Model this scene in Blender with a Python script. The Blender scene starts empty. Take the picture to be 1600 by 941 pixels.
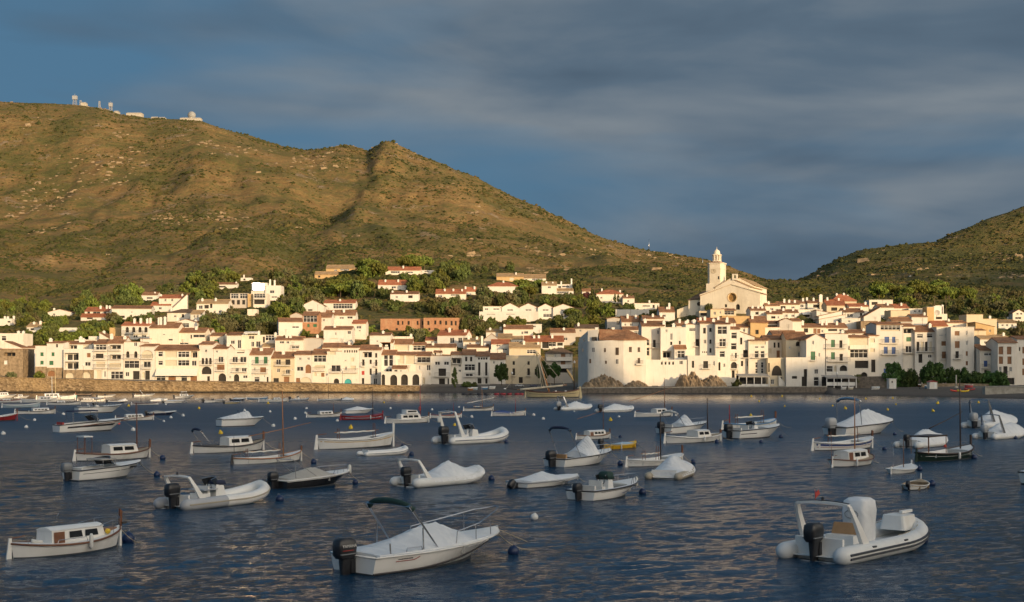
import bpy, math, random
import numpy as np
from math import sin, cos, pi, radians, sqrt, atan2
# -------- camera, sky, sun, exposure
SC = bpy.context.scene
COL = SC.collection
F, HOR, CX, EYE = 2222.0, 580.0, 800.0, 5.5        # focal length in photo pixels, horizon row, centre column, eye height
cam_d = bpy.data.cameras.new('camera')
cam = bpy.data.objects.new('camera', cam_d)
COL.objects.link(cam)
cam.location = (0, 0, EYE)
cam.rotation_euler = (radians(90), 0, 0)
cam_d.sensor_width = 36
cam_d.lens = 36 * F / 1600
cam_d.shift_y = (HOR - 470.5) / 1600
cam_d.clip_start = 1
cam_d.clip_end = 20000
SC.camera = cam
SUN_AZ, SUN_EL = radians(35), radians(8)            # azimuth to the right of straight behind the camera
SUN = (sin(SUN_AZ) * cos(SUN_EL), -cos(SUN_AZ) * cos(SUN_EL), sin(SUN_EL))
sd = bpy.data.lights.new('sun', 'SUN')
sd.energy = 4.1
sd.angle = radians(0.5)
sd.color = (1.0, 0.70, 0.38)
sun = bpy.data.objects.new('sun', sd)
COL.objects.link(sun)
sun.location = (300, -400, 300)
from mathutils import Vector, Matrix
sun.rotation_euler = (-Vector(SUN)).to_track_quat('-Z', 'Y').to_euler()
SC.view_settings.view_transform = 'Standard'
SC.view_settings.look = 'None'
SC.view_settings.exposure = 0.15
SC.view_settings.gamma = 1.0
SC.view_settings.use_curve_mapping = False
SC.cycles.max_bounces = 6
SC.cycles.diffuse_bounces = 2
SC.cycles.glossy_bounces = 3
SC.cycles.transparent_max_bounces = 4
SC.cycles.caustics_reflective = False
SC.cycles.caustics_refractive = False
SC.cycles.use_denoising = True
SC.render.use_persistent_data = False
class NT:
 """small helper for node trees"""
 def __init__(s, tree):
  s.t = tree
  s.n = tree.nodes
  s.l = tree.links
 def add(s, kind, _ins=None, **kw):
  nd = s.n.new(kind)
  for k, v in kw.items():
   setattr(nd, k, v)
  for k, v in (_ins or {}).items():
   s.put(nd.inputs[k], v)
  return nd
 def put(s, sock, v):
  if isinstance(v, bpy.types.NodeSocket):
   s.l.new(v, sock)
  elif isinstance(v, bpy.types.Node):
   s.l.new(v.outputs[0], sock)
  else:
   if isinstance(v, tuple) and len(v) == 3 and sock.type == 'RGBA':
    v = v + (1,)
   sock.default_value = v
 def math(s, op, a, b=0.0, clamp=False):
  return s.add('ShaderNodeMath', {0: a, 1: b}, operation=op, use_clamp=clamp).outputs[0]
 def vmath(s, op, a, b=(0, 0, 0)):
  nd = s.add('ShaderNodeVectorMath', {0: a, 1: b}, operation=op)
  return nd.outputs[1] if op in ('DOT_PRODUCT', 'LENGTH') else nd.outputs[0]
 def noise(s, vec, scale, detail=4.0, rough=0.5, dist=0.0, out=0):
  return s.add('ShaderNodeTexNoise', {'Vector': vec, 'Scale': scale, 'Detail': detail, 'Roughness': rough, 'Distortion': dist}).outputs[out]
 def ramp(s, fac, stops, interp='LINEAR'):
  nd = s.add('ShaderNodeValToRGB', {0: fac})
  cr = nd.color_ramp
  cr.interpolation = interp
  while len(cr.elements) < len(stops):
   cr.elements.new(0.5)
  for e, (p, c) in zip(cr.elements, stops):
   e.position = p
   e.color = (c if isinstance(c, tuple) else (c, c, c)) + (1,)
  return nd.outputs[0]
 def mix(s, fac, a, b, blend='MIX'):
  nd = s.add('ShaderNodeMix', data_type='RGBA', blend_type=blend)
  s.put(nd.inputs[0], fac)
  s.put(nd.inputs[6], a)
  s.put(nd.inputs[7], b)
  return nd.outputs[2]
 def map(s, v, a, b, c=0.0, d=1.0):
  return s.add('ShaderNodeMapRange', {0: v, 1: a, 2: b, 3: c, 4: d}).outputs[0]
world = bpy.data.worlds.new('World')
SC.world = world
world.use_nodes = True
w = NT(world.node_tree)
bg = w.n['Background']
sky = w.add('ShaderNodeTexSky', sky_type='NISHITA', sun_disc=False)
sky.sun_elevation = SUN_EL
sky.sun_rotation = atan2(SUN[0], SUN[1])
sky.altitude = 10
sky.air_density = 1.0
sky.dust_density = 1.5
sky.ozone_density = 2.0
gen = w.add('ShaderNodeTexCoord').outputs['Generated']
sep = w.add('ShaderNodeSeparateXYZ', {0: gen})
dx, dy, dz = sep.outputs
bvec = w.add('ShaderNodeCombineXYZ', {0: w.math('MULTIPLY', dx, 2.1), 1: w.math('MULTIPLY', dy, 2.1), 2: w.math('ADD', w.math('MULTIPLY', dz, 10.0), w.math('MULTIPLY', dx, 0.35))}).outputs[0]
n1 = w.noise(bvec, 1.0, 4.0, 0.48, 0.3)
n2 = w.noise(w.vmath('MULTIPLY', bvec, (1.6, 1.6, 1.2)), 1.5, 5.0, 0.52, 0.3)
n3 = w.noise(w.vmath('ADD', bvec, (3.7, 1.1, 6.3)), 0.85, 4.0, 0.5, 0.4)
relief = w.math('ADD', w.math('MULTIPLY', n1, 0.66), w.math('MULTIPLY', n2, 0.34))
cover = w.map(w.math('ADD', n3, w.math('MULTIPLY', dx, 0.26)), 0.35, 0.55)
cover = w.math('SUBTRACT', cover, w.map(dz, 0.26, 0.75, 0.0, 0.75), clamp=True)
sunside = w.map(w.math('ADD', w.math('MULTIPLY', dx, SUN[0]), w.math('MULTIPLY', dy, SUN[1])), 0.02, 0.80)
dark = w.ramp(relief, [(0.36, (0.048, 0.080, 0.120)), (0.50, (0.092, 0.136, 0.186)), (0.64, (0.205, 0.235, 0.262))])
lite = w.ramp(relief, [(0.36, (2.5, 2.22, 1.85)), (0.62, (3.3, 2.9, 2.3))])
cloud = w.mix(sunside, dark, lite)
gap = w.mix(sunside, (0.080, 0.190, 0.315), w.vmath('MULTIPLY', sky.outputs[0], (0.16, 0.16, 0.16)))
skyc = w.vmath('MULTIPLY', sky.outputs[0], (0.03, 0.03, 0.03))
gap2 = w.mix(0.25, gap, skyc)
col = w.mix(cover, gap2, cloud)
SKY_STRENGTH = 0.1
w.put(bg.inputs['Color'], w.vmath('MULTIPLY', col, (10.0, 10.0, 10.0)))
bg.inputs['Strength'].default_value = SKY_STRENGTH
# -------- materials
MATS = {}
def new_mat(name):
 m = bpy.data.materials.new(name)
 m.use_nodes = True
 t = NT(m.node_tree)
 b = t.n['Principled BSDF']
 MATS[name] = m
 return m, t, b
def simple(name, col, rough=0.6, metal=0.0, var=0.12, scale=3.0, bump=0.0, spec=0.5, coat=0.0, stain=None, stain_amt=0.0, rnd=0.0):
 """one colour with soft noise variation, optional stains and bump"""
 m, t, b = new_mat(name)
 co = t.add('ShaderNodeTexCoord').outputs['Object']
 n = t.noise(co, scale, 5.0, 0.6)
 lo = tuple(max(0, c * (1 - var)) for c in col)
 hi = tuple(min(1, c * (1 + var)) for c in col)
 c = t.ramp(n, [(0.3, lo), (0.7, hi)])
 if stain:
  n2 = t.noise(t.vmath('MULTIPLY', co, (1.0, 1.0, 0.35)), scale * 0.45, 6.0, 0.65, 0.4)
  c = t.mix(t.math('MULTIPLY', t.map(n2, 0.52, 0.72), stain_amt), c, stain)
 if rnd:
  oi = t.add('ShaderNodeObjectInfo').outputs['Random']
  k = t.map(oi, 0.0, 1.0, 1 - rnd, 1 + rnd * 0.4)
  c = t.mix(1.0, c, t.add('ShaderNodeCombineXYZ', {0: k, 1: k, 2: k}).outputs[0], 'MULTIPLY')
 t.put(b.inputs['Base Color'], c)
 b.inputs['Roughness'].default_value = rough
 b.inputs['Metallic'].default_value = metal
 b.inputs['Specular IOR Level'].default_value = spec
 b.inputs['Coat Weight'].default_value = coat
 if bump:
  bp = t.add('ShaderNodeBump', {'Height': t.noise(co, scale * 4, 5.0, 0.65), 'Strength': bump, 'Distance': 0.05})
  t.put(b.inputs['Normal'], bp)
 return m
# -------- mesh building
class MB:
 def __init__(s):
  s.v, s.f, s.m = [], [], []
 def add(s, vs, fs, mi=0):
  k = len(s.v)
  s.v += [tuple(p) for p in vs]
  s.f += [tuple(i + k for i in q) for q in fs]
  s.m += [mi] * len(fs)
  return s
 def quad(s, a, b, c, d, mi=0):
  return s.add([a, b, c, d], [(0, 1, 2, 3)], mi)
 def box(s, x0, x1, y0, y1, z0, z1, mi=0):
  vs = [(x0, y0, z0), (x1, y0, z0), (x1, y1, z0), (x0, y1, z0), (x0, y0, z1), (x1, y0, z1), (x1, y1, z1), (x0, y1, z1)]
  return s.add(vs, [(0, 3, 2, 1), (4, 5, 6, 7), (0, 1, 5, 4), (1, 2, 6, 5), (2, 3, 7, 6), (3, 0, 4, 7)], mi)
 def hexa(s, vs, mi=0):
  """eight corners in box order"""
  return s.add(vs, [(0, 3, 2, 1), (4, 5, 6, 7), (0, 1, 5, 4), (1, 2, 6, 5), (2, 3, 7, 6), (3, 0, 4, 7)], mi)
 def tube(s, pts, r, n=6, mi=0, r2=None):
  pts = [Vector(p) for p in pts]
  rings = []
  for i, p in enumerate(pts):
   t = (pts[min(i + 1, len(pts) - 1)] - pts[max(i - 1, 0)]).normalized()
   a = t.cross(Vector((0, 0, 1)))
   if a.length < 1e-3:
    a = Vector((1, 0, 0))
   a.normalize()
   b = t.cross(a)
   q = r if r2 is None else r + (r2 - r) * i / max(1, len(pts) - 1)
   rings.append([p + (a * cos(2 * pi * k / n) + b * sin(2 * pi * k / n)) * q for k in range(n)])
  return s.loft(rings, closed=True, caps=True, mi=mi)
 def loft(s, rings, closed=False, caps=False, mi=0):
  n = len(rings[0])
  vs = [p for rg in rings for p in rg]
  fs = []
  for i in range(len(rings) - 1):
   for k in range(n if closed else n - 1):
    k2 = (k + 1) % n
    fs.append((i * n + k, i * n + k2, (i + 1) * n + k2, (i + 1) * n + k))
  if caps:
   fs.append(tuple(range(n - 1, -1, -1)))
   fs.append(tuple((len(rings) - 1) * n + k for k in range(n)))
  return s.add(vs, fs, mi)
 def ball(s, c, r, n=12, m=8, sx=1, sy=1, sz=1, mi=0):
  rings = []
  for i in range(m + 1):
   a = -pi / 2 + pi * i / m
   rr = max(cos(a), 1e-3)
   rings.append([(c[0] + r * sx * rr * cos(2 * pi * k / n), c[1] + r * sy * rr * sin(2 * pi * k / n), c[2] + r * sz * sin(a)) for k in range(n)])
  return s.loft(rings, closed=True, caps=True, mi=mi)
 def lathe(s, prof, n=12, c=(0, 0, 0), mi=0):
  rings = [[(c[0] + r * cos(2 * pi * k / n), c[1] + r * sin(2 * pi * k / n), c[2] + z) for k in range(n)] for r, z in prof]
  return s.loft(rings, closed=True, caps=True, mi=mi)
 def mesh(s, name, mats, smooth=False, angle=None):
  me = bpy.data.meshes.new(name)
  me.from_pydata(s.v, [], s.f)
  mats = mats if isinstance(mats, (list, tuple)) else [mats]
  for m in mats:
   me.materials.append(MATS[m] if isinstance(m, str) else m)
  me.polygons.foreach_set('material_index', s.m)
  if smooth:
   me.polygons.foreach_set('use_smooth', [True] * len(s.f))
   if angle:
    me.set_sharp_from_angle(angle=radians(angle))
  me.update()
  return me
 def build(s, name, mats, parent=None, smooth=False, angle=None, label=None):
  o = bpy.data.objects.new(name, s.mesh(name, mats, smooth, angle))
  COL.objects.link(o)
  if parent:
   o.parent = parent
  if label:
   o['label'] = label
  return o
def tag(o, label=None, cat=None, group=None, kind=None):
 if label:
  o['label'] = label
 if cat:
  o['category'] = cat
 if group:
  o['group'] = group
 if kind:
  o['kind'] = kind
 return o
def empty(name, loc=(0, 0, 0), rz=0.0):
 o = bpy.data.objects.new(name, None)
 o.empty_display_size = 0.2
 COL.objects.link(o)
 o.location = loc
 o.rotation_euler = (0, 0, rz)
 return o
def kids(o):
 return [c for c in ALLKIDS.get(o.name, [])]
ALLKIDS = {}
def copy_tree(o, children):
 """copy of a thing and, from CHILDREN {object: [its children]}, of its parts and sub-parts"""
 c = o.copy()
 COL.objects.link(c)
 for ch in children.get(o, []):
  k = copy_tree(ch, children)
  k.parent = c
 return c
def family(o):
 out = {}
 for x in COL.objects:
  if x.parent:
   out.setdefault(x.parent, []).append(x)
 return out
def W(px, py, d):
 """the world point at depth D behind photo pixel (px, py)"""
 return ((px - CX) / F * d, d, EYE + (HOR - py) / F * d)
def np_mesh(name, verts, faces, mats, mat_idx=None, smooth=True):
 me = bpy.data.meshes.new(name)
 verts = np.asarray(verts, np.float32)
 faces = np.asarray(faces, np.int32)
 k = faces.shape[1]
 me.vertices.add(len(verts))
 me.vertices.foreach_set('co', verts.ravel())
 me.loops.add(faces.size)
 me.loops.foreach_set('vertex_index', faces.ravel())
 me.polygons.add(len(faces))
 me.polygons.foreach_set('loop_start', np.arange(0, faces.size, k, dtype=np.int32))
 me.polygons.foreach_set('loop_total', np.full(len(faces), k, np.int32))
 for m in (mats if isinstance(mats, (list, tuple)) else [mats]):
  me.materials.append(MATS[m])
 if mat_idx is not None:
  me.polygons.foreach_set('material_index', np.asarray(mat_idx, np.int32))
 me.polygons.foreach_set('use_smooth', np.full(len(faces), smooth, bool))
 me.update(calc_edges=True)
 me.validate()
 return me
def grid_faces(nr, nc):
 i = np.arange(nr * nc).reshape(nr, nc)
 return np.stack([i[:-1, :-1], i[:-1, 1:], i[1:, 1:], i[1:, :-1]], -1).reshape(-1, 4)
# -------- noise on the CPU for the relief
_rs = np.random.RandomState(7)
_TAB = _rs.rand(256, 256)
def vnoise(x, y):
 x = np.asarray(x, float)
 y = np.asarray(y, float)
 xi = np.floor(x).astype(int)
 yi = np.floor(y).astype(int)
 fx = x - xi
 fy = y - yi
 fx = fx * fx * (3 - 2 * fx)
 fy = fy * fy * (3 - 2 * fy)
 a = _TAB[xi % 256, yi % 256]
 b = _TAB[(xi + 1) % 256, yi % 256]
 c = _TAB[xi % 256, (yi + 1) % 256]
 d = _TAB[(xi + 1) % 256, (yi + 1) % 256]
 return (a * (1 - fx) + b * fx) * (1 - fy) + (c * (1 - fx) + d * fx) * fy - 0.5
def fbm(x, y, oct=5, gain=0.5):
 s, a, t = 0, 1.0, 0
 for k in range(oct):
  s = s + a * vnoise(x * 2 ** k + 13.7 * k, y * 2 ** k + 5.1 * k)
  t += a
  a *= gain
 return s / t
# -------- the land: heights along rays of the bay, as measured heights
DK = [366, 385, 400, 450, 520, 620, 800, 1100, 1500]           # distance inland of each row of heights
LAND = {   # photo column: the row at which the ground stands at each distance
-500: [590, 584, 576, 545, 520, 495, 465, 420, 330],
0:    [592, 586, 578, 548, 524, 499, 468, 424, 335],
100:  [592, 586, 578, 549, 524, 499, 468, 424, 335],
200:  [594, 588, 580, 551, 522, 494, 462, 420, 335],
300:  [596, 590, 583, 552, 518, 486, 452, 412, 330],
400:  [597, 592, 586, 554, 517, 478, 442, 408, 330],
500:  [600, 594, 588, 556, 516, 472, 432, 403, 330],
600:  [602, 596, 589, 556, 516, 472, 430, 402, 335],
700:  [603, 598, 591, 558, 518, 476, 433, 408, 350],
800:  [603, 600, 594, 562, 522, 482, 442, 418, 375],
900:  [603, 600, 594, 562, 522, 488, 458, 432, 402],
1000: [603, 594, 585, 552, 520, 490, 470, 442, 415],
1100: [603, 590, 570, 512, 494, 486, 472, 448, 426],
1200: [603, 590, 570, 518, 494, 486, 474, 462, 448],
1300: [604, 596, 582, 537, 503, 484, 472, 458, 432],
1400: [603, 598, 588, 545, 508, 484, 470, 452, 412],
1500: [602, 598, 590, 557, 522, 494, 472, 444, 400],
1600: [601, 598, 592, 567, 532, 506, 480, 444, 385],
2200: [600, 598, 592, 570, 536, 510, 480, 430, 350],
}
SKYLINE = [(-600, 150), (-200, 152), (0, 157), (60, 161), (110, 163), (160, 170), (185, 179), (215, 182), (240, 185), (275, 184), (315, 188),
(345, 199), (400, 214), (440, 227), (480, 233), (510, 229), (540, 226), (562, 231), (575, 237), (585, 230), (597, 226), (615, 227),
(650, 240), (700, 258), (740, 275), (790, 299), (830, 318), (880, 342), (930, 364), (970, 378), (1010, 389), (1050, 395),
(1090, 401), (1120, 408), (1150, 420), (1185, 434), (1215, 444), (1240, 444), (1270, 428), (1310, 404), (1350, 390), (1400, 384),
(1460, 378), (1485, 364), (1540, 342), (1600, 321), (1700, 300), (2200, 260)]
RIDGE_D = [(-600, 2200), (600, 2150), (800, 2000), (1000, 1900), (1100, 1850), (1200, 1850), (1240, 1800), (1300, 1650), (1450, 1600), (2200, 1700)]
UG = np.linspace(-600, 2200, 561)
NEARD = np.concatenate([np.arange(300, 460, 1.0), np.geomspace(460, 1500, 150)[1:-1]])
FARS = np.linspace(0, 1, 130)
def build_profile():
 us = sorted(LAND)
 tab = np.array([[EYE + (HOR - y) / F * d for d, y in zip(DK, LAND[u])] for u in us])
 cols = np.stack([np.interp(UG, us, tab[:, k]) for k in range(len(DK))], 1)          # (u, dk)
 kern = np.exp(-0.5 * (np.arange(-12, 13) / 5.0) ** 2)
 kern /= kern.sum()
 pad = lambda a, n: np.concatenate([np.repeat(a[:1], n, 0), a, np.repeat(a[-1:], n, 0)])
 cols = np.stack([np.convolve(pad(cols[:, k], 12), kern, 'valid') for k in range(len(DK))], 1)
 near = np.stack([np.interp(NEARD, DK, c) for c in cols])                              # (u, d)
 for _ in range(2):
  k2 = np.array([1, 2, 3, 4, 3, 2, 1.0])
  k2 /= k2.sum()
  sm = np.stack([np.convolve(pad(r, 3), k2, 'valid') for r in near])
  wgt = np.clip((NEARD - 384) / 12, 0, 1)
  near = near * (1 - wgt) + sm * wgt
 return near
NEAR = build_profile()
SKYX = np.interp(UG, [p[0] for p in SKYLINE], [p[1] for p in SKYLINE])
RD = np.interp(UG, [p[0] for p in RIDGE_D], [p[1] for p in RIDGE_D])
def shore(u):
 """distance of the line where the land meets the sea, and how wide the slope to the town's level is"""
 d = np.interp(u, [-600, 640, 662, 700, 760, 840, 905, 912, 1288, 1300, 1400, 1500, 1600, 2200], [361, 361, 358, 357, 357, 357, 356, 344, 344, 326, 312, 296, 280, 260])
 wd = np.interp(u, [-600, 650, 668, 860, 905, 1285, 1310, 2200], [2.0, 2.0, 14, 17, 12, 3, 40, 75])
 return d, wd
def land_h(x, y, rough=True):
 x = np.atleast_1d(np.asarray(x, float))
 y = np.atleast_1d(np.asarray(y, float))
 u = np.clip(x / np.maximum(y, 1) * F + CX, -599, 2199)
 ui = (u + 600) / 5.0
 i = np.clip(ui.astype(int), 0, len(UG) - 2)
 fu = ui - i
 di = np.interp(y, NEARD, np.arange(len(NEARD)))
 j = np.clip(di.astype(int), 0, len(NEARD) - 2)
 fd = di - j
 z = (NEAR[i, j] * (1 - fu) + NEAR[i + 1, j] * fu) * (1 - fd) + (NEAR[i, j + 1] * (1 - fu) + NEAR[i + 1, j + 1] * fu) * fd
 dl = NEARD[-1]
 z0 = NEAR[i, -1] * (1 - fu) + NEAR[i + 1, -1] * fu
 sky_y = SKYX[i] * (1 - fu) + SKYX[i + 1] * fu
 rd = RD[i] * (1 - fu) + RD[i + 1] * fu
 zr = EYE + (HOR - sky_y) / F * rd
 t = np.clip((y - dl) / (rd - dl), 0, 1)
 prev = NEAR[i, -12] * (1 - fu) + NEAR[i + 1, -12] * fu
 slope0 = (z0 - prev) / (dl - NEARD[-12]) * (rd - dl)
 h00, h10, h01, h11 = 2 * t**3 - 3 * t**2 + 1, t**3 - 2 * t**2 + t, -2 * t**3 + 3 * t**2, t**3 - t**2
 zf = h00 * z0 + h10 * slope0 + h01 * zr + h11 * (zr - z0) * 0.55
 zb = zr - np.maximum(y - rd, 0) * 0.25
 z = np.where(y <= dl, z, np.where(y <= rd, zf, zb))
 if rough:
  a = np.clip((y - 430) / 900, 0, 1) * np.clip((rd - y) / 500, 0.16, 1)
  lift = np.clip((u - 1180) / 120, 0, 1)
  a = a * (1 - 0.35 * lift)
  big = fbm(x / 330.0 + 3.1, y / 420.0 + 1.7, 4)
  rid = np.abs(fbm(x / 150.0 + y / 700.0, y / 520.0 - x / 900.0, 5)) * 2
  z = z + a * (70 * big - 60 * (0.32 - rid)) * 0.62
  gu = np.interp(y, [700, 1000, 1500, 1900, 2150], [470, 455, 500, 552, 566])
  z = z - 6 * np.exp(-((u - gu) / 45.0) ** 2) * np.clip((y - 800) / 500, 0, 1) * np.clip((2100 - y) / 200, 0, 1)
  z = z + 7 * np.exp(-((u - gu - 46) / 26.0) ** 2) * np.clip((y - 900) / 500, 0, 1) * np.clip((2140 - y) / 100, 0, 1)
  z = z + np.clip((y - 420) / 200, 0, 1) * 1.1 * fbm(x / 14.0, y / 14.0, 3) * np.clip(y / 900, .4, 2.2)
  rib_ = np.exp(-((u - gu - 44) / 20.0) ** 2) * np.clip((y - 1300) / 500, 0, 1) * np.clip((2170 - y) / 60, 0, 1)
  z = z + rib_ * 18 * (np.abs(fbm(x / 26.0 + 2, y / 60.0, 4)) - .08)
  crag = np.clip(fbm(x / 60.0 + 9, y / 60.0, 4) * 5 - 0.3, 0, 1) * np.clip((y - 1300) / 500, 0, 1)
  z = z + crag * 5.5 * np.abs(fbm(x / 16.0, y / 16.0, 3)) * 2
 sd_, wd = shore(u)
 k = (y - sd_) / wd
 z = np.where(k < 0, np.maximum(-2.5, k * wd * 0.12), np.where(k < 1, np.maximum(z, 0.3) * np.clip(k, 0, 1) ** 0.8, z))
 return z
def ground(px, py, dmin=300.0, dmax=1800.0):
 """where the sight line through photo pixel (px, py) first meets the land"""
 ds = np.concatenate([np.arange(dmin, 700, 1.0), np.arange(700, dmax, 4.0)])
 xs = (px - CX) / F * ds
 zs = EYE + (HOR - py) / F * ds
 hs = land_h(xs, ds)
 below = np.nonzero(zs <= hs)[0]
 return float(ds[below[0]]) if len(below) else float(dmax)
m, t, b = new_mat('land')
geo = t.add('ShaderNodeNewGeometry')
P = geo.outputs['Position']
nrm = t.add('ShaderNodeSeparateXYZ', {0: geo.outputs['Normal']}).outputs[2]
ps = t.add('ShaderNodeSeparateXYZ', {0: P})
na = t.noise(P, 0.012, 5.0, 0.6, 0.3)
nb = t.noise(P, 0.07, 6.0, 0.65)
nc = t.noise(P, 0.33, 5.0, 0.7)
grass = t.ramp(nb, [(0.3, (0.160, 0.098, 0.037)), (0.5, (0.26, 0.160, 0.062)), (0.7, (0.39, 0.255, 0.112))])
scrub = t.ramp(nc, [(0.35, (0.058, 0.062, 0.018)), (0.65, (0.14, 0.125, 0.040))])
cov = t.math('ADD', t.math('MULTIPLY', na, 0.75), t.math('ADD', t.math('MULTIPLY', nb, 0.55), t.math('MULTIPLY', nc, 0.7)))
east = t.map(t.math('DIVIDE', ps.outputs[0], ps.outputs[1]), 0.17, 0.22, 0.0, 0.10)
c = t.mix(t.map(t.math('ADD', cov, east), 0.90, 1.10), grass, scrub)
vor = t.add('ShaderNodeTexVoronoi', {'Vector': t.vmath('MULTIPLY', P, (1.0, 1.0, 1.6)), 'Scale': 0.045, 'Randomness': 1.0}, feature='F1').outputs[0]
rk = t.math('ADD', t.noise(P, 0.022, 6.0, 0.7), t.math('MULTIPLY', nc, 0.22))
rockfac = t.math('MULTIPLY', t.map(rk, 0.70, 0.76), t.map(ps.outputs[1], 900.0, 1500.0))
rock = t.ramp(nc, [(0.3, (0.18, 0.13, 0.08)), (0.7, (0.36, 0.27, 0.17))])
c = t.mix(rockfac, c, rock)
pave = t.ramp(t.noise(P, 0.5, 4.0, 0.6), [(0.35, (0.13, 0.115, 0.10)), (0.65, (0.20, 0.18, 0.15))])
shing = t.ramp(t.noise(P, 1.6, 5.0, 0.7), [(0.3, (0.07, 0.06, 0.052)), (0.7, (0.15, 0.13, 0.11))])
wet = t.map(ps.outputs[2], 0.05, 0.5)
shing = t.mix(wet, t.mix(0.5, shing, (0.03, 0.027, 0.024)), shing)
c = t.mix(t.map(ps.outputs[1], 384.0, 402.0), pave, c)
c = t.mix(t.map(ps.outputs[2], 1.4, 1.75), shing, c)
t.put(b.inputs['Base Color'], c)
b.inputs['Roughness'].default_value = 0.95
b.inputs['Specular IOR Level'].default_value = 0.15
hgt = t.math('ADD', t.math('MULTIPLY', nb, 6.0), t.math('MULTIPLY', nc, 1.6))
hgt = t.math('ADD', hgt, t.math('MULTIPLY', rockfac, 1.2))
bp = t.add('ShaderNodeBump', {'Height': hgt, 'Strength': t.map(ps.outputs[1], 385.0, 600.0, 0.08, 0.75), 'Distance': 1.0})
t.put(b.inputs['Normal'], bp)
def build_land():
 uu = np.linspace(-560, 2160, 700)
 dd = np.concatenate([np.arange(250, 345, 3.0), np.arange(345, 420, 1.0), np.geomspace(420, 2350, 330), np.linspace(2400, 3400, 15)])
 D, U = np.meshgrid(dd, uu, indexing='ij')
 X = (U - CX) / F * D
 Z = land_h(X.ravel(), D.ravel()).reshape(D.shape)
 v = np.stack([X, D, Z], -1).reshape(-1, 3)
 o = bpy.data.objects.new('hills', np_mesh('hills', v, grid_faces(len(dd), len(uu)), 'land'))
 COL.objects.link(o)
 tag(o, kind='structure')
build_land()
RIDGE_S = 250.0  # unseen hill behind the camera, added to throw the shadow over the bay
CREST = [(-900, 60), (-300, 76), (40, 78), (72, 75), (84, 69), (104, 70), (116, 78), (188, 79), (193, 82), (197, 89.0), (204, 91), (220, 93), (225, 80), (229, 74.5), (252, 74.5),
(262, 77.5), (283, 79), (299, 82), (311, 84), (330, 83), (500, 92), (700, 94), (830, 100), (862, 187), (900, 206), (985, 222), (1015, 229), (1070, 239), (1110, 239), (1170, 150), (1400, 60)]  # crest shaped to the wanted shadow line; high end added to shade the eastern slope
m, t, b = new_mat('headland_scrub')
co = t.add('ShaderNodeNewGeometry').outputs['Position']
t.put(b.inputs['Base Color'], t.ramp(t.noise(co, 0.1, 6.0, 0.65), [(0.35, (0.05, 0.055, 0.02)), (0.65, (0.19, 0.13, 0.06))]))
b.inputs['Roughness'].default_value = 0.95
def build_shadow_hill():
 qs = np.concatenate([np.arange(-900, 60, 30.0), np.arange(60, 340, 1.5), np.arange(340, 1400, 10.0)])
 ss = np.concatenate([np.linspace(-190, -5, 24), [0.0], np.linspace(5, 500, 30)])
 Q, S = np.meshgrid(qs, ss, indexing='ij')
 H = np.interp(Q, [p[0] for p in CREST], [p[1] for p in CREST])
 k = np.where(S < 0, 1 + S / 185.0, 1 - S / 495.0)
 k = np.clip(k, 0, 1)
 Z = H * k ** 0.9 - 2.5 * (k <= 0.001)
 Z = Z + np.where((k > 0.02) & (k < 0.97), 6 * fbm(Q / 60.0, S / 60.0, 4) * k, 0)
 ca, sa = cos(SUN_AZ), sin(SUN_AZ)
 SS = S + RIDGE_S
 X = Q * ca + SS * sa
 Y = Q * sa - SS * ca
 v = np.stack([X, Y, Z], -1).reshape(-1, 3)
 o = bpy.data.objects.new('headland_hill', np_mesh('headland_hill', v, grid_faces(len(qs), len(ss)), 'headland_scrub'))
 COL.objects.link(o)
 tag(o, kind='structure')
build_shadow_hill()
# -------- the sea
m, t, b = new_mat('sea_water')
co = t.add('ShaderNodeNewGeometry').outputs['Position']
ysep = t.add('ShaderNodeSeparateXYZ', {0: co}).outputs[1]
b.inputs['Base Color'].default_value = (0.004, 0.034, 0.076, 1)
rgh = t.ramp(t.map(ysep, 0.0, 400.0), [(0.09, 0.07), (0.20, 0.17), (0.36, 0.38), (0.52, 0.40), (0.66, 0.20), (0.78, 0.10)])
t.put(b.inputs['Roughness'], rgh)
b.inputs['IOR'].default_value = 1.333
v1 = t.vmath('MULTIPLY', co, (0.75, 1.0, 1.0))
rot = t.add('ShaderNodeVectorRotate', {'Vector': co, 'Angle': 0.45}, rotation_type='Z_AXIS').outputs[0]
w1 = t.noise(t.vmath('MULTIPLY', rot, (0.55, 1.0, 1.0)), 1.25, 3.0, 0.6, 0.6)
w2 = t.noise(t.vmath('MULTIPLY', rot, (0.7, 1.0, 1.0)), 6.5, 4.0, 0.68, 0.4)
w3 = t.noise(co, 0.035, 3.0, 0.5)
hh = t.math('ADD', t.math('MULTIPLY', w1, 0.38), t.math('MULTIPLY', w2, 0.20))
gust = t.map(t.noise(t.vmath('MULTIPLY', co, (0.45, 1.0, 1.0)), 0.06, 4.0, 0.55, 0.8), 0.35, 0.65, 0.45, 1.25)
bp = t.add('ShaderNodeBump', {'Height': hh, 'Strength': 1.0, 'Distance': t.math('MULTIPLY', gust, t.ramp(t.map(ysep, 0.0, 400.0), [(0.09, 0.50), (0.25, 0.52), (0.50, 0.48), (0.64, 0.24), (0.74, 0.13), (0.86, 0.08)]))})
t.put(b.inputs['Normal'], bp)
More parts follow.
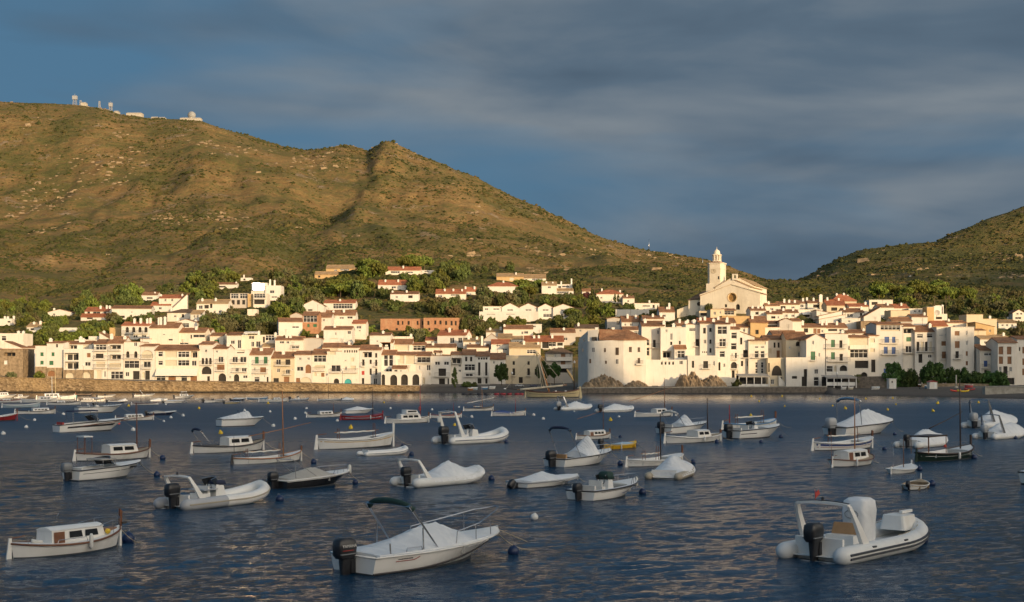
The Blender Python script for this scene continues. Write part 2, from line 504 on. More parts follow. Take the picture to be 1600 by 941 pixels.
def build_sea():
 ds = np.concatenate([[-900, -400, -100, 0, 15], np.geomspace(25, 130, 420), np.geomspace(131, 420, 120)])
 us = np.linspace(-900, 2500, 420)
 D, U = np.meshgrid(ds, us, indexing='ij')
 X = (U - CX) / F * np.maximum(D, 25)
 X = np.where(D < 20, (U - CX) / 1700.0 * 1400, X)
 X = np.where((D >= 20) & (np.abs(U - CX) > 1690), np.sign(U - CX) * 1400, X)
 amp = np.clip((D - 24) / 6, 0, 1) * np.clip((130 - D) / 60, 0, 1) * 0.05
 a = 0.45
 R1 = X * cos(a) + D * sin(a)
 R2 = -X * sin(a) + D * cos(a)
 Z = amp * ((0.9 - 3.2 * np.abs(fbm(R1 / 1.7, R2 / .8, 3))) * .62 + 0.9 * fbm(R1 / .8 + 7, R2 / 0.4, 2) - .4) * 1.35
 v = np.stack([X, D, Z], -1).reshape(-1, 3)
 o = bpy.data.objects.new('water', np_mesh('water', v, grid_faces(len(ds), len(us)), 'sea_water'))
 COL.objects.link(o)
 tag(o, kind='structure')
build_sea()
# -------- building materials
simple('plaster', (0.73, 0.69, 0.62), 0.9, var=0.05, scale=0.35, bump=0.12, spec=0.2, stain=(0.50, 0.45, 0.38), stain_amt=0.45, rnd=0.10)
simple('plaster_cream', (0.66, 0.56, 0.40), 0.9, var=0.07, scale=0.35, bump=0.12, spec=0.2, stain=(0.42, 0.34, 0.22), stain_amt=0.5, rnd=0.1)
simple('plaster_grey', (0.52, 0.48, 0.43), 0.9, var=0.08, scale=0.4, bump=0.15, spec=0.2, stain=(0.33, 0.29, 0.24), stain_amt=0.5, rnd=0.1)
simple('plaster_ochre', (0.55, 0.38, 0.19), 0.9, var=0.1, scale=0.5, bump=0.15, spec=0.2, stain=(0.38, 0.25, 0.12), stain_amt=0.5)
simple('stone_brown', (0.30, 0.225, 0.145), 0.95, var=0.4, scale=1.3, bump=0.5, spec=0.15, stain=(0.16, 0.12, 0.08), stain_amt=0.7)
simple('brick_orange', (0.40, 0.21, 0.12), 0.95, var=0.22, scale=1.0, bump=0.3, spec=0.15, stain=(0.52, 0.36, 0.22), stain_amt=0.5)
simple('church_plaster', (0.78, 0.70, 0.56), 0.9, var=0.06, scale=0.25, bump=0.12, spec=0.2, stain=(0.48, 0.40, 0.28), stain_amt=0.5)
simple('frame_white', (0.72, 0.70, 0.66), 0.6, var=0.05)
simple('frame_brown', (0.13, 0.075, 0.04), 0.6, var=0.2)
simple('green_shutter', (0.045, 0.16, 0.075), 0.55, var=0.12, scale=6)
simple('blue_shutter', (0.045, 0.11, 0.32), 0.55, var=0.12, scale=6)
simple('teal_paint', (0.05, 0.36, 0.36), 0.5, var=0.08, scale=5)
simple('brown_roller', (0.26, 0.125, 0.055), 0.6, var=0.2, scale=4)
simple('pale_blind', (0.60, 0.53, 0.40), 0.8, var=0.08, scale=3)
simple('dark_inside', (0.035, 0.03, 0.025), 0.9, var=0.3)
simple('iron', (0.05, 0.045, 0.04), 0.6, var=0.1, scale=5)
simple('red_cloth', (0.42, 0.05, 0.04), 0.8, var=0.2)
simple('canvas_white', (0.72, 0.69, 0.62), 0.85, var=0.06)
simple('canvas_grey', (0.33, 0.31, 0.28), 0.85, var=0.1)
simple('chimney_white', (0.75, 0.72, 0.66), 0.9, var=0.06, bump=0.1)
for nm_ in ('plaster', 'plaster_cream', 'plaster_grey', 'church_plaster'):
 t = NT(MATS[nm_].node_tree)
 b = t.n['Principled BSDF']
 src = b.inputs['Base Color'].links[0].from_socket
 pos = t.add('ShaderNodeNewGeometry').outputs['Position']
 streak = t.noise(t.vmath('MULTIPLY', pos, (2.6, 2.6, 0.22)), 1.0, 5.0, 0.65, 0.3)
 patch = t.noise(pos, 0.55, 5.0, 0.7, 0.2)
 c_ = t.mix(t.math('MULTIPLY', t.map(streak, 0.54, 0.76), 0.40), src, (0.42, 0.37, 0.29), 'MIX')
 c_ = t.mix(t.math('MULTIPLY', t.map(patch, 0.55, 0.72), 0.35), c_, (0.50, 0.44, 0.35))
 rnd_ = t.add('ShaderNodeObjectInfo').outputs['Random']
 c_ = t.mix(t.map(rnd_, 0.55, 1.0, 0.0, 0.55), c_, t.mix(1.0, c_, (1.0, 0.90, 0.76), 'MULTIPLY'))
 t.put(b.inputs['Base Color'], c_)
m, t, b = new_mat('window_glass')
co = t.add('ShaderNodeTexCoord').outputs['Object']
t.put(b.inputs['Base Color'], t.ramp(t.noise(co, 0.9, 3.0), [(0.35, (0.020, 0.020, 0.022)), (0.65, (0.075, 0.07, 0.065))]))
b.inputs['Roughness'].default_value = 0.12
b.inputs['Specular IOR Level'].default_value = 0.45
m, t, b = new_mat('sun_glass')
b.inputs['Base Color'].default_value = (0.75, 0.72, 0.66, 1)
b.inputs['Metallic'].default_value = 1.0
b.inputs['Roughness'].default_value = 0.03
def tile_mat(name, c0, c1, c2):
 m, t, b = new_mat(name)
 co = t.add('ShaderNodeTexCoord').outputs['Object']
 big = t.noise(co, 0.45, 5.0, 0.65)
 fine = t.noise(t.vmath('MULTIPLY', co, (3.2, 1.4, 1.4)), 1.0, 4.0, 0.75)
 c = t.ramp(t.math('ADD', t.math('MULTIPLY', big, 0.55), t.math('MULTIPLY', fine, 0.45)), [(0.36, c0), (0.5, c1), (0.66, c2)])
 k = t.map(t.add('ShaderNodeObjectInfo').outputs['Random'], 0, 1, 0.78, 1.12)
 c = t.mix(1.0, c, t.add('ShaderNodeCombineXYZ', {0: k, 1: k, 2: k}).outputs[0], 'MULTIPLY')
 t.put(b.inputs['Base Color'], c)
 b.inputs['Roughness'].default_value = 0.9
 b.inputs['Specular IOR Level'].default_value = 0.2
 wv = t.add('ShaderNodeTexWave', {'Vector': co, 'Scale': 1.3, 'Distortion': 0.6, 'Detail': 1.0}, bands_direction='X').outputs[1]
 t.put(b.inputs['Normal'], t.add('ShaderNodeBump', {'Height': t.math('ADD', wv, t.math('MULTIPLY', fine, 0.8)), 'Strength': 0.6, 'Distance': 0.08}))
tile_mat('roof_tile', (0.15, 0.085, 0.05), (0.30, 0.15, 0.08), (0.42, 0.25, 0.14))
tile_mat('roof_tile_red', (0.26, 0.095, 0.05), (0.42, 0.15, 0.075), (0.50, 0.24, 0.13))
tile_mat('roof_tile_tan', (0.26, 0.17, 0.09), (0.42, 0.28, 0.15), (0.52, 0.38, 0.22))
tile_mat('roof_tile_dark', (0.09, 0.06, 0.04), (0.15, 0.10, 0.065), (0.22, 0.15, 0.10))
FR = {'A': (0, 420, 4.278), 'B': (300, 400, 4.278), 'C': (580, 400, 4.278), 'D': (860, 400, 4.278), 'E': (1040, 380, 3.921), 'F': (1280, 420, 4.278),
'P': (0, 0, 1.0)}
WALLS = {'w': 'plaster', 'c': 'plaster_cream', 'g': 'plaster_grey', 'o': 'plaster_ochre', 's': 'stone_brown', 'b': 'brick_orange', 'k': 'church_plaster'}
TILES = {'t': 'roof_tile', 'r': 'roof_tile_red', 'n': 'roof_tile_tan', 'd': 'roof_tile_dark'}
PLACED = []          # (x0, x1, top row, base row, distance, label) of every building, for placing trees and naming neighbours
RND = random.Random(11)
def arc_pts(x0, x1, zs, zt, n=7):
 """half ellipse from (x0, zs) over to (x1, zs)"""
 c, a = (x0 + x1) / 2, (x1 - x0) / 2
 return [(c - a * cos(pi * k / n), zs + (zt - zs) * sin(pi * k / n)) for k in range(n + 1)]
def facade(mb, x0, x1, z0, z1, holes, y=0.0, rev=0.22, mi=0):
 """a front wall in the plane Y = y with real openings (x0, x1, z0, z1, arch, depth) and their reveals"""
 xs = sorted({x0, x1} | {v for h in holes for v in (h[0], h[1])})
 zs = sorted({z0, z1} | {v for h in holes for v in (h[2], h[3])})
 xs = [x for x in xs if x0 <= x <= x1]
 zs = [z for z in zs if z0 <= z <= z1]
 for i in range(len(xs) - 1):
  for j in range(len(zs) - 1):
   cx, cz = (xs[i] + xs[i + 1]) / 2, (zs[j] + zs[j + 1]) / 2
   if any(h[0] < cx < h[1] and h[2] < cz < h[3] for h in holes):
    continue
   mb.quad((xs[i], y, zs[j]), (xs[i + 1], y, zs[j]), (xs[i + 1], y, zs[j + 1]), (xs[i], y, zs[j + 1]), mi)
 for a, b_, c, d, arch, dp in holes:
  dp = dp or rev
  mb.quad((a, y, c), (a, y + dp, c), (a, y + dp, d), (a, y, d), mi)
  mb.quad((b_, y, d), (b_, y + dp, d), (b_, y + dp, c), (b_, y, c), mi)
  mb.quad((a, y, d), (a, y + dp, d), (b_, y + dp, d), (b_, y, d), mi)
  mb.quad((a, y, c), (b_, y, c), (b_, y + dp, c), (a, y + dp, c), mi)
  if arch:
   zsp = d - min((b_ - a) / 2, (d - c) * 0.6)
   p = arc_pts(a, b_, zsp, d)
   h = len(p) // 2
   lf = [(a, y, d)] + [(q[0], y, q[1]) for q in p[:h + 1]][::-1]
   rt = [(b_, y, d)] + [(q[0], y, q[1]) for q in p[h:]][::-1]
   for poly in (lf, rt):
    for k in range(1, len(poly) - 1):
     mb.add([poly[0], poly[k], poly[k + 1]], [(0, 1, 2)], mi)
   for k in range(len(p) - 1):
    mb.quad((p[k][0], y, p[k][1]), (p[k + 1][0], y, p[k + 1][1]), (p[k + 1][0], y + dp, p[k + 1][1]), (p[k][0], y + dp, p[k][1]), mi)
def slab(mb, a, b, c, d, th, mi=0):
 """a flat roof panel: corners a b (low edge) c d (high edge), thickness downwards"""
 n = (0, 0, -th)
 vs = [tuple(p[i] + n[i] for i in range(3)) for p in (a, b, c, d)] + [a, b, c, d]
 mb.hexa(vs, mi)
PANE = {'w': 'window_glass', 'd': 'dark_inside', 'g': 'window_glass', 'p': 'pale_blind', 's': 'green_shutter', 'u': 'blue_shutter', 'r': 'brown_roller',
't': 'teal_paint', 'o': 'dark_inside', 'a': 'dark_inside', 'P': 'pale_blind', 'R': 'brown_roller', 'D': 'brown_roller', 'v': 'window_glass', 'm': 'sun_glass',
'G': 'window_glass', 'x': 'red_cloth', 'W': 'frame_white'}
ARCHED = set('atPR')
def parse(s):
 out = []
 for it in (s or '').split(';'):
  it = it.split()
  if it:
   out.append((it[0], [float(v) for v in it[1:]]))
 return out
def house(fr, x0, x1, ry, ey, by, roof, wall, label, wins='', ch='', d=None, dep=9.0, rz=0.0, tile='t', name='house', cat='house', bal='', extra=None, sink=1.5,
group=None, cope=None, stone=None, awn='', over=0.35, base_z=None):
 """One building. Rows and columns are read off the photograph (frame FR[fr]); they set the real width, storey heights and openings at distance d."""
 ox, oy, s = FR[fr]
 px = lambda v: ox + v / s
 py = lambda v: oy + v / s
 X0, X1, RY, EYR, BY = px(x0), px(x1), py(ry), py(ey), py(by)
 if d is None:
  d = ground((X0 + X1) / 2, BY)
 k = d / F
 cx = (X0 + X1) / 2
 wx = lambda v: (px(v) - cx) * k
 wz = lambda v: EYE + (HOR - py(v)) * k
 zb = float(np.min(land_h(np.array([W(X0, 0, d)[0], W(X1, 0, d)[0], W(cx, 0, d)[0]]), np.array([d, d, d])))) - 0.3 if base_z is None else base_z
 zb = min(zb, wz(by))
 hw = (X1 - X0) * k / 2
 root = empty(name, ((cx - CX) * k, d, zb), rz)
 tag(root, label, cat, group)
 PLACED.append((X0, X1, min(RY, EYR), BY, d, label))
 z = lambda v: wz(v) - zb
 ze = z(ey)
 zs = -sink
 mw = WALLS[wall]
 holes, items = [], []
 for code, q in parse(wins):
  if len(q) < 4:
   q = (q + [14, 25])[:4]
  a, b_, c, e = wx(q[0] - q[2] / 2), wx(q[0] + q[2] / 2), z(q[1] + q[3] / 2), z(q[1] - q[3] / 2)
  a, b_ = max(a, -hw + 0.12), min(b_, hw - 0.12)
  c, e = max(c, 0.02), min(e, ze - 0.1) if roof != 'G' else e
  if b_ - a < 0.2 or e - c < 0.2:
   continue
  dp = {'o': 1.5, 'd': 0.35, 'a': 0.45, 'x': 0.05}.get(code, 0.2)
  holes.append((a, b_, c, e, code in ARCHED, dp))
  items.append((code, a, b_, c, e, dp))
 mb = MB()
 facade(mb, -hw, hw, zs, ze, holes)
 if stone is not None:      # a rubble stone ground floor, up to this row, standing a little proud
  pass
 zr = max(EYE + (HOR - RY) * (d + dep * 0.5) / F - zb, ze + 0.25)
 if roof == 'G':
  zr = z(ry)
 if roof in ('R', 'G', 'H', 'F'):
  if roof == 'R':
   for sx in (-hw, hw):
    pts = [(sx, 0, zs), (sx, dep, zs), (sx, dep, ze), (sx, dep / 2, zr), (sx, 0, ze)]
    mb.add(pts, [(0, 4, 3, 2, 1) if sx > 0 else (0, 1, 2, 3, 4)])
   mb.quad((-hw, dep, zs), (-hw, dep, ze), (hw, dep, ze), (hw, dep, zs))
  else:
   mb.quad((-hw, 0, zs), (-hw, 0, ze), (-hw, dep, ze), (-hw, dep, zs))
   mb.quad((hw, 0, zs), (hw, dep, zs), (hw, dep, ze), (hw, 0, ze))
   mb.quad((-hw, dep, zs), (-hw, dep, ze), (hw, dep, ze), (hw, dep, zs))
   if roof == 'G':
    mb.add([(-hw, 0, ze), (hw, 0, ze), (0, 0, zr)], [(0, 1, 2)])
    mb.add([(-hw, dep, ze), (hw, dep, ze), (0, dep, zr)], [(0, 2, 1)])
   if roof == 'F':
    mb.quad((-hw, 0.25, ze - 0.6), (hw, 0.25, ze - 0.6), (hw, dep, ze - 0.6), (-hw, dep, ze - 0.6))
    mb.quad((-hw, 0.25, ze), (-hw, 0.25, ze - 0.6), (hw, 0.25, ze - 0.6), (hw, 0.25, ze))
    mb.quad((-hw, 0, ze), (-hw, 0.25, ze), (hw, 0.25, ze), (hw, 0, ze))
 else:                      # 'L' or 'S': the roof line slants; ry is its row at the higher side, ey at the lower
  zh = z(ry)
  zl_, zr_ = (ze, zh) if roof == 'L' else (zh, ze)
  mb.add([(-hw, 0, ze), (hw, 0, ze), (hw if roof == 'L' else -hw, 0, zh)], [(0, 1, 2)])
  mb.add([(-hw, dep, ze), (hw, dep, ze), (hw if roof == 'L' else -hw, dep, zh)], [(0, 2, 1)])
  mb.quad((-hw, 0, zs), (-hw, 0, zl_), (-hw, dep, zl_), (-hw, dep, zs))
  mb.quad((hw, 0, zs), (hw, dep, zs), (hw, dep, zr_), (hw, 0, zr_))
  mb.quad((-hw, dep, zs), (-hw, dep, ze), (hw, dep, ze), (hw, dep, zs))
 mb.build('wall', mw, root)
 if stone is not None:
  sb = MB()
  zt = z(stone)
  hs = [h for h in holes if h[2] < zt]
  hs = [(h[0], h[1], h[2], min(h[3], zt - 0.02), h[4], 0.12) for h in hs]
  facade(sb, -hw - 0.06, hw + 0.06, zs, zt, hs, y=-0.12, rev=0.118)
  sb.quad((-hw - 0.06, -0.12, zt), (hw + 0.06, -0.12, zt), (hw + 0.06, -0.003, zt), (-hw - 0.06, -0.003, zt))
  sb.quad((-hw - 0.06, -0.12, zs), (-hw - 0.06, -0.12, zt), (-hw - 0.06, -0.003, zt), (-hw - 0.06, -0.003, zs))
  sb.quad((hw + 0.06, -0.12, zs), (hw + 0.06, -0.003, zs), (hw + 0.06, -0.003, zt), (hw + 0.06, -0.12, zt))
  sb.build('stone_plinth', 'stone_brown', root)
 rf = None
 mt = TILES[tile]
 o = over
 rb = MB()
 th = 0.16
 if roof == 'R':
  pit = (zr - ze) / (dep / 2)
  e0 = ze - o * pit + th
  slab(rb, (-hw - .12, -o, e0), (hw + .12, -o, e0), (hw + .12, dep / 2, zr + th), (-hw - .12, dep / 2, zr + th), th)
  slab(rb, (-hw - .12, dep / 2, zr + th), (hw + .12, dep / 2, zr + th), (hw + .12, dep + o, e0), (-hw - .12, dep + o, e0), th)
  rb.tube([(-hw - .12, dep / 2, zr + th + .02), (hw + .12, dep / 2, zr + th + .02)], 0.12, 6)
 elif roof == 'G':
  pit = (zr - ze) / hw
  e0 = ze - o * pit + th
  slab(rb, (-hw - o, -.15, e0), (0, -.15, zr + th), (0, dep + .15, zr + th), (-hw - o, dep + .15, e0), th)
  slab(rb, (0, -.15, zr + th), (hw + o, -.15, e0), (hw + o, dep + .15, e0), (0, dep + .15, zr + th), th)
 elif roof == 'H':
  q = min(hw * 0.75, dep / 2)
  e0 = ze + 0.04
  c4 = [(-hw - o, -o, e0), (hw + o, -o, e0), (hw + o, dep + o, e0), (-hw - o, dep + o, e0)]
  t2 = [(-hw + q, dep / 2, zr + th), (hw - q, dep / 2, zr + th)]
  rb.add(c4 + t2 + [(p[0], p[1], e0 - 0.12) for p in c4], [(0, 1, 5, 4), (1, 2, 5), (2, 3, 4, 5), (3, 0, 4), (6, 7, 1, 0), (7, 8, 2, 1), (8, 9, 3, 2), (9, 6, 0, 3), (9, 8, 7, 6)])
 elif roof in ('L', 'S'):
  zh = z(ry)
  pit = (zh - ze) / (2 * hw)
  a_, b_ = (ze - o * pit, zh + o * pit) if roof == 'L' else (zh + o * pit, ze - o * pit)
  slab(rb, (-hw - o, -.2, a_ + th), (hw + o, -.2, b_ + th), (hw + o, dep + .2, b_ + th), (-hw - o, dep + .2, a_ + th), th - .01)
 elif cope:
  rb.box(-hw - .1, hw + .1, -.12, 0.3, ze + .003, ze + .13)
  rb.box(-hw - .1, -hw + .3, 0.3, dep, ze + .003, ze + .13)
  rb.box(hw - .3, hw + .1, 0.3, dep, ze + .003, ze + .13)
  mt = TILES.get(cope, 'plaster')
 if rb.v:
  rf = rb.build('coping' if roof == 'F' else 'roof', mt, root)
 for _, q in parse('; '.join('c ' + c for c in ch.split(';') if c.strip())):
  zt = z(q[1])
  wd = (q[2] / s * k / 2) if len(q) > 2 else 0.36
  if roof in ('R',):
   zlow = ze + (zr - ze) * 0.4
   yy = dep * 0.3
  else:
   zlow = ze - 0.3
   yy = dep * 0.45
  zt = max(zt + (yy * (HOR - py(q[1])) / F), zlow + 1.0)
  x = min(max(wx(q[0]), -hw + wd), hw - wd)
  cb = MB()
  cb.box(x - wd, x + wd, yy - .35, yy + .35, zlow, zt - .14)
  cb.box(x - wd - .08, x + wd + .08, yy - .43, yy + .43, zt - .14, zt)
  cb.box(x - wd * .6, x + wd * .6, yy - .2, yy + .2, zt + .001, zt + .22)
  cb.build('chimney', 'chimney_white' if wall not in 'b' else 'brick_orange', rf or root)
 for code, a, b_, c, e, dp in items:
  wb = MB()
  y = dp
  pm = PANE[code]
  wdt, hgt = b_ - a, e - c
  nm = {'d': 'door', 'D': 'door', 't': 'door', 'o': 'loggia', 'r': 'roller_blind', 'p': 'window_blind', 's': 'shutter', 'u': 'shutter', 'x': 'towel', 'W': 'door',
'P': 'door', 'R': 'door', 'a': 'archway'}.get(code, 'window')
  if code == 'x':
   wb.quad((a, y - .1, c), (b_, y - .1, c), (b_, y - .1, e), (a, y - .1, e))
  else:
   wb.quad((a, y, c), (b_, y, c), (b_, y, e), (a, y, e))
  mats = [pm, 'frame_white' if (code in 'wgGvm') else 'frame_brown']
  if code in 'gGvm':
   n = max(1, int(round(wdt / 1.1)))
   bw = 0.05 if code == 'g' else 0.035
   for i in range(n + 1):
    xx = a + wdt * i / n
    xx = min(max(xx, a + bw), b_ - bw)
    wb.box(xx - bw, xx + bw, y - .06, y - .003, c, e, 1)
   wb.box(a, b_, y - .055, y - .004, c + hgt * .62 - bw, c + hgt * .62 + bw, 1)
   wb.box(a, b_, y - .057, y - .005, c, c + 2 * bw, 1)
   wb.box(a, b_, y - .057, y - .005, e - 2 * bw, e, 1)
  elif code == 'w':
   bw = 0.045
   for xx in (a + bw, (a + b_) / 2, b_ - bw):
    wb.box(xx - bw, xx + bw, y - .06, y - .003, c, e, 1)
   wb.box(a, b_, y - .055, y - .004, c, c + 2 * bw, 1)
   wb.box(a, b_, y - .055, y - .004, e - 2 * bw, e, 1)
  elif code in 'sur':
   n = max(2, int(hgt / 0.16)) if hgt < 4 else 20
   for i in range(n):
    zz = c + hgt * (i + .5) / n
    wb.box(a + .04, b_ - .04, y - .04, y - .003, zz - hgt / n * .3, zz + hgt / n * .3, 0)
   wb.box((a + b_) / 2 - .03, (a + b_) / 2 + .03, y - .06, y - .045, c, e, 0)
  elif code in 'DtPR':
   for i in range(1, 4):
    xx = a + wdt * i / 4
    wb.box(xx - .02, xx + .02, y - .03, y - .003, c, e - (min(wdt / 2, hgt * .6) * .7 if code in ARCHED else 0.02), 0)
  elif code == 'o':
   wb.m[-1] = 0
   mats = [mw, 'window_glass']
   wb.box(a + wdt * .12, a + wdt * .46, y - .05, y - .004, c, c + hgt * .8, 1)
   wb.box(a + wdt * .54, a + wdt * .88, y - .05, y - .004, c, c + hgt * .8, 1)
  wb.build(nm, mats, root)
  if code in 'w' and RND.random() < 0.5:
   sbb = MB()
   sbb.box(a - .06, b_ + .06, -.1, .1, c - .07, c - .004)
   sbb.build('window_sill', 'plaster', root)
  if code == 'v':
   pass
 for _, q in parse('; '.join('b ' + c for c in bal.split(';') if c.strip())):
  a, b_, c = wx(q[0] - q[2] / 2), wx(q[0] + q[2] / 2), z(q[1])
  bb = MB()
  bb.box(a, b_, -0.85, -.003, c - .16, c)
  bo = bb.build('balcony', 'plaster', root)
  rb2 = MB()
  solid = len(q) > 3
  if solid:
   rb2.box(a, b_, -.85, -.77, c + .003, c + .9)
  else:
   rb2.box(a, b_, -.85, -.81, c + .93, c + .98)
   n = max(3, int((b_ - a) / 0.28))
   for i in range(n + 1):
    xx = a + .02 + (b_ - a - .04) * i / n
    rb2.box(xx - .018, xx + .018, -.845, -.815, c + .003, c + .93)
   for xx in (a + .02, b_ - .02):
    rb2.box(xx - .018, xx + .018, -.81, -.003, c + .93, c + .97)
  rb2.build('railing', 'plaster' if solid else 'iron', bo)
 for _, q in parse('; '.join('b ' + c for c in awn.split(';') if c.strip())):     # awnings: x, row of the top, width, drop rows
  a, b_, c, c2 = wx(q[0] - q[2] / 2), wx(q[0] + q[2] / 2), z(q[1]), z(q[1] + q[3])
  ab = MB()
  out = 1.6 if len(q) < 5 else q[4]
  ab.quad((a, -.02, c), (b_, -.02, c), (b_, -out, c2), (a, -out, c2))
  ab.quad((a, -out, c2), (b_, -out, c2), (b_, -out, c2 - .25), (a, -out, c2 - .25))
  ab.build('awning', 'canvas_white' if len(q) < 6 else 'canvas_grey', root)
 if rf and RND.random() < .42:
  ab = MB()
  ax, ay, az = RND.uniform(-hw * .7, hw * .7), dep * .55, (zr if roof == 'R' else ze)
  ah = RND.uniform(1.6, 3.0)
  ab.tube([(ax, ay, az - .3), (ax, ay, az + ah)], .035, 4)
  for q in (.95, .8, .65):
   ab.box(ax - .55 * q, ax + .55 * q, ay - .02, ay + .02, az + ah * q - .02, az + ah * q + .02)
  ab.build('antenna', 'iron', rf)
 if extra:
  extra(root, wx, z, hw, dep, ze, zr)
 return root
# -------- the houses along the water, from west to east
h = house
h('A', -60, 152, 535, 538, 702, 'F', 's', 'brown rubble stone house beside the dark alley', 'o 65 572 75 24;W 38 626 24 28', d=371, cope='t')
h('A', 153, 240, 522, 530, 705, 'R', 'w', 'narrow white house deep in the shaded alley', 'd 170 620 18 38;w 205 570 14 22;w 205 640 14 26', d=392)
h('A', 236, 312, 512, 515, 716, 'F', 'w', 'white house with green shutters and ivy pergola', 's 280 572 22 25;s 280 628 22 25;R 268 698 46 34', d=370, cope='t', stone=655)
h('A', 313, 424, 490, 497, 718, 'R', 'w', 'white house with green shutters over arched orange doors', 's 354 572 20 25;s 343 630 28 28;R 347 700 60 36;d 380 515 14 22', d=370, stone=662, dep=7,
ch='316 472')
h('A', 425, 626, 535, 538, 735, 'F', 'w', 'white house with two stacked loggias and stone arches below', 'o 478 587 95 48;o 478 645 95 48;r 593 578 25 28;w 586 637 38 28;P 468 712 55 38;P 580 710 55 42', d=369, stone=676)
h('A', 432, 616, 488, 503, 560, 'R', 'w', 'set-back white attic under a red roof strip', 'o 480 523 70 25;p 575 523 40 22', d=375, dep=6, ch='526 462;545 470')
h('A', 628, 716, 478, 502, 741, 'R', 'w', 'narrow white house with three glazed balcony floors', 'g 675 525 72 36;d 665 583 52 30;p 672 640 60 34;p 662 708 32 56;w 700 705 14 40', bal='672 548 84;672 606 84;672 663 84', d=369)
h('A', 718, 826, 458, 497, 745, 'R', 'w', 'white house under a broad tan roof with three loggias', 'o 770 523 76 26;o 770 590 76 32;p 770 645 76 30;g 782 712 84 52', bal='770 545 80;770 604 80;770 664 80', d=369, ch='725 440;822 455')
h('A', 828, 936, 485, 490, 747, 'F', 'w', 'white house with twin arched shutters over a brown bay window', 'a 853 574 22 44;a 907 574 22 44;G 880 640 100 50;w 850 705 26 30;d 912 712 48 56;w 905 505 22 28', bal='880 597 104', d=369, cope='t')
h('A', 938, 1036, 508, 518, 750, 'R', 'w', 'white house with one wide round-headed loggia', 'P 985 572 74 54;w 983 640 48 40;d 985 712 32 60;p 960 712 16 40', bal='985 600 80;983 666 60', d=369)
h('A', 1038, 1332, 514, 545, 754, 'R', 'w', 'wide white house with two floors of glass galleries', 'g 1072 571 32 34;p 1143 573 78 40;g 1227 573 76 40;o 1297 573 44 42;g 1072 630 32 30;p 1143 630 78 38;v 1227 630 76 38;w 1297 632 32 36;G 1075 732 60 40;r 1150 732 50 40;G 1230 732 40 40;r 1295 732 44 40',
awn='1185 668 280 42', d=369, ch='1325 500')
h('B', 48, 142, 577, 592, 838, 'R', 'w', 'white house with three slim arched windows over a big arch', 'a 72 703 18 42;a 97 703 18 42;a 122 703 18 42;w 92 635 18 20;a 97 765 66 52;d 110 820 18 30', bal='97 727 86', d=369.5)
h('B', 144, 238, 600, 620, 840, 'R', 'w', 'white house with brown roller blind and horseshoe doorway', 'w 192 692 34 38;r 192 745 50 34;a 202 812 52 54;w 165 640 16 16', bal='192 714 58;192 768 58', d=369.5, ch='238 590')
h('B', 239, 382, 627, 628, 845, 'F', 'w', 'white terrace house with blue awning and two railed balconies', 'w 287 693 36 38;w 342 693 42 38;w 300 762 22 26;w 347 762 32 26;w 253 810 12 18;a 297 815 36 48;w 355 808 30 20;d 325 640 50 20',
bal='315 714 100;320 775 100', d=369.5, cope='c')
h('B', 384, 527, 622, 660, 850, 'R', 'w', 'white house with grey-green shutters above a brown blind', 's 433 697 26 46;s 492 697 26 46;r 475 762 40 34;w 417 757 12 22;g 433 825 36 32;w 483 805 10 18;d 505 828 12 38', bal='462 722 104;460 782 100', d=370, ch='452 625')
h('B', 528, 683, 646, 682, 856, 'R', 'c', 'ochre cream house with two balconies and a rendered front', 'w 577 710 32 36;d 640 710 32 36;w 577 766 20 26;w 640 774 28 30;D 632 828 36 42;d 562 836 36 38;w 670 760 10 12', bal='610 732 104;640 792 50', d=370.5, ch='600 640')
h('B', 684, 801, 640, 660, 860, 'R', 'w', 'white house with a glazed archway across its ground floor', 'w 722 688 16 18;w 778 688 16 18;w 722 755 44 30;R 777 755 38 58;P 762 835 80 50;r 710 838 30 44', d=371)
h('B', 802, 902, 628, 658, 860, 'R', 'w', 'white house with a pale wide window under brown eaves', 'g 855 687 84 46;p 855 742 66 20;p 824 792 16 24;r 874 795 22 26', bal='855 766 74', d=371)
h('B', 902, 1000, 632, 638, 860, 'F', 'w', 'white house with recessed top terrace and low arched door', 'w 962 752 62 44;a 965 838 36 36;p 940 650 40 22', bal='962 778 70', d=371, cope='t')
h('B', 1000, 1119, 606, 613, 862, 'R', 'w', 'white house with a turquoise arched door', 'd 1022 638 9 16;d 1038 638 9 16;d 1054 638 9 16;d 1070 638 9 16;d 1086 638 9 16;d 1100 638 9 16;p 1073 693 22 26;w 1025 700 14 10;p 1077 748 36 26;w 1028 752 14 26;t 1043 842 48 42;w 1097 830 10 8',
bal='1060 778 100', d=371, dep=8)
h('B', 1120, 1264, 600, 628, 864, 'R', 'w', 'tall white house with nine slim dark windows and a towel', 'o 1172 660 62 36;d 1231 665 14 30;d 1145 713 16 42;d 1194 708 14 28;d 1231 715 14 42;x 1144 782 18 26;d 1194 774 14 42;d 1231 774 14 42;d 1143 838 16 42;w 1226 838 24 40',
bal='1145 737 26;1231 738 26;1231 796 26', d=371, ch='1255 590')
h('C', 68, 162, 634, 660, 862, 'R', 'w', 'white house with tall pale glazing above the arcade', 'g 98 700 28 76;g 132 700 28 76;w 118 765 40 20', d=372)
h('C', 162, 303, 646, 662, 864, 'R', 'w', 'broad white house with blank pale front behind the arcade', 'p 205 690 30 60;p 262 690 60 66', d=373)
h('C', 66, 336, 770, 776, 868, 'F', 'w', 'low white arcade building with four tall round arches', 'a 80 828 24 72;a 150 830 46 70;a 222 828 46 72;a 298 828 46 72', d=366.5, dep=5.5, cope='c')
h('C', 140, 235, 738, 752, 776, 'R', 'w', 'small roofed terrace house on top of the arcade', 'd 165 770 20 14;w 197 770 14 14', d=369, dep=3)
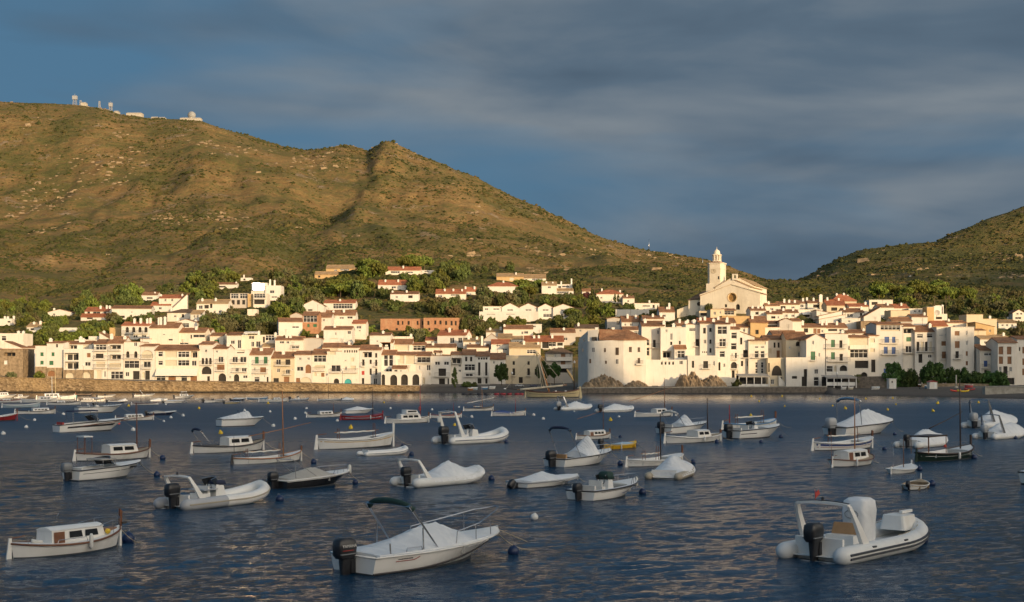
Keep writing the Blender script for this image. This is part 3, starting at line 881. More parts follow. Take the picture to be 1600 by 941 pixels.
h('C', 304, 399, 646, 668, 868, 'R', 'w', 'white house with dark top gallery where the shadow begins', 'G 350 695 92 38;w 383 747 26 38;w 322 747 12 30;p 392 790 12 18;p 350 835 20 40', d=373, bal='350 715 94')
h('C', 400, 530, 664, 668, 868, 'F', 'w', 'white house with double dark balcony doors and terrace tower', 'w 443 718 34 24;w 503 718 34 24;d 475 778 50 50;d 473 842 40 46;d 515 842 10 46', bal='475 805 100', d=375, cope='t')
h('C', 418, 470, 638, 645, 680, 'R', 'w', 'small white stair tower on a flat roof', 'd 428 655 10 22', d=380, dep=4)
h('C', 531, 606, 645, 660, 866, 'R', 'w', 'white house with open loggia behind the clipped cypress', 'o 570 700 66 36;w 592 735 18 14;w 592 768 18 16', bal='570 718 70', d=377)
h('C', 607, 697, 630, 660, 866, 'R', 'w', 'white house with a wide glazed bay above a hedge', 'd 635 690 15 30;d 668 690 15 30;G 660 745 72 42;w 655 796 50 20', bal='660 806 74', d=377)
h('C', 698, 792, 645, 670, 864, 'R', 'w', 'white house with two very tall dark window bays', 'd 720 686 12 14;d 738 686 12 14;d 754 686 12 14;d 771 686 12 14;d 722 756 15 88;d 769 756 15 88;d 724 836 26 36;d 770 836 14 36', bal='722 806 28;769 806 28', d=377)
h('C', 793, 898, 655, 690, 862, 'R', 'w', 'white house half hidden by the round square tree', 'w 820 712 14 20;w 870 720 14 24', d=381)
h('C', 897, 1132, 665, 668, 858, 'F', 'c', 'beige three-storey mansion with cornice and tall dark windows', 'd 953 716 15 24;d 1052 716 15 24;d 953 775 17 46;d 1052 775 17 46;d 907 775 14 40;d 1100 775 14 40;d 1000 830 26 40', bal='953 800 30;1052 800 30', d=384, cope='c', dep=11)
h('C', 1166, 1346, 616, 650, 850, 'H', 'g', 'grey apartment house with stacked balconies behind the moored sailboat', 'p 1200 667 40 16;r 1283 667 30 24;r 1283 714 30 26;w 1232 667 12 22;w 1330 667 12 22;d 1285 765 50 30', bal='1255 698 170 1;1255 748 170 1', d=388, tile='d', ch='1240 610')
# -------- the bastion house on the rock, and the houses east of it
def bastion():
 fr, s = 'D', 4.278
 d = 356.0
 k = d / F
 X = lambda v, dd=d: (860 + v / s - CX) / F * dd
 Z = lambda v, dd=d: EYE + (HOR - (400 + v / s)) / F * dd
 x0 = X(300)
 zb = 1.2
 root = empty('house', (x0, d, zb))
 tag(root, 'big white bastion house with rounded corner and hipped tile roof on rocks', 'house')
 PLACED.append((860 + 180 / s, 860 + 640 / s, 400 + 495 / s, 400 + 850 / s, d, 'white bastion house'))
 lx = lambda v: X(v) - x0
 lz = lambda v: Z(v) - zb
 A = (lx(182) + .55, 9.0)
 B = (lx(247), 1.1)
 C1 = (lx(360), -0.15)
 D1 = (lx(486), -1.0)
 E1 = (lx(640), 0.2)
 E2 = (E1[0] + 0.4, 10.5)
 arc = []
 for i in range(9):
  t_ = i / 8
  p0, p1, p2 = (B[0], B[1] - .1), (B[0] + 0.12, 0.25), (B[0] + 1.7, -.05)
  arc.append(((1 - t_)**2 * p0[0] + 2 * t_ * (1 - t_) * p1[0] + t_ * t_ * p2[0], (1 - t_)**2 * p0[1] + 2 * t_ * (1 - t_) * p1[1] + t_ * t_ * p2[1]))
 ring = [A] + arc + [C1, D1, E1, E2]
 top = lambda i: lz(566) if i in (0,) else lz(562)
 mb = MB()
 n = len(ring)
 low = [(p[0], p[1], -0.8) for p in ring]
 zt = [lz(572)] + [lz(570)] * 9 + [lz(566), lz(562), lz(558), lz(558)]
 hi = [(p[0], p[1], z) for p, z in zip(ring, zt)]
 for i in range(n):
  j = (i + 1) % n
  mb.quad(low[i], low[j], hi[j], hi[i])
 mb.add([tuple(p) for p in hi], [tuple(range(n))])
 uw = [(A[0] + .3, 9.6), (B[0] + .3, 3.2), (lx(322), 2.2), (lx(322), 9.0)]
 uz = [lz(546), lz(498), lz(490), lz(490)]
 lo = [(p[0], p[1], lz(572)) for p in uw]
 up = [(p[0], p[1], z) for p, z in zip(uw, uz)]
 for i in range(4):
  j = (i + 1) % 4
  mb.quad(lo[i], lo[j], up[j], up[i])
 mb.quad(*up)
 mb.build('wall', 'plaster', root)
 rb = MB()
 r0, r1 = (lx(336), 5.0, lz(495) + .35), (lx(530), 5.2, lz(497) + .3)
 e = [(lx(326), 0.6, lz(558)), (D1[0], D1[1] - .5, lz(560)), (E1[0] + .55, E1[1] - .4, lz(556)), (E2[0] + .5, E2[1], lz(556)), (lx(326), 9.5, lz(556))]
 rb.add(e + [r0, r1] + [(p[0], p[1], p[2] - .18) for p in e],
[(0, 1, 6, 5), (1, 2, 6), (2, 3, 6), (3, 4, 5, 6), (4, 0, 5), (7, 8, 1, 0), (8, 9, 2, 1), (9, 10, 3, 2), (10, 11, 4, 3), (11, 7, 0, 4)])
 rf = rb.build('roof', 'roof_tile', root)
 for vx in (318, 430):
  cb = MB()
  cb.box(lx(vx) - .35, lx(vx) + .35, 5.4, 6.1, lz(520), lz(478))
  cb.box(lx(vx) - .45, lx(vx) + .45, 5.3, 6.2, lz(478), lz(478) + .15)
  cb.build('chimney', 'chimney_white', rf)
 def face_y(vx):
  x = lx(vx)
  pts = arc + [C1, D1, E1]
  for p, q in zip(pts, pts[1:]):
   if p[0] <= x <= q[0] + 1e-6:
    f_ = (x - p[0]) / max(q[0] - p[0], 1e-6)
    return p[1] + (q[1] - p[1]) * f_, atan2(q[1] - p[1], q[0] - p[0])
  return 0.0, 0.0
 for code, vx, vy, w_, h_ in [('g', 288, 628, 20, 34), ('d', 365, 630, 11, 26), ('d', 445, 638, 22, 50), ('w', 533, 626, 20, 36), ('w', 591, 627, 17, 32), ('r', 267, 703, 11, 28), ('d', 371, 711, 11, 20),
('g', 445, 706, 21, 35), ('d', 591, 700, 17, 36)]:
  y, a = face_y(vx)
  o = MB()
  hw, hh = w_ / s * k / 2, h_ / s * k / 2
  o.box(-hw, hw, -.02, .12, -hh, hh, 0)
  for xx in ((-hw, -hw + .09), (hw - .09, hw), (-.045, .045)):
   o.box(xx[0], xx[1], -.06, -.023, -hh, hh, 1)
  for zz in (-hh, hh - .09):
   o.box(-hw, hw, -.062, -.024, zz, zz + .09, 1)
  ob = o.build('window', [PANE[code], 'frame_brown' if code != 'g' else 'frame_white'], root)
  ob.location = (lx(vx), y, lz(vy))
  ob.rotation_euler = (0, 0, a)
 for vx, vy, w_, h_, yy in [(297, 553, 34, 26, 2.35), (205, 562, 10, 20, None), (205, 628, 12, 20, None)]:
  o = MB()
  hw, hh = w_ / s * k / 2, h_ / s * k / 2
  o.box(-hw, hw, -.05, .05, -hh, hh, 0)
  ob = o.build('window', ['window_glass'], root)
  if yy is None:
   f_ = 0.55 if vy > 600 else 0.55
   ob.location = (A[0] + (B[0] - A[0]) * f_ + (0.3 * 0.8 if vy < 600 else 0) - .02, A[1] + (B[1] - A[1]) * f_, lz(vy))
   ob.rotation_euler = (0, 0, atan2(B[1] - A[1], B[0] - A[0]))
  else:
   ob.location = (lx(vx), yy, lz(vy))
 y, a = face_y(591)
 bb = MB()
 bb.box(lx(571), lx(616), y - .8, y, lz(722) - .3, lz(722))
 bo = bb.build('balcony', 'plaster', root)
 rr = MB()
 rr.box(lx(571), lx(616), y - .8, y - .76, lz(722) + .85, lz(722) + .9)
 for i in range(12):
  xx = lx(571) + (lx(616) - lx(571)) * i / 11
  rr.box(xx - .02, xx + .02, y - .79, y - .77, lz(722) + .003, lz(722) + .85)
 rr.build('railing', 'iron', bo)
bastion()
h('D', 610, 762, 440, 468, 700, 'R', 'w', 'white house with French windows behind the bastion terrace', 'g 652 580 20 40;g 652 640 20 56;d 695 587 18 52;d 744 587 18 52;w 720 510 14 26', bal='720 612 84', d=366, ch='640 425')
h('D', 737, 908, 474, 480, 690, 'F', 'w', 'stepped white house with tall slit window and flat roof', 'w 808 540 16 46;d 808 585 14 22;d 865 580 12 24;o 780 658 60 44;g 873 658 50 52;w 775 500 14 20', d=363, cope='c', ch='770 440;835 455')
h('D', 830, 908, 602, 620, 690, 'R', 'w', 'low white annex with a thin red tile strip', 'g 873 658 50 50;w 838 655 10 30', d=361, dep=3)
h('D', 640, 912, 692, 694, 888, 'F', 'w', 'tall blank white retaining house with slanted beam pergola', 'd 745 716 12 22;d 770 716 12 22;d 795 716 12 22;d 820 716 12 22;w 873 713 24 26;d 820 878 12 16;d 700 880 40 24', d=357, dep=6, base_z=1.4)
h('D', 905, 1012, 452, 458, 700, 'F', 'w', 'white house with one balcony and three tiny square openings', 'g 947 492 42 22;d 985 580 28 48;w 1000 520 0 0', d=365, cope='t', bal='985 604 50', ch='975 430;920 440')
h('D', 1000, 1112, 446, 452, 700, 'R', 'w', 'white house pressed between the tall towers', 'd 1030 500 18 38;w 1033 573 18 28;d 1070 495 16 26;d 1070 573 14 28;d 1070 632 14 30;o 983 650 35 26;d 1018 643 7 10;d 1031 643 7 10;d 1044 643 7 10', d=363.5, ch='1100 430')
h('D', 918, 1118, 663, 666, 832, 'F', 'w', 'white cube house on the rocks with a railed window', 'd 953 725 15 46;d 1038 727 32 48;w 1092 718 14 32', d=357, dep=8, bal='1040 752 60', base_z=2.5)
h('D', 1103, 1202, 444, 456, 806, 'R', 'w', 'tall slim white tower house with large glazed top window', 'g 1148 497 64 54;g 1150 580 44 54;g 1148 657 36 42;a 1130 738 14 56;w 1162 732 14 26', d=361, bal='1150 607 60', dep=11, ch='1196 432')
h('D', 1201, 1268, 478, 490, 820, 'R', 'w', 'slim white house with sea-green glazed windows', 'g 1227 533 38 42;g 1225 605 38 46;w 1213 660 10 20;d 1240 665 12 34;a 1227 730 40 42;d 1222 790 20 50;p 1245 790 18 46', d=362, bal='1227 690 56;1227 752 56')
h('E', 448, 545, 540, 575, 800, 'S', 'w', 'white house under a long sloping tile roof', 'd 462 600 16 42;d 493 680 36 50;d 468 738 14 32;d 505 738 14 32', d=362.5, bal='493 702 46')
h('E', 508, 628, 588, 597, 806, 'R', 'w', 'white house with paired glazed doors over the cafe', 'p 565 612 96 20;v 557 637 22 12;v 593 637 22 12;g 557 682 25 44;g 593 682 25 44;v 557 747 15 34;v 592 747 15 34;v 557 783 15 30;v 592 783 15 30', d=361.5, bal='575 702 96')
h('E', 604, 742, 570, 590, 705, 'R', 'w', 'white house with three small windows above the pointed arch', 'd 668 625 12 32;d 693 625 12 32;d 720 625 12 32;D 690 680 20 44;p 640 660 20 30', d=372, dep=8)
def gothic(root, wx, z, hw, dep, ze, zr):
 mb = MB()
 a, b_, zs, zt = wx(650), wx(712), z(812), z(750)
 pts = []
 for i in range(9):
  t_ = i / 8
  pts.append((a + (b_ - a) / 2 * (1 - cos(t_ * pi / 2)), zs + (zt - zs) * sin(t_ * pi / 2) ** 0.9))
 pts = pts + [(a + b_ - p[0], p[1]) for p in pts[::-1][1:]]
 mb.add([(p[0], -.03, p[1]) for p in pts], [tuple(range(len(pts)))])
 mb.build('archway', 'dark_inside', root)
 s2 = MB()
 s2.hexa([(wx(690), -.6, z(875)), (wx(735), -.6, z(875)), (wx(735), -.1, z(875)), (wx(690), -.1, z(875)),
(wx(690), -.6, z(812)), (wx(735), -.6, z(862)), (wx(735), -.1, z(862)), (wx(690), -.1, z(812))])
 s2.build('stair', 'plaster', root)
h('E', 626, 738, 700, 703, 882, 'F', 'c', 'cream porch building with a pointed arch and outside stair', 'd 632 762 12 56;d 708 830 14 16;w 655 850 20 30', d=358.5, dep=8, extra=gothic)
h('E', 738, 870, 548, 588, 700, 'R', 'c', 'cream house wing with tile roof above the white cafe front', 'a 812 617 28 28;w 820 683 15 30;w 760 640 10 16', d=366, dep=9)
h('E', 738, 872, 696, 700, 884, 'F', 'w', 'white flat cafe front with two dark signs and a glass door', 'd 857 795 20 46;d 850 848 32 60;d 790 823 32 16;w 790 768 60 3', d=357, dep=9)
h('E', 862, 982, 557, 590, 884, 'G', 'w', 'white gabled house with a green shuttered balcony door', 's 903 690 28 52;w 941 685 11 24;w 902 610 13 24;w 923 787 24 30;g 923 848 32 56', d=358, bal='903 718 34', dep=12)
h('F', 40, 192, 430, 436, 782, 'F', 'w', 'white house with tall green shutters and arched glass porch', 's 92 500 26 50;d 145 507 20 56;s 92 582 26 48;d 147 592 22 46;w 45 597 20 22;G 70 670 42 40;P 108 668 16 40;a 162 665 50 38', bal='110 530 140;130 618 150', d=358, cope='t', ch='180 415')
def cafe_terrace(root, wx, z, hw, dep, ze, zr):
 pass
h('F', 190, 332, 450, 460, 782, 'R', 'w', 'white house with one huge cream blind and dark garage', 'p 265 500 126 78;g 265 568 118 56;d 288 640 98 50;a 300 722 46 60', d=362, bal='265 535 130 1')
h('F', 330, 398, 440, 448, 700, 'R', 'w', 'narrow white house over a dark street passage', 'p 357 480 30 26;p 357 545 30 24;d 362 650 28 84', d=366)
h('F', 382, 561, 362, 374, 700, 'R', 'w', 'tall white house with glass attic and four blue shutters', 'g 475 393 132 32;u 452 475 32 40;u 498 475 22 40;u 445 545 26 46;u 498 547 26 46;u 447 685 32 34;p 475 412 130 10', bal='467 498 118;470 572 110', d=367, dep=11)
h('F', 559, 642, 372, 386, 700, 'R', 'w', 'narrow cream house with roof loggia and green blind', 'o 597 415 66 32;s 598 472 32 30;w 597 538 40 44;d 640 620 10 40', bal='597 562 66', d=367)
h('F', 640, 787, 385, 420, 700, 'R', 'w', 'broad white house with long brown roof and paired glass doors', 'g 673 450 40 28;g 740 447 42 30;d 660 520 18 62;p 690 520 18 62;d 716 520 18 62;p 745 520 18 62;d 677 600 26 58;w 740 585 26 22', bal='710 552 110', d=366, ch='760 370')
h('F', 785, 882, 388, 392, 720, 'F', 'w', 'plain white flat house with two slit windows on top', 'w 815 445 28 7;w 853 443 28 7;r 833 500 32 30;r 837 577 34 46', bal='838 602 50', d=364, cope='c')
h('F', 880, 1036, 386, 392, 720, 'F', 'w', 'tall white corner house with wide sunlit flank and dark blinds', 'r 922 432 32 30;r 923 507 32 46;d 922 575 22 46;w 985 430 12 30;w 987 497 12 30;r 987 567 14 30;r 987 632 14 28', bal='922 602 54', d=360, cope='c', dep=12)
h('F', 1008, 1112, 512, 537, 706, 'R', 'w', 'small white house with balcony lamp sign and tile roof', 'o 1055 582 40 42;d 1045 632 36 40;w 1018 585 12 14', bal='1050 600 70;1050 656 70', d=362)
h('F', 1074, 1200, 520, 545, 775, 'R', 'w', 'small white house with one blue balcony door', 'g 1133 571 64 20;w 1180 635 16 28;u 1113 635 24 40;d 1113 690 20 24', bal='1110 664 46', d=357)
h('F', 1194, 1322, 466, 494, 782, 'R', 'w', 'white corner house with six stone-framed windows', 'r 1215 547 30 52;r 1270 547 30 52;r 1215 612 28 50;r 1272 612 28 50;w 1211 670 18 32;d 1245 680 28 56;w 1280 672 18 32;d 1270 752 70 44', bal='1245 712 36', d=352)
h('F', 1322, 1470, 455, 470, 782, 'R', 'w', 'white end house with tall brown windows', 'd 1322 535 10 26;d 1340 537 10 26;r 1366 545 16 44;r 1366 622 16 44;r 1366 690 18 44', d=356)
# -------- the old town climbing behind the front
h('D', 378, 482, 412, 420, 500, 'G', 'g', 'grey gabled house with one dark window', 'w 452 448 24 28', dep=10)
h('D', 476, 596, 405, 440, 520, 'R', 'w', 'white house with terracotta roof above the bastion', 'w 540 460 20 18;w 500 460 12 16', ch='520 392;575 398')
h('D', 486, 616, 476, 494, 540, 'R', 'w', 'low white roof terrace house with glass doors', 'g 582 514 46 22;w 520 515 16 16')
h('D', 618, 760, 402, 420, 500, 'R', 'w', 'white house with short terracotta roof near the tall chimneys', 'w 700 438 30 14;w 650 440 12 14', ch='745 385;690 390')
h('D', 166, 325, 462, 484, 540, 'R', 'g', 'dull grey house behind the bastion with a brown roof', 'w 200 500 14 16', tile='d', ch='190 450')
h('D', 728, 832, 345, 374, 440, 'R', 'w', 'white house with two very tall white chimneys', 'w 760 400 20 16', ch='800 318;785 345')
h('D', 842, 990, 440, 466, 560, 'R', 'w', 'white house with long tile roof under the church wall', 'w 870 485 14 18;w 950 490 14 18', ch='870 425;925 430;960 432')
h('D', 990, 1110, 420, 452, 540, 'R', 'w', 'white house with red roof below the church terrace', '', ch='1010 415;1040 410', tile='r')
h('D', 1110, 1240, 418, 446, 540, 'R', 'w', 'white house with two chimneys under the church front', '', ch='1130 410;1190 420')
h('E', 205, 282, 412, 416, 460, 'F', 'c', 'cream house with a dark open porch under the church', 'd 240 432 54 26')
h('E', 275, 360, 400, 405, 470, 'F', 'c', 'cream terrace house against the church front', 'w 300 430 14 20;w 335 425 10 16', cope='t')
h('E', 355, 432, 405, 412, 470, 'R', 'c', 'cream house with dark glazed veranda against the church front', 'G 390 426 60 26')
h('E', 345, 525, 442, 448, 520, 'F', 'o', 'ochre stone house with blank wall below the church', '', cope='n')
h('E', 440, 525, 500, 516, 570, 'R', 'w', 'white house tucked over the sloping tile roof', 'w 480 535 14 18')
h('E', 515, 625, 452, 486, 540, 'R', 'o', 'tan stone house with a broad roof in the old town', 'w 560 505 14 20', ch='540 445')
h('E', 520, 610, 487, 492, 580, 'S', 'o', 'tan rubble gable in the middle of the old town', 'd 560 545 20 26')
h('E', 598, 702, 510, 516, 580, 'F', 'w', 'bluish white house in the shade of the old town', 'w 650 545 14 20', cope='t')
h('E', 600, 700, 480, 492, 545, 'R', 'w', 'white house with railing terrace and low brown roof', 'd 650 508 70 10')
h('E', 698, 778, 462, 478, 575, 'G', 'g', 'windowless tower house, shaded side coloured pinkish grey', '', dep=7)  # shaded side of one block, the shade put in as grey plaster
h('E', 776, 832, 465, 478, 565, 'R', 'w', 'windowless tower house, lit side coloured white', '', dep=7)  # lit side of the same block, its light put in as white plaster
h('E', 655, 808, 540, 562, 620, 'R', 'w', 'white house with small tiled dome on its roof', 'w 760 580 14 16', d=392)
h('E', 828, 985, 498, 516, 580, 'R', 'w', 'white house with brown blinds and dark doorway under eaves', 'd 860 535 26 26;r 915 538 20 30;r 938 540 20 30;w 960 540 12 18', ch='970 480;850 478')
h('E', 612, 700, 372, 384, 440, 'R', 'w', 'white cluster house right under the church buttress', 'w 650 405 20 14;w 680 410 14 14', ch='640 360')
h('E', 690, 822, 362, 376, 430, 'R', 'w', 'long white house with terraces on the church hill', 'd 720 395 30 18;w 780 395 20 14', ch='735 345;765 350;800 352')
h('E', 768, 880, 352, 368, 420, 'R', 'w', 'white house with a band of windows on the hilltop', 'w 835 385 20 16;w 800 388 20 14', ch='880 335;850 340')
h('E', 870, 948, 350, 366, 425, 'R', 'w', 'white house with dark veranda on the hilltop', 'd 925 386 42 20', ch='915 338')
h('E', 944, 990, 340, 362, 430, 'F', 'c', 'tan tower with a tall chimney on the hilltop', 'w 965 390 10 16', ch='958 318 20', dep=5)
h('E', 812, 962, 402, 408, 470, 'F', 'w', 'white terrace house with a red awning', 'd 858 440 46 26;w 925 430 14 16', cope='c', awn='858 424 50 12 1.5')
h('E', 925, 1080, 412, 440, 500, 'S', 'w', 'white house with long slanting wall top', 'w 1000 455 16 18')
h('E', 940, 1098, 440, 468, 525, 'L', 'w', 'white house with a rising gable above red roofs', 'w 1060 480 16 20')
h('E', 985, 1105, 350, 382, 430, 'R', 'c', 'house with wide red roof at the top of the old town', 'w 1040 400 20 16', tile='r', ch='1000 335;1070 340')
h('E', 988, 1100, 494, 516, 580, 'R', 'w', 'white house with red brown roof beside the green shutters', 'w 1030 535 20 20', ch='1010 480')
h('E', 520, 615, 395, 412, 470, 'R', 'w', 'little white house at the foot of the church side wall', 'd 560 430 20 16;w 590 435 10 12', ch='540 398;575 395;600 390')
h('E', 620, 715, 420, 434, 485, 'R', 'w', 'small white house with terrace among tiled roofs', 'd 660 455 26 14;w 690 455 10 14', ch='650 412')
h('E', 700, 815, 410, 426, 475, 'R', 'w', 'small white house with two chimneys among tiled roofs', 'w 740 445 14 16;w 780 445 20 14', ch='730 400;790 402')
h('F', 85, 250, 172, 216, 290, 'H', 'c', 'tan villa with a pyramid roof and four white chimneys', 'd 205 242 14 18;w 130 240 16 14', ch='132 168;180 165;205 178', tile='r')
h('F', 50, 170, 218, 244, 320, 'R', 'c', 'tan house with red roof and terrace at the hilltop', 'd 100 270 40 22', tile='r')
h('F', 160, 300, 268, 290, 360, 'R', 'w', 'white house with a bluish window in the upper town', 'g 205 312 40 22;d 280 310 14 28', ch='300 255;180 262')
h('F', 200, 330, 236, 252, 310, 'R', 'w', 'white house with pink roof strip in the upper town', 'w 250 270 14 12', tile='r', ch='320 225')
h('F', 298, 412, 258, 322, 390, 'L', 'w', 'white house with a long lean-to gable', '', dep=7)
h('F', 335, 492, 203, 210, 280, 'F', 'w', 'white terrace house crowned by an open pergola frame', 'd 370 232 40 20;w 450 235 20 16;w 410 255 14 14', cope='c')
h('F', 398, 500, 240, 258, 340, 'R', 'w', 'white house with one small round-headed window', 'a 445 290 14 22;d 440 325 24 10', ch='470 230')
h('F', 478, 606, 272, 280, 370, 'F', 'c', 'tan block house with bare side wall', '', cope='n')
h('F', 500, 600, 240, 262, 300, 'R', 'w', 'white house with red roof behind the tan block', '', tile='r', ch='560 232')
h('F', 598, 700, 262, 268, 350, 'F', 'w', 'white house with parapet below the hillside pines', 'w 640 285 14 14;w 670 285 14 14', cope='c')
h('F', 618, 724, 308, 322, 400, 'R', 'w', 'white house with neat brown roof and blank front', 'p 670 345 80 3', ch='720 296')
h('F', 720, 768, 250, 258, 375, 'F', 'o', 'ochre tower house among antennas', '', dep=6, cope='c')
h('F', 765, 856, 296, 302, 380, 'F', 'w', 'white roof terrace house with a satellite dish', 'd 800 330 40 16', ch='815 250 60;845 245')
h('F', 760, 860, 352, 382, 440, 'R', 'o', 'tan house under a dark red roof', 'w 800 400 12 14', tile='r')
h('F', 850, 985, 350, 362, 440, 'R', 'w', 'white house between the tan roof and the tall corner house', 'w 900 385 14 14', ch='880 340')
h('F', 985, 1095, 302, 306, 440, 'F', 'c', 'bare tan gable house standing high at the back', '', cope='n')
h('F', 1090, 1188, 332, 336, 440, 'F', 'c', 'tan house with chimney tower at the east end', '', cope='n', ch='1165 318')
h('F', 1045, 1170, 360, 388, 480, 'S', 'o', 'ochre house with roof sloping down to the east', 'w 1140 415 12 16')
h('F', 1036, 1115, 405, 412, 520, 'R', 'c', 'cream house beside the tall white corner house', 'd 1055 460 16 26;w 1090 450 10 16')
h('F', 1075, 1165, 450, 470, 540, 'R', 'w', 'small white gabled house with tan roof in the lower town', 'w 1110 492 16 16', tile='n')
h('F', 1160, 1270, 445, 462, 540, 'R', 'o', 'ochre house with pale roof behind the stone-framed windows', 'w 1190 490 12 16', tile='n', ch='1250 430')
h('F', 486, 622, 328, 350, 420, 'R', 'g', 'grey white house with a long brown roof', 'd 530 362 30 14')
h('F', -2, 152, 282, 318, 400, 'L', 'w', 'white house with slanting parapet over brown roofs', '', dep=7)
h('F', 150, 275, 325, 332, 420, 'F', 'w', 'white blank house with flat terrace in the old town', 'w 200 352 14 14', cope='c')
h('F', 278, 390, 346, 352, 440, 'F', 's', 'grey rubble house with blank front in the old town', '', cope='d')
h('F', 48, 190, 368, 394, 470, 'R', 'w', 'white house with brown roof and dark attic windows', 'd 90 410 60 14;d 150 412 30 14', ch='60 350;130 355')
h('F', 184, 325, 412, 430, 500, 'R', 'w', 'white house with short roof above the cream blind', 'w 230 440 20 10', ch='310 425')
h('F', -3, 52, 372, 398, 470, 'R', 'w', 'narrow white house with brown roof in the old town', 'd 20 420 20 30')
# -------- the church
def church():
 d = 520.0
 s = 3.921
 k = d / F / s                                   # metres per unit of frame E at this distance
 z = lambda v: EYE + (HOR - (380 + v / s)) * d / F
 X = lambda v: (1040 + v / s - CX) / F * d
 zb = 22.0
 rz = radians(-22)
 root = empty('church', (X(212), d, zb), rz)
 tag(root, 'large pale church with clock tower, round window and tiled nave roof', 'church')
 PLACED.append((1055, 1213, 387, 494, d, 'church'))
 h_ = lambda v: z(v) - zb
 wv = 0.0597 / 0.96                              # metres of facade per unit of frame E
 fx = lambda v: (v - 212) * wv
 eL, eR, ap = h_(322), h_(312), h_(258)
 W1 = fx(566)
 xa = fx(395)
 D1 = 11.0
 mb = MB()
 hs = [(fx(424), fx(448), h_(412), h_(378), True, .5), (fx(358), fx(372), h_(396), h_(376), True, .4), (fx(408) - .001, fx(408), h_(400), h_(399), False, .1)]
 facade(mb, 0, W1, -2, min(eL, eR) - .0, hs[:2])
 zmin = min(eL, eR)
 ox_, oz, r = fx(402), h_(337), 25 * wv
 mb2 = MB()
 N = 28
 outer = [(0, zmin), (W1, zmin), (W1, eR), (xa, ap), (0, eL)]
 circ = [(ox_ + r * cos(2 * pi * i / N), oz + r * sin(2 * pi * i / N)) for i in range(N)]
 def hit(a):
  c_, s_ = cos(a), sin(a)
  best = None
  for i in range(len(OUT)):
   p, q = OUT[i], OUT[(i + 1) % len(OUT)]
   ex, ez = q[0] - p[0], q[1] - p[1]
   den_ = c_ * ez - s_ * ex
   if abs(den_) < 1e-9:
    continue
   t_ = ((p[0] - ox_) * ez - (p[1] - oz) * ex) / den_
   u_ = ((p[0] - ox_) * s_ - (p[1] - oz) * c_) / den_
   if t_ > 0 and -1e-6 <= u_ <= 1 + 1e-6 and (best is None or t_ < best):
    best = t_
  return (ox_ + c_ * best, oz + s_ * best)
 zlow = h_(372)
 OUT = [(0, zlow), (W1, zlow), (W1, eR), (xa, ap), (0, eL)]
 mb = MB()
 facade(mb, 0, W1, -2, zlow, [(q[0], q[1], q[2], min(q[3], zlow - .05), q[4], q[5]) for q in hs[:2]])
 angs = sorted([2 * pi * i / N for i in range(N)] + [atan2(p[1] - oz, p[0] - ox_) % (2 * pi) for p in OUT])
 for i in range(len(angs)):
  a, b_ = angs[i], angs[(i + 1) % len(angs)]
  p0, p1 = (ox_ + r * cos(a), oz + r * sin(a)), (ox_ + r * cos(b_), oz + r * sin(b_))
  q0, q1 = hit(a), hit(b_)
  mb.quad((p0[0], 0, p0[1]), (q0[0], 0, q0[1]), (q1[0], 0, q1[1]), (p1[0], 0, p1[1]))
  mb.quad((p0[0], 0, p0[1]), (p1[0], 0, p1[1]), (p1[0], .9, p1[1]), (p0[0], .9, p0[1]))
 mb.quad((0, 0, -2), (0, 0, eL), (0, D1, eL), (0, D1, -2))
 mb.quad((W1, 0, -2), (W1, D1, -2), (W1, D1, eR), (W1, 0, eR))
 mb.add([(0, D1, -2), (W1, D1, -2), (W1, D1, eR), (xa, D1, ap), (0, D1, eL)], [(0, 4, 3, 2, 1)])
 mb.build('west_block', 'church_plaster', root)
 g = MB()
 g.add([(ox_ + r * .86 * cos(2 * pi * i / N), .75, oz + r * .86 * sin(2 * pi * i / N)) for i in range(N)], [tuple(range(N))], 0)
 for i in range(N):
  a, b_ = 2 * pi * i / N, 2 * pi * (i + 1) / N
  pt = lambda rr, q, y: (ox_ + rr * cos(q), y, oz + rr * sin(q))
  g.quad(pt(r * .86, a, .74), pt(r * .86, b_, .74), pt(r * 1.0, b_, .72), pt(r * 1.0, a, .72), 1)
  g.quad(pt(r * 1.0, a, -.1), pt(r * 1.14, a, -.1), pt(r * 1.14, b_, -.1), pt(r * 1.0, b_, -.1), 1)
  g.quad(pt(r * 1.14, a, -.1), pt(r * 1.14, a, -.003), pt(r * 1.14, b_, -.003), pt(r * 1.14, b_, -.1), 1)
 g.build('round_window', ['oculus', 'plaster_ochre'], root)
 for a, b_, c, e, ar, dp in hs[:2]:
  q = MB()
  q.quad((a, dp, c), (b_, dp, c), (b_, dp, e), (a, dp, e))
  q.build('window', 'dark_inside', root)
 rb = MB()
 slab(rb, (-.4, -.25, eL - .1), (xa, -.25, ap + .15), (xa, D1, ap + .15), (-.4, D1, eL - .1), .14)
 slab(rb, (xa, -.25, ap + .15), (W1 + .5, -.25, eR - .05), (W1 + .5, D1, eR - .05), (xa, D1, ap + .15), .14)
 rb.build('roof', 'roof_tile', root)
 cb = MB()
 for p, q in (((-.1, eL), (xa, ap)), ((xa, ap), (W1 + .1, eR))):
  cb.hexa([(p[0], -.32, p[1]), (q[0], -.32, q[1]), (q[0], .25, q[1]), (p[0], .25, p[1]), (p[0], -.32, p[1] + .4), (q[0], -.32, q[1] + .4), (q[0], .25, q[1] + .4), (p[0], .25, p[1] + .4)])
 cb.build('gable_coping', 'church_plaster', root)
 n0, n1 = 8.5, 30.0
 nx0, nx1 = fx(268), fx(475)
 ne, nr = h_(265), h_(213)
 nm = MB()
 nxc = fx(360)
 nm.add([(nx0, n0, -2), (nx1, n0, -2), (nx1, n0, ne), (nxc, n0, nr), (nx0, n0, ne)], [(0, 1, 2, 3, 4)])
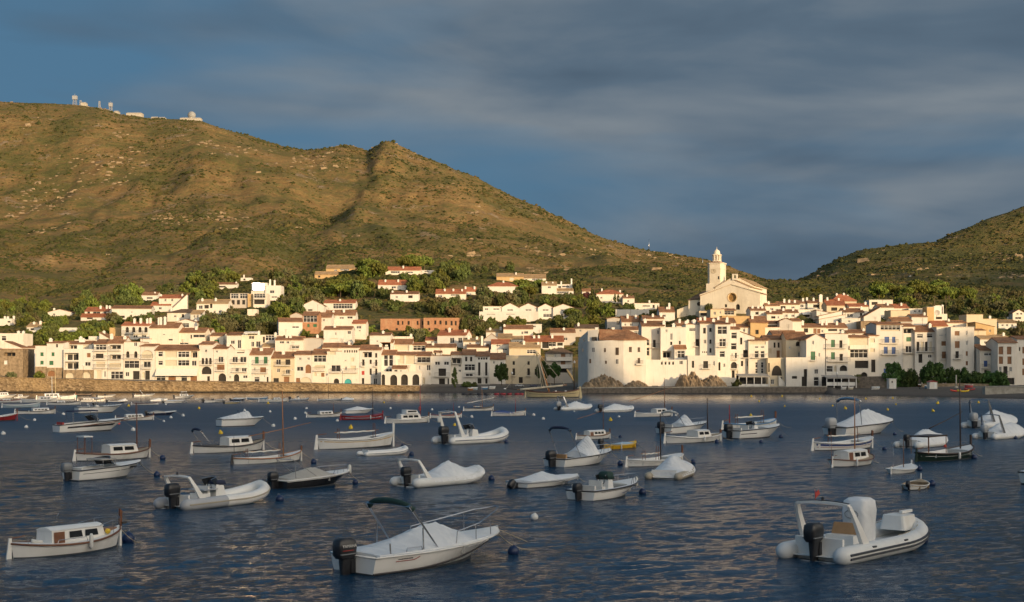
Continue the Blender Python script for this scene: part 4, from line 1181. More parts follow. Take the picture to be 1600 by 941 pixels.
 nm.add([(nx0, n1, -2), (nx1, n1, -2), (nx1, n1, ne), (nxc, n1, nr), (nx0, n1, ne)], [(0, 4, 3, 2, 1)])
 nm.quad((nx0, n0, -2), (nx0, n0, ne), (nx0, n1, ne), (nx0, n1, -2))
 nm.quad((nx1, n0, -2), (nx1, n1, -2), (nx1, n1, ne), (nx1, n0, ne))
 nm.build('nave_wall', 'church_plaster', root)
 rb = MB()
 slab(rb, (nx0 - .4, n0 - .2, ne - .05), (nxc, n0 - .2, nr + .2), (nxc, n1, nr + .2), (nx0 - .4, n1, ne - .05), .16)
 slab(rb, (nxc, n0 - .2, nr + .2), (nx1 + .5, n0 - .2, ne - .05), (nx1 + .5, n1, ne - .05), (nxc, n1, nr + .2), .16)
 rb.build('nave_roof', 'roof_tile_tan', root)
 c0, c1 = 17.0, 40.0
 cx0, cx1 = fx(300), fx(470)
 ce, cr_ = h_(248), h_(200)
 cm = MB()
 cxc = (cx0 + cx1) / 2
 cm.add([(cx0, c0, -2), (cx1, c0, -2), (cx1, c0, ce), (cxc, c0, cr_), (cx0, c0, ce)], [(0, 1, 2, 3, 4)])
 cm.quad((cx1, c0, -2), (cx1, c1, -2), (cx1, c1, ce), (cx1, c0, ce))
 cm.quad((cx0, c0, -2), (cx0, c0, ce), (cx0, c1, ce), (cx0, c1, -2))
 cm.add([(cx0, c1, -2), (cx1, c1, -2), (cx1, c1, ce), (cxc, c1, cr_), (cx0, c1, ce)], [(0, 4, 3, 2, 1)])
 cm.build('choir_wall', 'church_plaster', root)
 rb = MB()
 slab(rb, (cx0 - .4, c0 - .2, ce - .05), (cxc, c0 - .2, cr_ + .2), (cxc, c1, cr_ + .2), (cx0 - .4, c1, ce - .05), .16)
 slab(rb, (cxc, c0 - .2, cr_ + .2), (cx1 + .5, c0 - .2, ce - .05), (cx1 + .5, c1, ce - .05), (cxc, c1, cr_ + .2), .16)
 rb.build('choir_roof', 'roof_tile_tan', root)
 for i, yy in enumerate((13.5, 18.5, 23.5, 28.5, 34.0)):
  b2 = MB()
  x = nx1 if yy < 29 else cx1
  tz = ne - .8
  b2.hexa([(x - .05, yy, -2), (x + 4.2, yy, -2), (x + 4.2, yy + 1.2, -2), (x - .05, yy + 1.2, -2), (x - .05, yy, tz), (x + .5, yy, tz - .6), (x + .5, yy + 1.2, tz - .6), (x - .05, yy + 1.2, tz)])
  b2.build('buttress', 'church_plaster', root)
 tw = 5.9
 tx, ty = fx(278) - 4.3, 9.0
 cx_, cy_ = tx + tw / 2 + .5, ty + tw / 2
 def octo(hw_, zz, ch_=.32):
  c_ = hw_ * (1 - ch_)
  return [(cx_ - c_, cy_ - hw_, zz), (cx_ + c_, cy_ - hw_, zz), (cx_ + hw_, cy_ - c_, zz), (cx_ + hw_, cy_ + c_, zz), (cx_ + c_, cy_ + hw_, zz), (cx_ - c_, cy_ + hw_, zz), (cx_ - hw_, cy_ + c_, zz), (cx_ - hw_, cy_ - c_, zz)]
 tm = MB()
 hw_ = tw / 2
 base = [(cx_ - hw_ - .3, cy_ - hw_ - .3, -2), (cx_ + hw_ + .3, cy_ - hw_ - .3, -2), (cx_ + hw_ + .3, cy_ + hw_ + .3, -2), (cx_ - hw_ - .3, cy_ + hw_ + .3, -2)]
 tm.hexa(base + [(p[0], p[1], h_(240)) for p in base])
 tm.loft([octo(hw_, h_(240) + .003), octo(hw_, h_(118))], closed=True, caps=True)
 tm.loft([octo(hw_ + .25, h_(118) + .003), octo(hw_ + .32, h_(111))], closed=True, caps=True)
 tm.loft([octo(hw_ + .12, h_(150)), octo(hw_ + .12, h_(146))], closed=True, caps=True)
 tow = tm.build('tower', 'church_plaster', root)
 rr = MB()
 rr.loft([octo(hw_ + .15, h_(111) + .003), octo(1.55, h_(101))], closed=True, caps=True)
 rr.build('tower_roof', 'roof_tile', tow)
 lm = MB()
 lw = 1.32
 def sq(hw2, zz):
  return octo(hw2, zz, .35)
 for ang in range(8):
  a = pi / 8 + ang * pi / 4
  px_, py_ = cx_ + lw * cos(a), cy_ + lw * sin(a)
  lm.box(px_ - .28, px_ + .28, py_ - .28, py_ + .28, h_(104), h_(62))
 lm.loft([sq(lw + .25, h_(104) - .1), sq(lw + .25, h_(96))], closed=True, caps=True)
 lm.loft([sq(lw + .3, h_(62)), sq(lw + .3, h_(57))], closed=True, caps=True)
 lm.lathe([(1.25, 0), (1.25, h_(48) - h_(57)), (1.15, h_(40) - h_(57)), (.8, h_(31) - h_(57)), (.25, h_(26) - h_(57)), (.12, h_(20) - h_(57))], 12, (cx_, cy_, h_(57) + .003))
 lm.tube([(cx_, cy_, h_(22)), (cx_, cy_, h_(8))], .05, 5)
 lm.build('lantern', 'church_plaster', tow)
 bl = MB()
 bl.lathe([(.1, .9), (.3, .7), (.38, .3), (.5, 0)], 10, (cx_, cy_, h_(85)))
 bl.build('bell', 'iron', tow)
 ck = MB()
 cz = h_(163)
 cxk = cx_ - .6
 ck.add([(cxk + 1.0 * cos(2 * pi * i / 20), cy_ - hw_ - .05, cz + 1.0 * sin(2 * pi * i / 20)) for i in range(20)], [tuple(range(20))], 0)
 for i in range(12):
  a = 2 * pi * i / 12
  ck.hexa([(cxk + rr_ * cos(a) + dx_ * sin(a), cy_ - hw_ - yy_, cz + rr_ * sin(a) - dx_ * cos(a)) for yy_ in (.06, .09) for rr_, dx_ in ((.75, -.05), (.95, -.05), (.95, .05), (.75, .05))], 1)
 ck.box(cxk - .05, cxk + .05, cy_ - hw_ - .09, cy_ - hw_ - .06, cz, cz + .75, 1)
 ck.box(cxk - .0, cxk + .5, cy_ - hw_ - .09, cy_ - hw_ - .062, cz - .05, cz + .05, 1)
 ck.build('clock', ['plaster_cream', 'iron'], tow)
 for vz in (205,):
  q = MB()
  q.box(cx_ + hw_ * .4, cx_ + hw_ * .4 + .5, cy_ - hw_ - .06, cy_ - hw_ + .02, h_(215), h_(195))
  q.build('window', 'dark_inside', tow)
 bg_ = MB()
 bx, by_ = fx(372), 8.0
 facade(bg_, bx, bx + 2.0, h_(222), h_(185), [(bx + .6, bx + 1.4, h_(212), h_(191), True, .7)], y=by_)
 bg_.quad((bx, by_ + .7, h_(222)), (bx, by_ + .7, h_(185)), (bx, by_, h_(185)), (bx, by_, h_(222)))
 bg_.quad((bx + 2, by_, h_(222)), (bx + 2, by_, h_(185)), (bx + 2, by_ + .7, h_(185)), (bx + 2, by_ + .7, h_(222)))
 bg_.quad((bx, by_, h_(185)), (bx + 2, by_, h_(185)), (bx + 2, by_ + .7, h_(185)), (bx, by_ + .7, h_(185)))
 bg_.build('bell_gable', 'church_plaster', root)
 ch_ = MB()
 a0, a1 = fx(128), -.02
 zt0 = h_(345)
 ch_.box(a0, a1, 3.0, 13.0, -2, zt0)
 ch_.build('chapel_wall', 'church_plaster', root)
 rb = MB()
 slab(rb, (a0 - .4, 2.6, zt0 + .05), (a1 - .02, 2.6, h_(338)), (a1 - .02, 9, h_(285)), (a0 + 4.0, 9, h_(285)), .18)
 rb.add([(a0 - .4, 2.6, zt0 + .05), (a0 + 4.0, 9, h_(285)), (a0 - .4, 13.2, zt0 + .05)], [(0, 1, 2)])
 rb.build('chapel_roof', 'roof_tile_dark', root)
 q = MB()
 q.add([((a0 + a1) / 2 + 1.4 + .75 * cos(2 * pi * i / 18), 2.96, h_(370) + .75 * sin(2 * pi * i / 18)) for i in range(18)], [tuple(range(18))])
 q.build('round_window', 'dark_inside', root)
 lo = MB()
 b0 = fx(52)
 lo.hexa([(b0, 4.5, -2), (a0 - .02, 4.5, -2), (a0 - .02, 12, -2), (b0, 12, -2), (b0, 4.5, h_(402)), (a0 - .02, 4.5, h_(375)), (a0 - .02, 12, h_(375)), (b0, 12, h_(402))])
 lo.build('sacristy_wall', 'church_plaster', root)
simple('oculus', (0.30, 0.17, 0.05), 0.5, var=0.25, scale=2)
church()
# -------- houses of the lower slope and the hillside villas, west
h('A', -10, 156, 428, 432, 545, 'F', 'w', 'white flat house with chimney posts at the west edge', 'g 25 465 32 32', ch='95 420;128 422', bal='', cope=None)
h('A', 36, 190, 488, 545, 590, 'S', 'w', 'white house with a plain sloping side wall', '', dep=7)
h('A', -20, 78, 328, 334, 382, 'F', 'w', 'white villa with chimneys at the west edge of the slope', 'd 60 355 20 10', ch='10 320;70 318;30 322', d=None)
h('A', 315, 482, 272, 292, 322, 'G', 'w', 'low white gabled villa among the western pines', 'w 360 305 16 12', ch='345 266', dep=8)
h('A', 178, 276, 364, 388, 425, 'R', 'w', 'small white house with tan roof sunk among trees', 'd 215 405 24 14', ch='212 358;255 352', tile='n')
h('A', 384, 530, 390, 394, 420, 'F', 'w', 'long low white garden house between pines', '', dep=6)
h('A', 566, 728, 260, 284, 338, 'R', 'w', 'white villa with red roof and three dark windows', 'd 592 298 18 22;w 645 297 50 20;w 702 298 16 20', ch='660 250;702 248;728 250', tile='r')
h('A', 540, 740, 304, 322, 345, 'R', 'w', 'red-roofed porch wing below the western villa', 'd 600 332 40 10', tile='r', dep=4)
h('A', 752, 1008, 250, 266, 340, 'R', 'w', 'long white hall with a thin brown roof', 'd 800 322 70 16;w 880 290 10 10', dep=12, rz=radians(8))
h('A', 1008, 1142, 226, 244, 290, 'R', 'w', 'red-roofed lower wing of the big gabled villa', 'w 1070 265 20 16', tile='r', dep=6)
h('A', 1062, 1216, 178, 196, 285, 'R', 'w', 'big white villa with red roof and stepped gable', 'w 1105 210 14 18;w 1150 210 14 18', ch='1054 184;1212 172', tile='r', dep=8)
h('A', 1150, 1250, 172, 270, 288, 'L', 'w', 'tall white slanting gable of the big villa', 'w 1200 240 10 14', dep=8, rz=radians(10))
h('A', 946, 1052, 158, 176, 215, 'R', 'w', 'small white villa alone above the big gabled villa', 'd 1000 196 40 10', ch='1028 158')
h('A', 1118, 1352, 272, 294, 352, 'H', 'w', 'wide white villa with a flat grey-brown hip roof', 'd 1222 315 16 22;w 1170 318 16 14;w 1308 315 12 22', tile='d', ch='1130 262')
h('A', 812, 1000, 360, 380, 475, 'R', 'w', 'white house with four round arches of red flowers', 'a 850 408 22 36;a 893 408 22 36;a 935 408 22 36;a 975 408 22 36;w 905 452 30 18;w 962 452 30 18', tile='r', ch='886 336;928 334;972 336;1006 332', bal='905 432 165')
h('A', 1000, 1192, 365, 395, 530, 'R', 'w', 'large plain white house with brown roof and tiny windows', 'd 1140 475 28 10;w 1095 440 16 8', ch='1050 330;1062 328;1090 325')
h('A', 1165, 1318, 338, 360, 420, 'G', 'w', 'white gabled house with one wide glazed window', 'v 1232 378 62 28', ch='1140 328', dep=9)
h('A', 1190, 1372, 400, 426, 530, 'R', 'w', 'white house with brown roof and long window bands', 'd 1278 455 10 26;w 1330 450 80 20;w 1230 500 60 12', ch='1300 396')
h('A', 732, 832, 390, 394, 460, 'F', 'o', 'square ochre stone tower house above the tan roof', '', dep=6)
h('A', 592, 666, 448, 452, 500, 'F', 'w', 'small white cube house between terracotta roofs', 'w 640 470 12 12', dep=6)
h('A', 664, 736, 428, 470, 505, 'S', 'w', 'small house with steep terracotta lean-to roof', '', tile='t', ch='672 418')
h('A', 498, 594, 470, 474, 520, 'F', 'w', 'white stair house behind the loggia house', 'w 560 490 14 12', ch='524 456', dep=6)
h('A', 938, 1010, 464, 470, 530, 'F', 'w', 'plain white house behind the round-headed loggia', '', dep=6, cope='t')
h('B', -2, 122, 488, 514, 600, 'R', 'w', 'white house with brown roof and terrace rail', 'g 70 545 90 20', bal='60 556 120', ch='20 475')
h('B', 120, 210, 518, 534, 620, 'R', 'w', 'white house with a single green blind', 's 165 573 32 28')
h('B', 233, 330, 514, 530, 640, 'R', 'w', 'white house with square brown window on the second row', 'w 272 577 26 24;w 322 590 36 56')
h('B', 330, 468, 524, 528, 640, 'F', 'w', 'white terrace house with red pergola and glass rail', 'v 397 545 36 20;w 405 590 20 34;w 442 590 30 38', cope=None, ch='432 505;348 510', awn='398 505 90 10 1.8')
h('B', 468, 560, 520, 528, 640, 'F', 'w', 'white house with wide glazed sun room', 'g 520 548 60 36;d 480 560 14 40', ch='545 530')
h('B', 470, 568, 578, 605, 650, 'R', 'w', 'low house with orange-brown roof behind the front row', '', tile='n')
h('B', 556, 742, 542, 562, 660, 'R', 'w', 'white house with several small roofs and chimneys', 'w 600 578 30 16;w 640 578 20 16;w 690 610 50 14', ch='625 530;650 540', bal='690 618 60')
h('B', 740, 862, 548, 552, 660, 'G', 'g', 'grey shaded gable beside the alley', '', dep=9)
h('B', 820, 992, 544, 550, 640, 'F', 'w', 'white house with dark pergola rail on its roof', 'p 950 552 50 10;d 860 560 40 8', ch='800 530', cope=None)
h('B', 870, 1052, 586, 612, 670, 'R', 'w', 'white house with long terracotta roof behind the towel house', 'p 945 635 50 30', ch='1056 575')
h('B', 880, 1068, 474, 492, 600, 'R', 'w', 'white house with brown roof and dark corner window', 'w 1050 512 22 22;w 960 520 10 20', ch='948 460')
h('B', 1070, 1162, 432, 452, 560, 'R', 'w', 'small red-roofed white house with bluish window', 'g 1115 477 34 20;w 1120 500 14 10', tile='r')
h('B', 580, 738, 418, 440, 540, 'R', 'w', 'white house with a grey gable end and garden', 'w 692 476 46 12', ch='', dep=9, rz=radians(12))
h('B', 655, 740, 380, 398, 470, 'G', 'g', 'grey gabled house behind the brick-based house', '', dep=9)
h('B', 738, 845, 376, 396, 520, 'R', 'b', 'house with glazed upper floor over a brick base', 'g 790 420 92 46;s 778 466 16 20;s 822 466 24 20', dep=8)
h('B', 842, 932, 382, 410, 500, 'R', 'w', 'white house with red-brown roof beside a round tree', 'w 880 430 14 16')
h('B', 888, 1092, 368, 396, 480, 'R', 'w', 'long white house with brown roof and twin side windows', 'w 1055 412 36 16;w 1000 415 30 12', ch='940 368;1010 362')
h('B', 736, 880, 296, 330, 385, 'G', 'w', 'white villa with a broad low gable', 'd 790 362 30 10', dep=9)
h('B', 880, 1092, 298, 314, 360, 'R', 'w', 'white villa with thin red roof and long glazing', 'g 1008 336 130 34', ch='985 292', tile='r')
h('B', 30, 242, 294, 318, 395, 'R', 'w', 'two-storey white villa with six small windows', 'w 58 343 26 24;d 97 340 30 24;d 128 335 16 28;w 78 375 10 18;w 102 375 12 18;w 150 375 14 18;w 185 375 14 18', ch='60 286;150 284', tile='n')
h('B', -10, 66, 366, 388, 450, 'R', 'w', 'white house with tan roof at the foot of cypresses', 'w 38 402 12 20;w 15 405 12 18', tile='n')
h('B', -10, 30, 440, 460, 500, 'R', 'w', 'small white house with a round chimney', '', ch='15 430')
h('B', 255, 374, 244, 250, 350, 'F', 'g', 'grey modern flats with glass front below the flashing window', 'g 285 268 50 34;g 345 268 50 34;d 275 310 20 30;d 310 310 20 30;d 345 310 20 30', dep=9)
h('B', 372, 412, 248, 254, 350, 'F', 'o', 'ochre stone stairwell of the modern flats', '', dep=9)
h('B', 410, 498, 246, 250, 350, 'F', 'w', 'white glazed wing of the modern flats', 'g 452 265 76 32;d 450 308 70 30', bal='452 288 84', dep=9)
h('B', 370, 432, 352, 356, 400, 'F', 'w', 'little white pavilion below the modern flats', 'p 398 345 40 30', dep=5)
def flash(root, wx, z, hw, dep, ze, zr):
 c = Vector((wx(447), -.9, z(206)))
 world = c + root.location
 n = ((Vector((0, 0, EYE)) - world).normalized() + Vector(SUN)).normalized()
 mb = MB()
 hw_, hh = 2.4, 1.5
 mb.box(-hw_, hw_, .0, .06, -hh, hh, 0)
 for x in (-hw_, -hw_ / 3, hw_ / 3, hw_):
  mb.box(x - .08, x + .08, -.05, -.003, -hh, hh, 1)
 for zz in (-hh, hh):
  mb.box(-hw_, hw_, -.052, -.004, zz - .08, zz + .08, 1)
 o = mb.build('window', ['sun_glass', 'frame_white'], root, label='sloping window flashing in the low sun')
 o.location = c
 o.rotation_euler = n.to_track_quat('-Y', 'Z').to_euler()
h('B', 396, 500, 176, 180, 300, 'F', 'w', 'white villa whose big window flashes with sunlight', '', dep=8, extra=flash)
h('B', 490, 594, 192, 198, 300, 'F', 'w', 'white villa with two tall chimneys beside the flashing window', 'w 535 240 30 20;w 550 275 40 10', ch='512 160;543 164', dep=9)
h('B', 325, 396, 140, 146, 170, 'F', 'w', 'little white house above the flashing window', 'd 350 158 14 12', ch='342 128', dep=6)
h('B', 160, 300, 180, 190, 222, 'R', 'w', 'low white bungalow half hidden by pines', 'd 200 206 50 10', ch='292 198', dep=6)
h('B', 820, 972, 106, 124, 150, 'R', 'o', 'tan stone house with flat pink roof high on the slope', 'd 850 138 14 14', tile='n', dep=8)
h('B', 896, 1106, 62, 84, 106, 'R', 'o', 'long tan house with orange roof and glass verandas', 'g 1020 92 60 12;w 960 96 20 10', tile='n', dep=9)
h('B', 1188, 1332, 520, 534, 640, 'R', 'w', 'white house with three small dots of windows', 'd 1222 552 10 10;d 1245 552 10 10;d 1265 552 10 10;s 1302 620 30 20', ch='1275 510')
h('B', 1264, 1345, 560, 580, 660, 'R', 'w', 'white house with brown roof joined to the terrace', 'w 1300 600 20 12')
h('C', -10, 128, 516, 530, 660, 'R', 'w', 'white house on a terrace with round finials', 's 102 620 30 22;w 40 570 12 12', ch='75 508')
h('C', 128, 272, 534, 538, 620, 'F', 'w', 'white house with thin parapet below the brick shell', '', ch='262 525', dep=7)
h('C', 140, 275, 560, 590, 650, 'R', 'w', 'white house with pale glazing under terracotta roof', 'p 205 615 96 34')
h('C', 272, 362, 582, 596, 650, 'R', 'w', 'white house with brown framed sun porch', 'g 320 616 80 32')
h('C', 364, 565, 592, 612, 660, 'R', 'w', 'long low white house with terracotta roof strip', '', ch='410 640')
h('C', 362, 502, 546, 564, 600, 'R', 'w', 'small white house with two square windows and red roof', 'w 405 578 14 20;w 470 578 12 20', tile='r', ch='')
h('C', 440, 638, 500, 530, 612, 'R', 'w', 'white house with red roof and two dark twin windows', 'w 540 565 30 36;w 595 565 28 36', tile='r', ch='512 484;620 495', rz=radians(-10))
h('C', 615, 722, 553, 572, 640, 'R', 'w', 'white house with tan roof and slim chimneys', 'w 660 585 16 12', ch='650 540;706 542', tile='n')
h('C', 640, 785, 596, 612, 650, 'R', 'w', 'long white house with a low brown roof', '', ch='740 540;760 588')
h('C', 752, 858, 520, 560, 640, 'G', 'g', 'grey gabled house with blank end wall', '', dep=9)
h('C', 768, 990, 492, 508, 560, 'R', 'w', 'white house with long thin roof below the pine wood', 'w 950 520 14 12', ch='795 486;866 478', tile='n')
h('C', 848, 942, 524, 552, 600, 'R', 'w', 'white house with tan roof and green door', 'w 882 566 24 16;s 930 570 10 24', tile='n')
h('C', 940, 1015, 540, 556, 600, 'R', 'w', 'little white house with three tiny windows', 'd 965 576 8 10;d 980 576 8 10;d 1000 576 8 10', tile='n')
h('C', 802, 928, 562, 588, 660, 'R', 'w', 'white house with red roof above the shaded row', 'w 850 600 30 10;w 890 625 40 12', tile='r')
h('C', 884, 1082, 466, 488, 570, 'R', 'w', 'white gabled house with brown roof and small square windows', 'w 1035 512 26 18;w 1010 515 14 20', ch='866 474')
h('C', 1036, 1140, 452, 458, 520, 'F', 'w', 'white stacked house with a flat roof below pines', 'w 1090 472 20 12', cope='c')
h('C', 1024, 1288, 538, 572, 625, 'R', 'w', 'white house with bright orange roof and dark openings', 'r 1105 590 16 40;d 1165 595 44 44;g 1210 590 50 30;d 1262 590 36 20', tile='r', ch='1090 535;1122 534;1212 532')
h('C', 922, 1132, 582, 614, 690, 'R', 'c', 'cream house with wide tan roof above the beige mansion', 'g 1070 640 60 26', tile='n', ch='1022 572;1118 580')
h('C', 796, 880, 620, 626, 680, 'F', 'w', 'shaded white house beside the beige mansion', 'w 870 650 12 16', dep=6)
h('C', 1198, 1365, 488, 512, 600, 'R', 'g', 'grey white house with pale brown roof at the lane', 'w 1300 555 24 20;w 1230 545 16 16', ch='1290 560')
h('C', 62, 362, 414, 420, 500, 'F', 'b', 'orange brick building shell with empty window openings', 'a 182 445 0 0;d 180 448 14 28;d 210 448 10 24;d 250 448 14 26;d 310 448 12 26;d 345 450 12 28;d 170 490 16 14', dep=10, base_z=None)
h('C', 350, 586, 410, 414, 512, 'F', 'b', 'longer orange brick shell with two rows of openings', 'd 382 448 14 26;d 428 445 14 26;d 463 445 14 26;d 500 448 14 26;d 537 450 14 30;d 565 450 12 30;d 388 490 14 16;d 428 490 14 14;d 500 492 14 14;d 537 492 16 14', dep=10)
h('C', 748, 872, 334, 338, 425, 'F', 'w', 'flat end of the white gabled row', 'w 770 356 24 12;w 835 356 40 10', dep=9)
for i_, (a_, b__, nm_) in enumerate([(868, 988, 'first'), (988, 1114, 'second'), (1114, 1216, 'third'), (1216, 1352, 'fourth')]):
 h('C', a_, b__, 316 + 2 * i_, 346, 425, 'G', 'w', f'white gabled row house, {nm_} gable from the flat end', f'w {(a_ + b__) / 2} 362 40 10;g {(a_ + b__) / 2 + 14} 398 60 22', dep=9)
h('C', 722, 1118, 368, 372, 430, 'F', 'w', 'long white basement terrace below the gabled row', 'w 800 390 60 6;w 930 390 60 6', dep=6, d=ground(580 + 920 / 4.278, 400 + 428 / 4.278) - 7)
h('C', 430, 632, 226, 252, 290, 'R', 'w', 'red-roofed villa with three chimneys on the bare slope', 'g 460 270 30 18;w 560 262 60 10', tile='r', ch='490 222;548 222;606 224')
h('C', 624, 700, 214, 236, 260, 'R', 'w', 'small red-roofed annex beside the bare-slope villa', '', tile='r', ch='630 206;690 206', dep=6)
h('C', 780, 980, 178, 202, 245, 'H', 'w', 'big plain white villa with red hip roof', '', tile='r', ch='884 168;870 195')
h('C', 838, 1020, 118, 138, 175, 'R', 'o', 'tan roofed house with white corner by the wood', 'p 940 155 30 20', tile='n', ch='968 112')
h('C', 1012, 1168, 124, 148, 172, 'R', 'w', 'tan roofed villa with large glass front', 'g 1110 158 70 14', tile='n')
h('C', 1140, 1240, 176, 196, 256, 'R', 'w', 'white villa with stepped white chimneys', 'w 1190 210 20 14', ch='1172 172;1215 176', tile='n')
h('C', 1236, 1346, 180, 190, 260, 'F', 'w', 'white villa with tall chimney and lower long roof', 'w 1300 205 50 12;d 1260 208 20 12', ch='1272 172;1342 154')
h('C', 1170, 1352, 220, 232, 262, 'R', 'w', 'long low wing below the villa with tall chimney', 'G 1260 244 120 14', tile='n', dep=5)
h('C', 96, 330, 76, 96, 128, 'R', 'w', 'red-roofed villa under the umbrella pines at the top', 'g 160 108 60 16;w 260 110 40 10', tile='r', ch='212 68')
h('C', 320, 418, 82, 96, 120, 'F', 'w', 'white end of the top villa beside the path', 'w 370 104 30 8', dep=6)
h('C', 46, 238, 164, 192, 228, 'R', 'w', 'white villa with red roof and two chimneys in the wood', 'd 70 212 14 16;w 150 210 30 14', tile='r', ch='92 160;178 160')
h('C', 128, 316, 240, 256, 306, 'R', 'w', 'white villa with one dark square window and flat roof', 'd 262 273 30 18;w 170 275 16 12', ch='235 232;140 238', over=.1)
h('D', 308, 488, 228, 254, 318, 'H', 'w', 'white villa with bright red hip roof among cypresses', 'w 340 280 14 12', tile='r', ch='348 220;470 232')
h('D', 484, 562, 268, 282, 330, 'R', 'w', 'white annex of the red hip-roofed villa', 'd 520 302 10 10', ch='516 260')
h('D', 556, 728, 308, 316, 362, 'F', 'w', 'long white flat villa below the red hip-roofed villa', 'w 640 335 50 10;d 690 338 14 20', ch='668 300', cope='t')
h('D', 212, 274, 222, 236, 255, 'R', 'w', 'tiny white house behind the dark red bush', '', dep=5)
h('D', 436, 660, 354, 358, 402, 'F', 'w', 'long blank white garden wall house', '', dep=5)
h('D', 786, 832, 372, 378, 410, 'F', 'b', 'red brick shed beside the very tall chimneys', '', dep=5)
h('F', 1198, 1320, 344, 362, 405, 'R', 'w', 'white villa with pinkish roof on the eastern slope', 'w 1225 378 14 14;w 1255 378 14 14;w 1290 378 14 14', tile='n')
h('F', 1255, 1300, 316, 322, 350, 'F', 'w', 'white garage wing of the east villa', 'd 1275 335 16 12', dep=5)
h('F', 1294, 1375, 274, 296, 355, 'G', 'w', 'white gabled villa at the east edge among trees', 'w 1325 300 14 16;w 1350 300 14 16;w 1330 330 40 14', dep=9)
h('F', 604, 630, 43, 46, 52, 'F', 'w', 'lonely white hut on the far eastern hill', '', dep=5, sink=3)
# -------- sea walls, rocks, terrace walls
m, t, b = new_mat('masonry')
co = t.add('ShaderNodeNewGeometry').outputs['Position']
uvw = t.vmath('MULTIPLY', co, (1.0, 1.0, 1.9))
vo = t.add('ShaderNodeTexVoronoi', {'Vector': uvw, 'Scale': 1.5}, feature='F1')
st = t.ramp(t.noise(vo.outputs['Position'], 3.0, 2.0), [(0.3, (0.09, 0.064, 0.038)), (0.5, (0.24, 0.17, 0.10)), (0.7, (0.40, 0.30, 0.18))])
big = t.noise(co, 0.13, 5.0, 0.65)
st = t.mix(t.map(big, 0.45, 0.7, 0.0, 0.75), st, (0.40, 0.28, 0.145))
zz = t.add('ShaderNodeSeparateXYZ', {0: co}).outputs[2]
st = t.mix(t.map(t.math('ADD', zz, t.math('MULTIPLY', big, 0.6)), 0.95, 0.55), st, (0.045, 0.038, 0.028))
t.put(b.inputs['Base Color'], st)
b.inputs['Roughness'].default_value = 0.95
b.inputs['Specular IOR Level'].default_value = 0.15
t.put(b.inputs['Normal'], t.add('ShaderNodeBump', {'Height': vo.outputs['Distance'], 'Strength': 1.0, 'Distance': 0.25}))
simple('masonry_dark', (0.15, 0.125, 0.10), 0.95, var=0.4, scale=1.5, bump=0.6, stain=(0.07, 0.06, 0.05), stain_amt=0.7)
simple('rock', (0.30, 0.215, 0.13), 0.95, var=0.4, scale=0.8, bump=0.8, stain=(0.15, 0.11, 0.07), stain_amt=0.7)
simple('stone_pale', (0.42, 0.38, 0.31), 0.95, var=0.25, scale=1.6, bump=0.5, stain=(0.25, 0.22, 0.18), stain_amt=0.6)
def wall_run(name, label, pts, thick, mat, cat='sea wall', zbot=-1.5, cap=True):
 """a wall along pts (x, y, top z)"""
 root = empty(name, (pts[0][0], pts[0][1], 0))
 tag(root, label, cat)
 o = pts[0]
 mb = MB()
 rings = []
 for x, y, zt in pts:
  x, y = x - o[0], y - o[1]
  rings.append([(x, y - .25, zbot), (x, y, zt), (x, y + thick, zt), (x, y + thick, zbot)])
 mb.loft(rings, closed=True, caps=True)
 mb.build('wall_face', mat, root)
 if cap:
  cb = MB()
  rings = [[(x - o[0], y - o[1] - .12, zt + .004), (x - o[0], y - o[1] - .12, zt + .2), (x - o[0], y - o[1] + .7, zt + .2), (x - o[0], y - o[1] + .7, zt + .004)] for x, y, zt in pts]
  cb.loft(rings, closed=True, caps=True)
  cb.build('wall_coping', 'stone_pale' if mat != 'masonry' else 'masonry', root)
 return root
pts = []
for u, row in [(-260, 588), (0, 590), (60, 592), (170, 595), (215, 597), (330, 597), (440, 599), (560, 602), (600, 603), (655, 604)]:
 dd_ = 360.0
 x, y, z_ = W(u, row, dd_)
 pts.append((x, y, z_))
wall_run('sea_wall', 'long sunlit brown stone sea wall below the white waterfront houses', pts, 2.5, 'masonry')
pts = [W(u, row, 344.5) for u, row in [(902, 607), (960, 606.5), (1050, 606), (1160, 605.5), (1240, 605), (1292, 605)]]
wall_run('sea_wall', 'dark low stone quay wall below the bastion rocks and cafe', pts, 2.0, 'masonry_dark')
pts = [W(u, row, dd_) for u, row, dd_ in [(1539, 605.5, 300), (1572, 605.5, 299), (1660, 605, 296)]]
wall_run('harbour_wall', 'pale block wall standing on the beach at the east end', pts, 1.6, 'stone_pale', zbot=0.0)
pts = [W(u, row, dd_) for u, row, dd_ in [(1318, 589, 352), (1380, 588, 350), (1440, 589, 349)]]
wall_run('terrace_wall', 'dark sloping terrace wall under the plane trees', pts, .6, 'masonry_dark', cat='terrace wall', zbot=0.5, cap=False)
pts = [W(u, row, dd_) for u, row, dd_ in [(1440, 600, 345), (1500, 599, 343), (1545, 600, 340)]]
wall_run('terrace_wall', 'low rubble wall behind the kayaks', pts, .6, 'stone_brown', cat='terrace wall', zbot=0.5, cap=False)
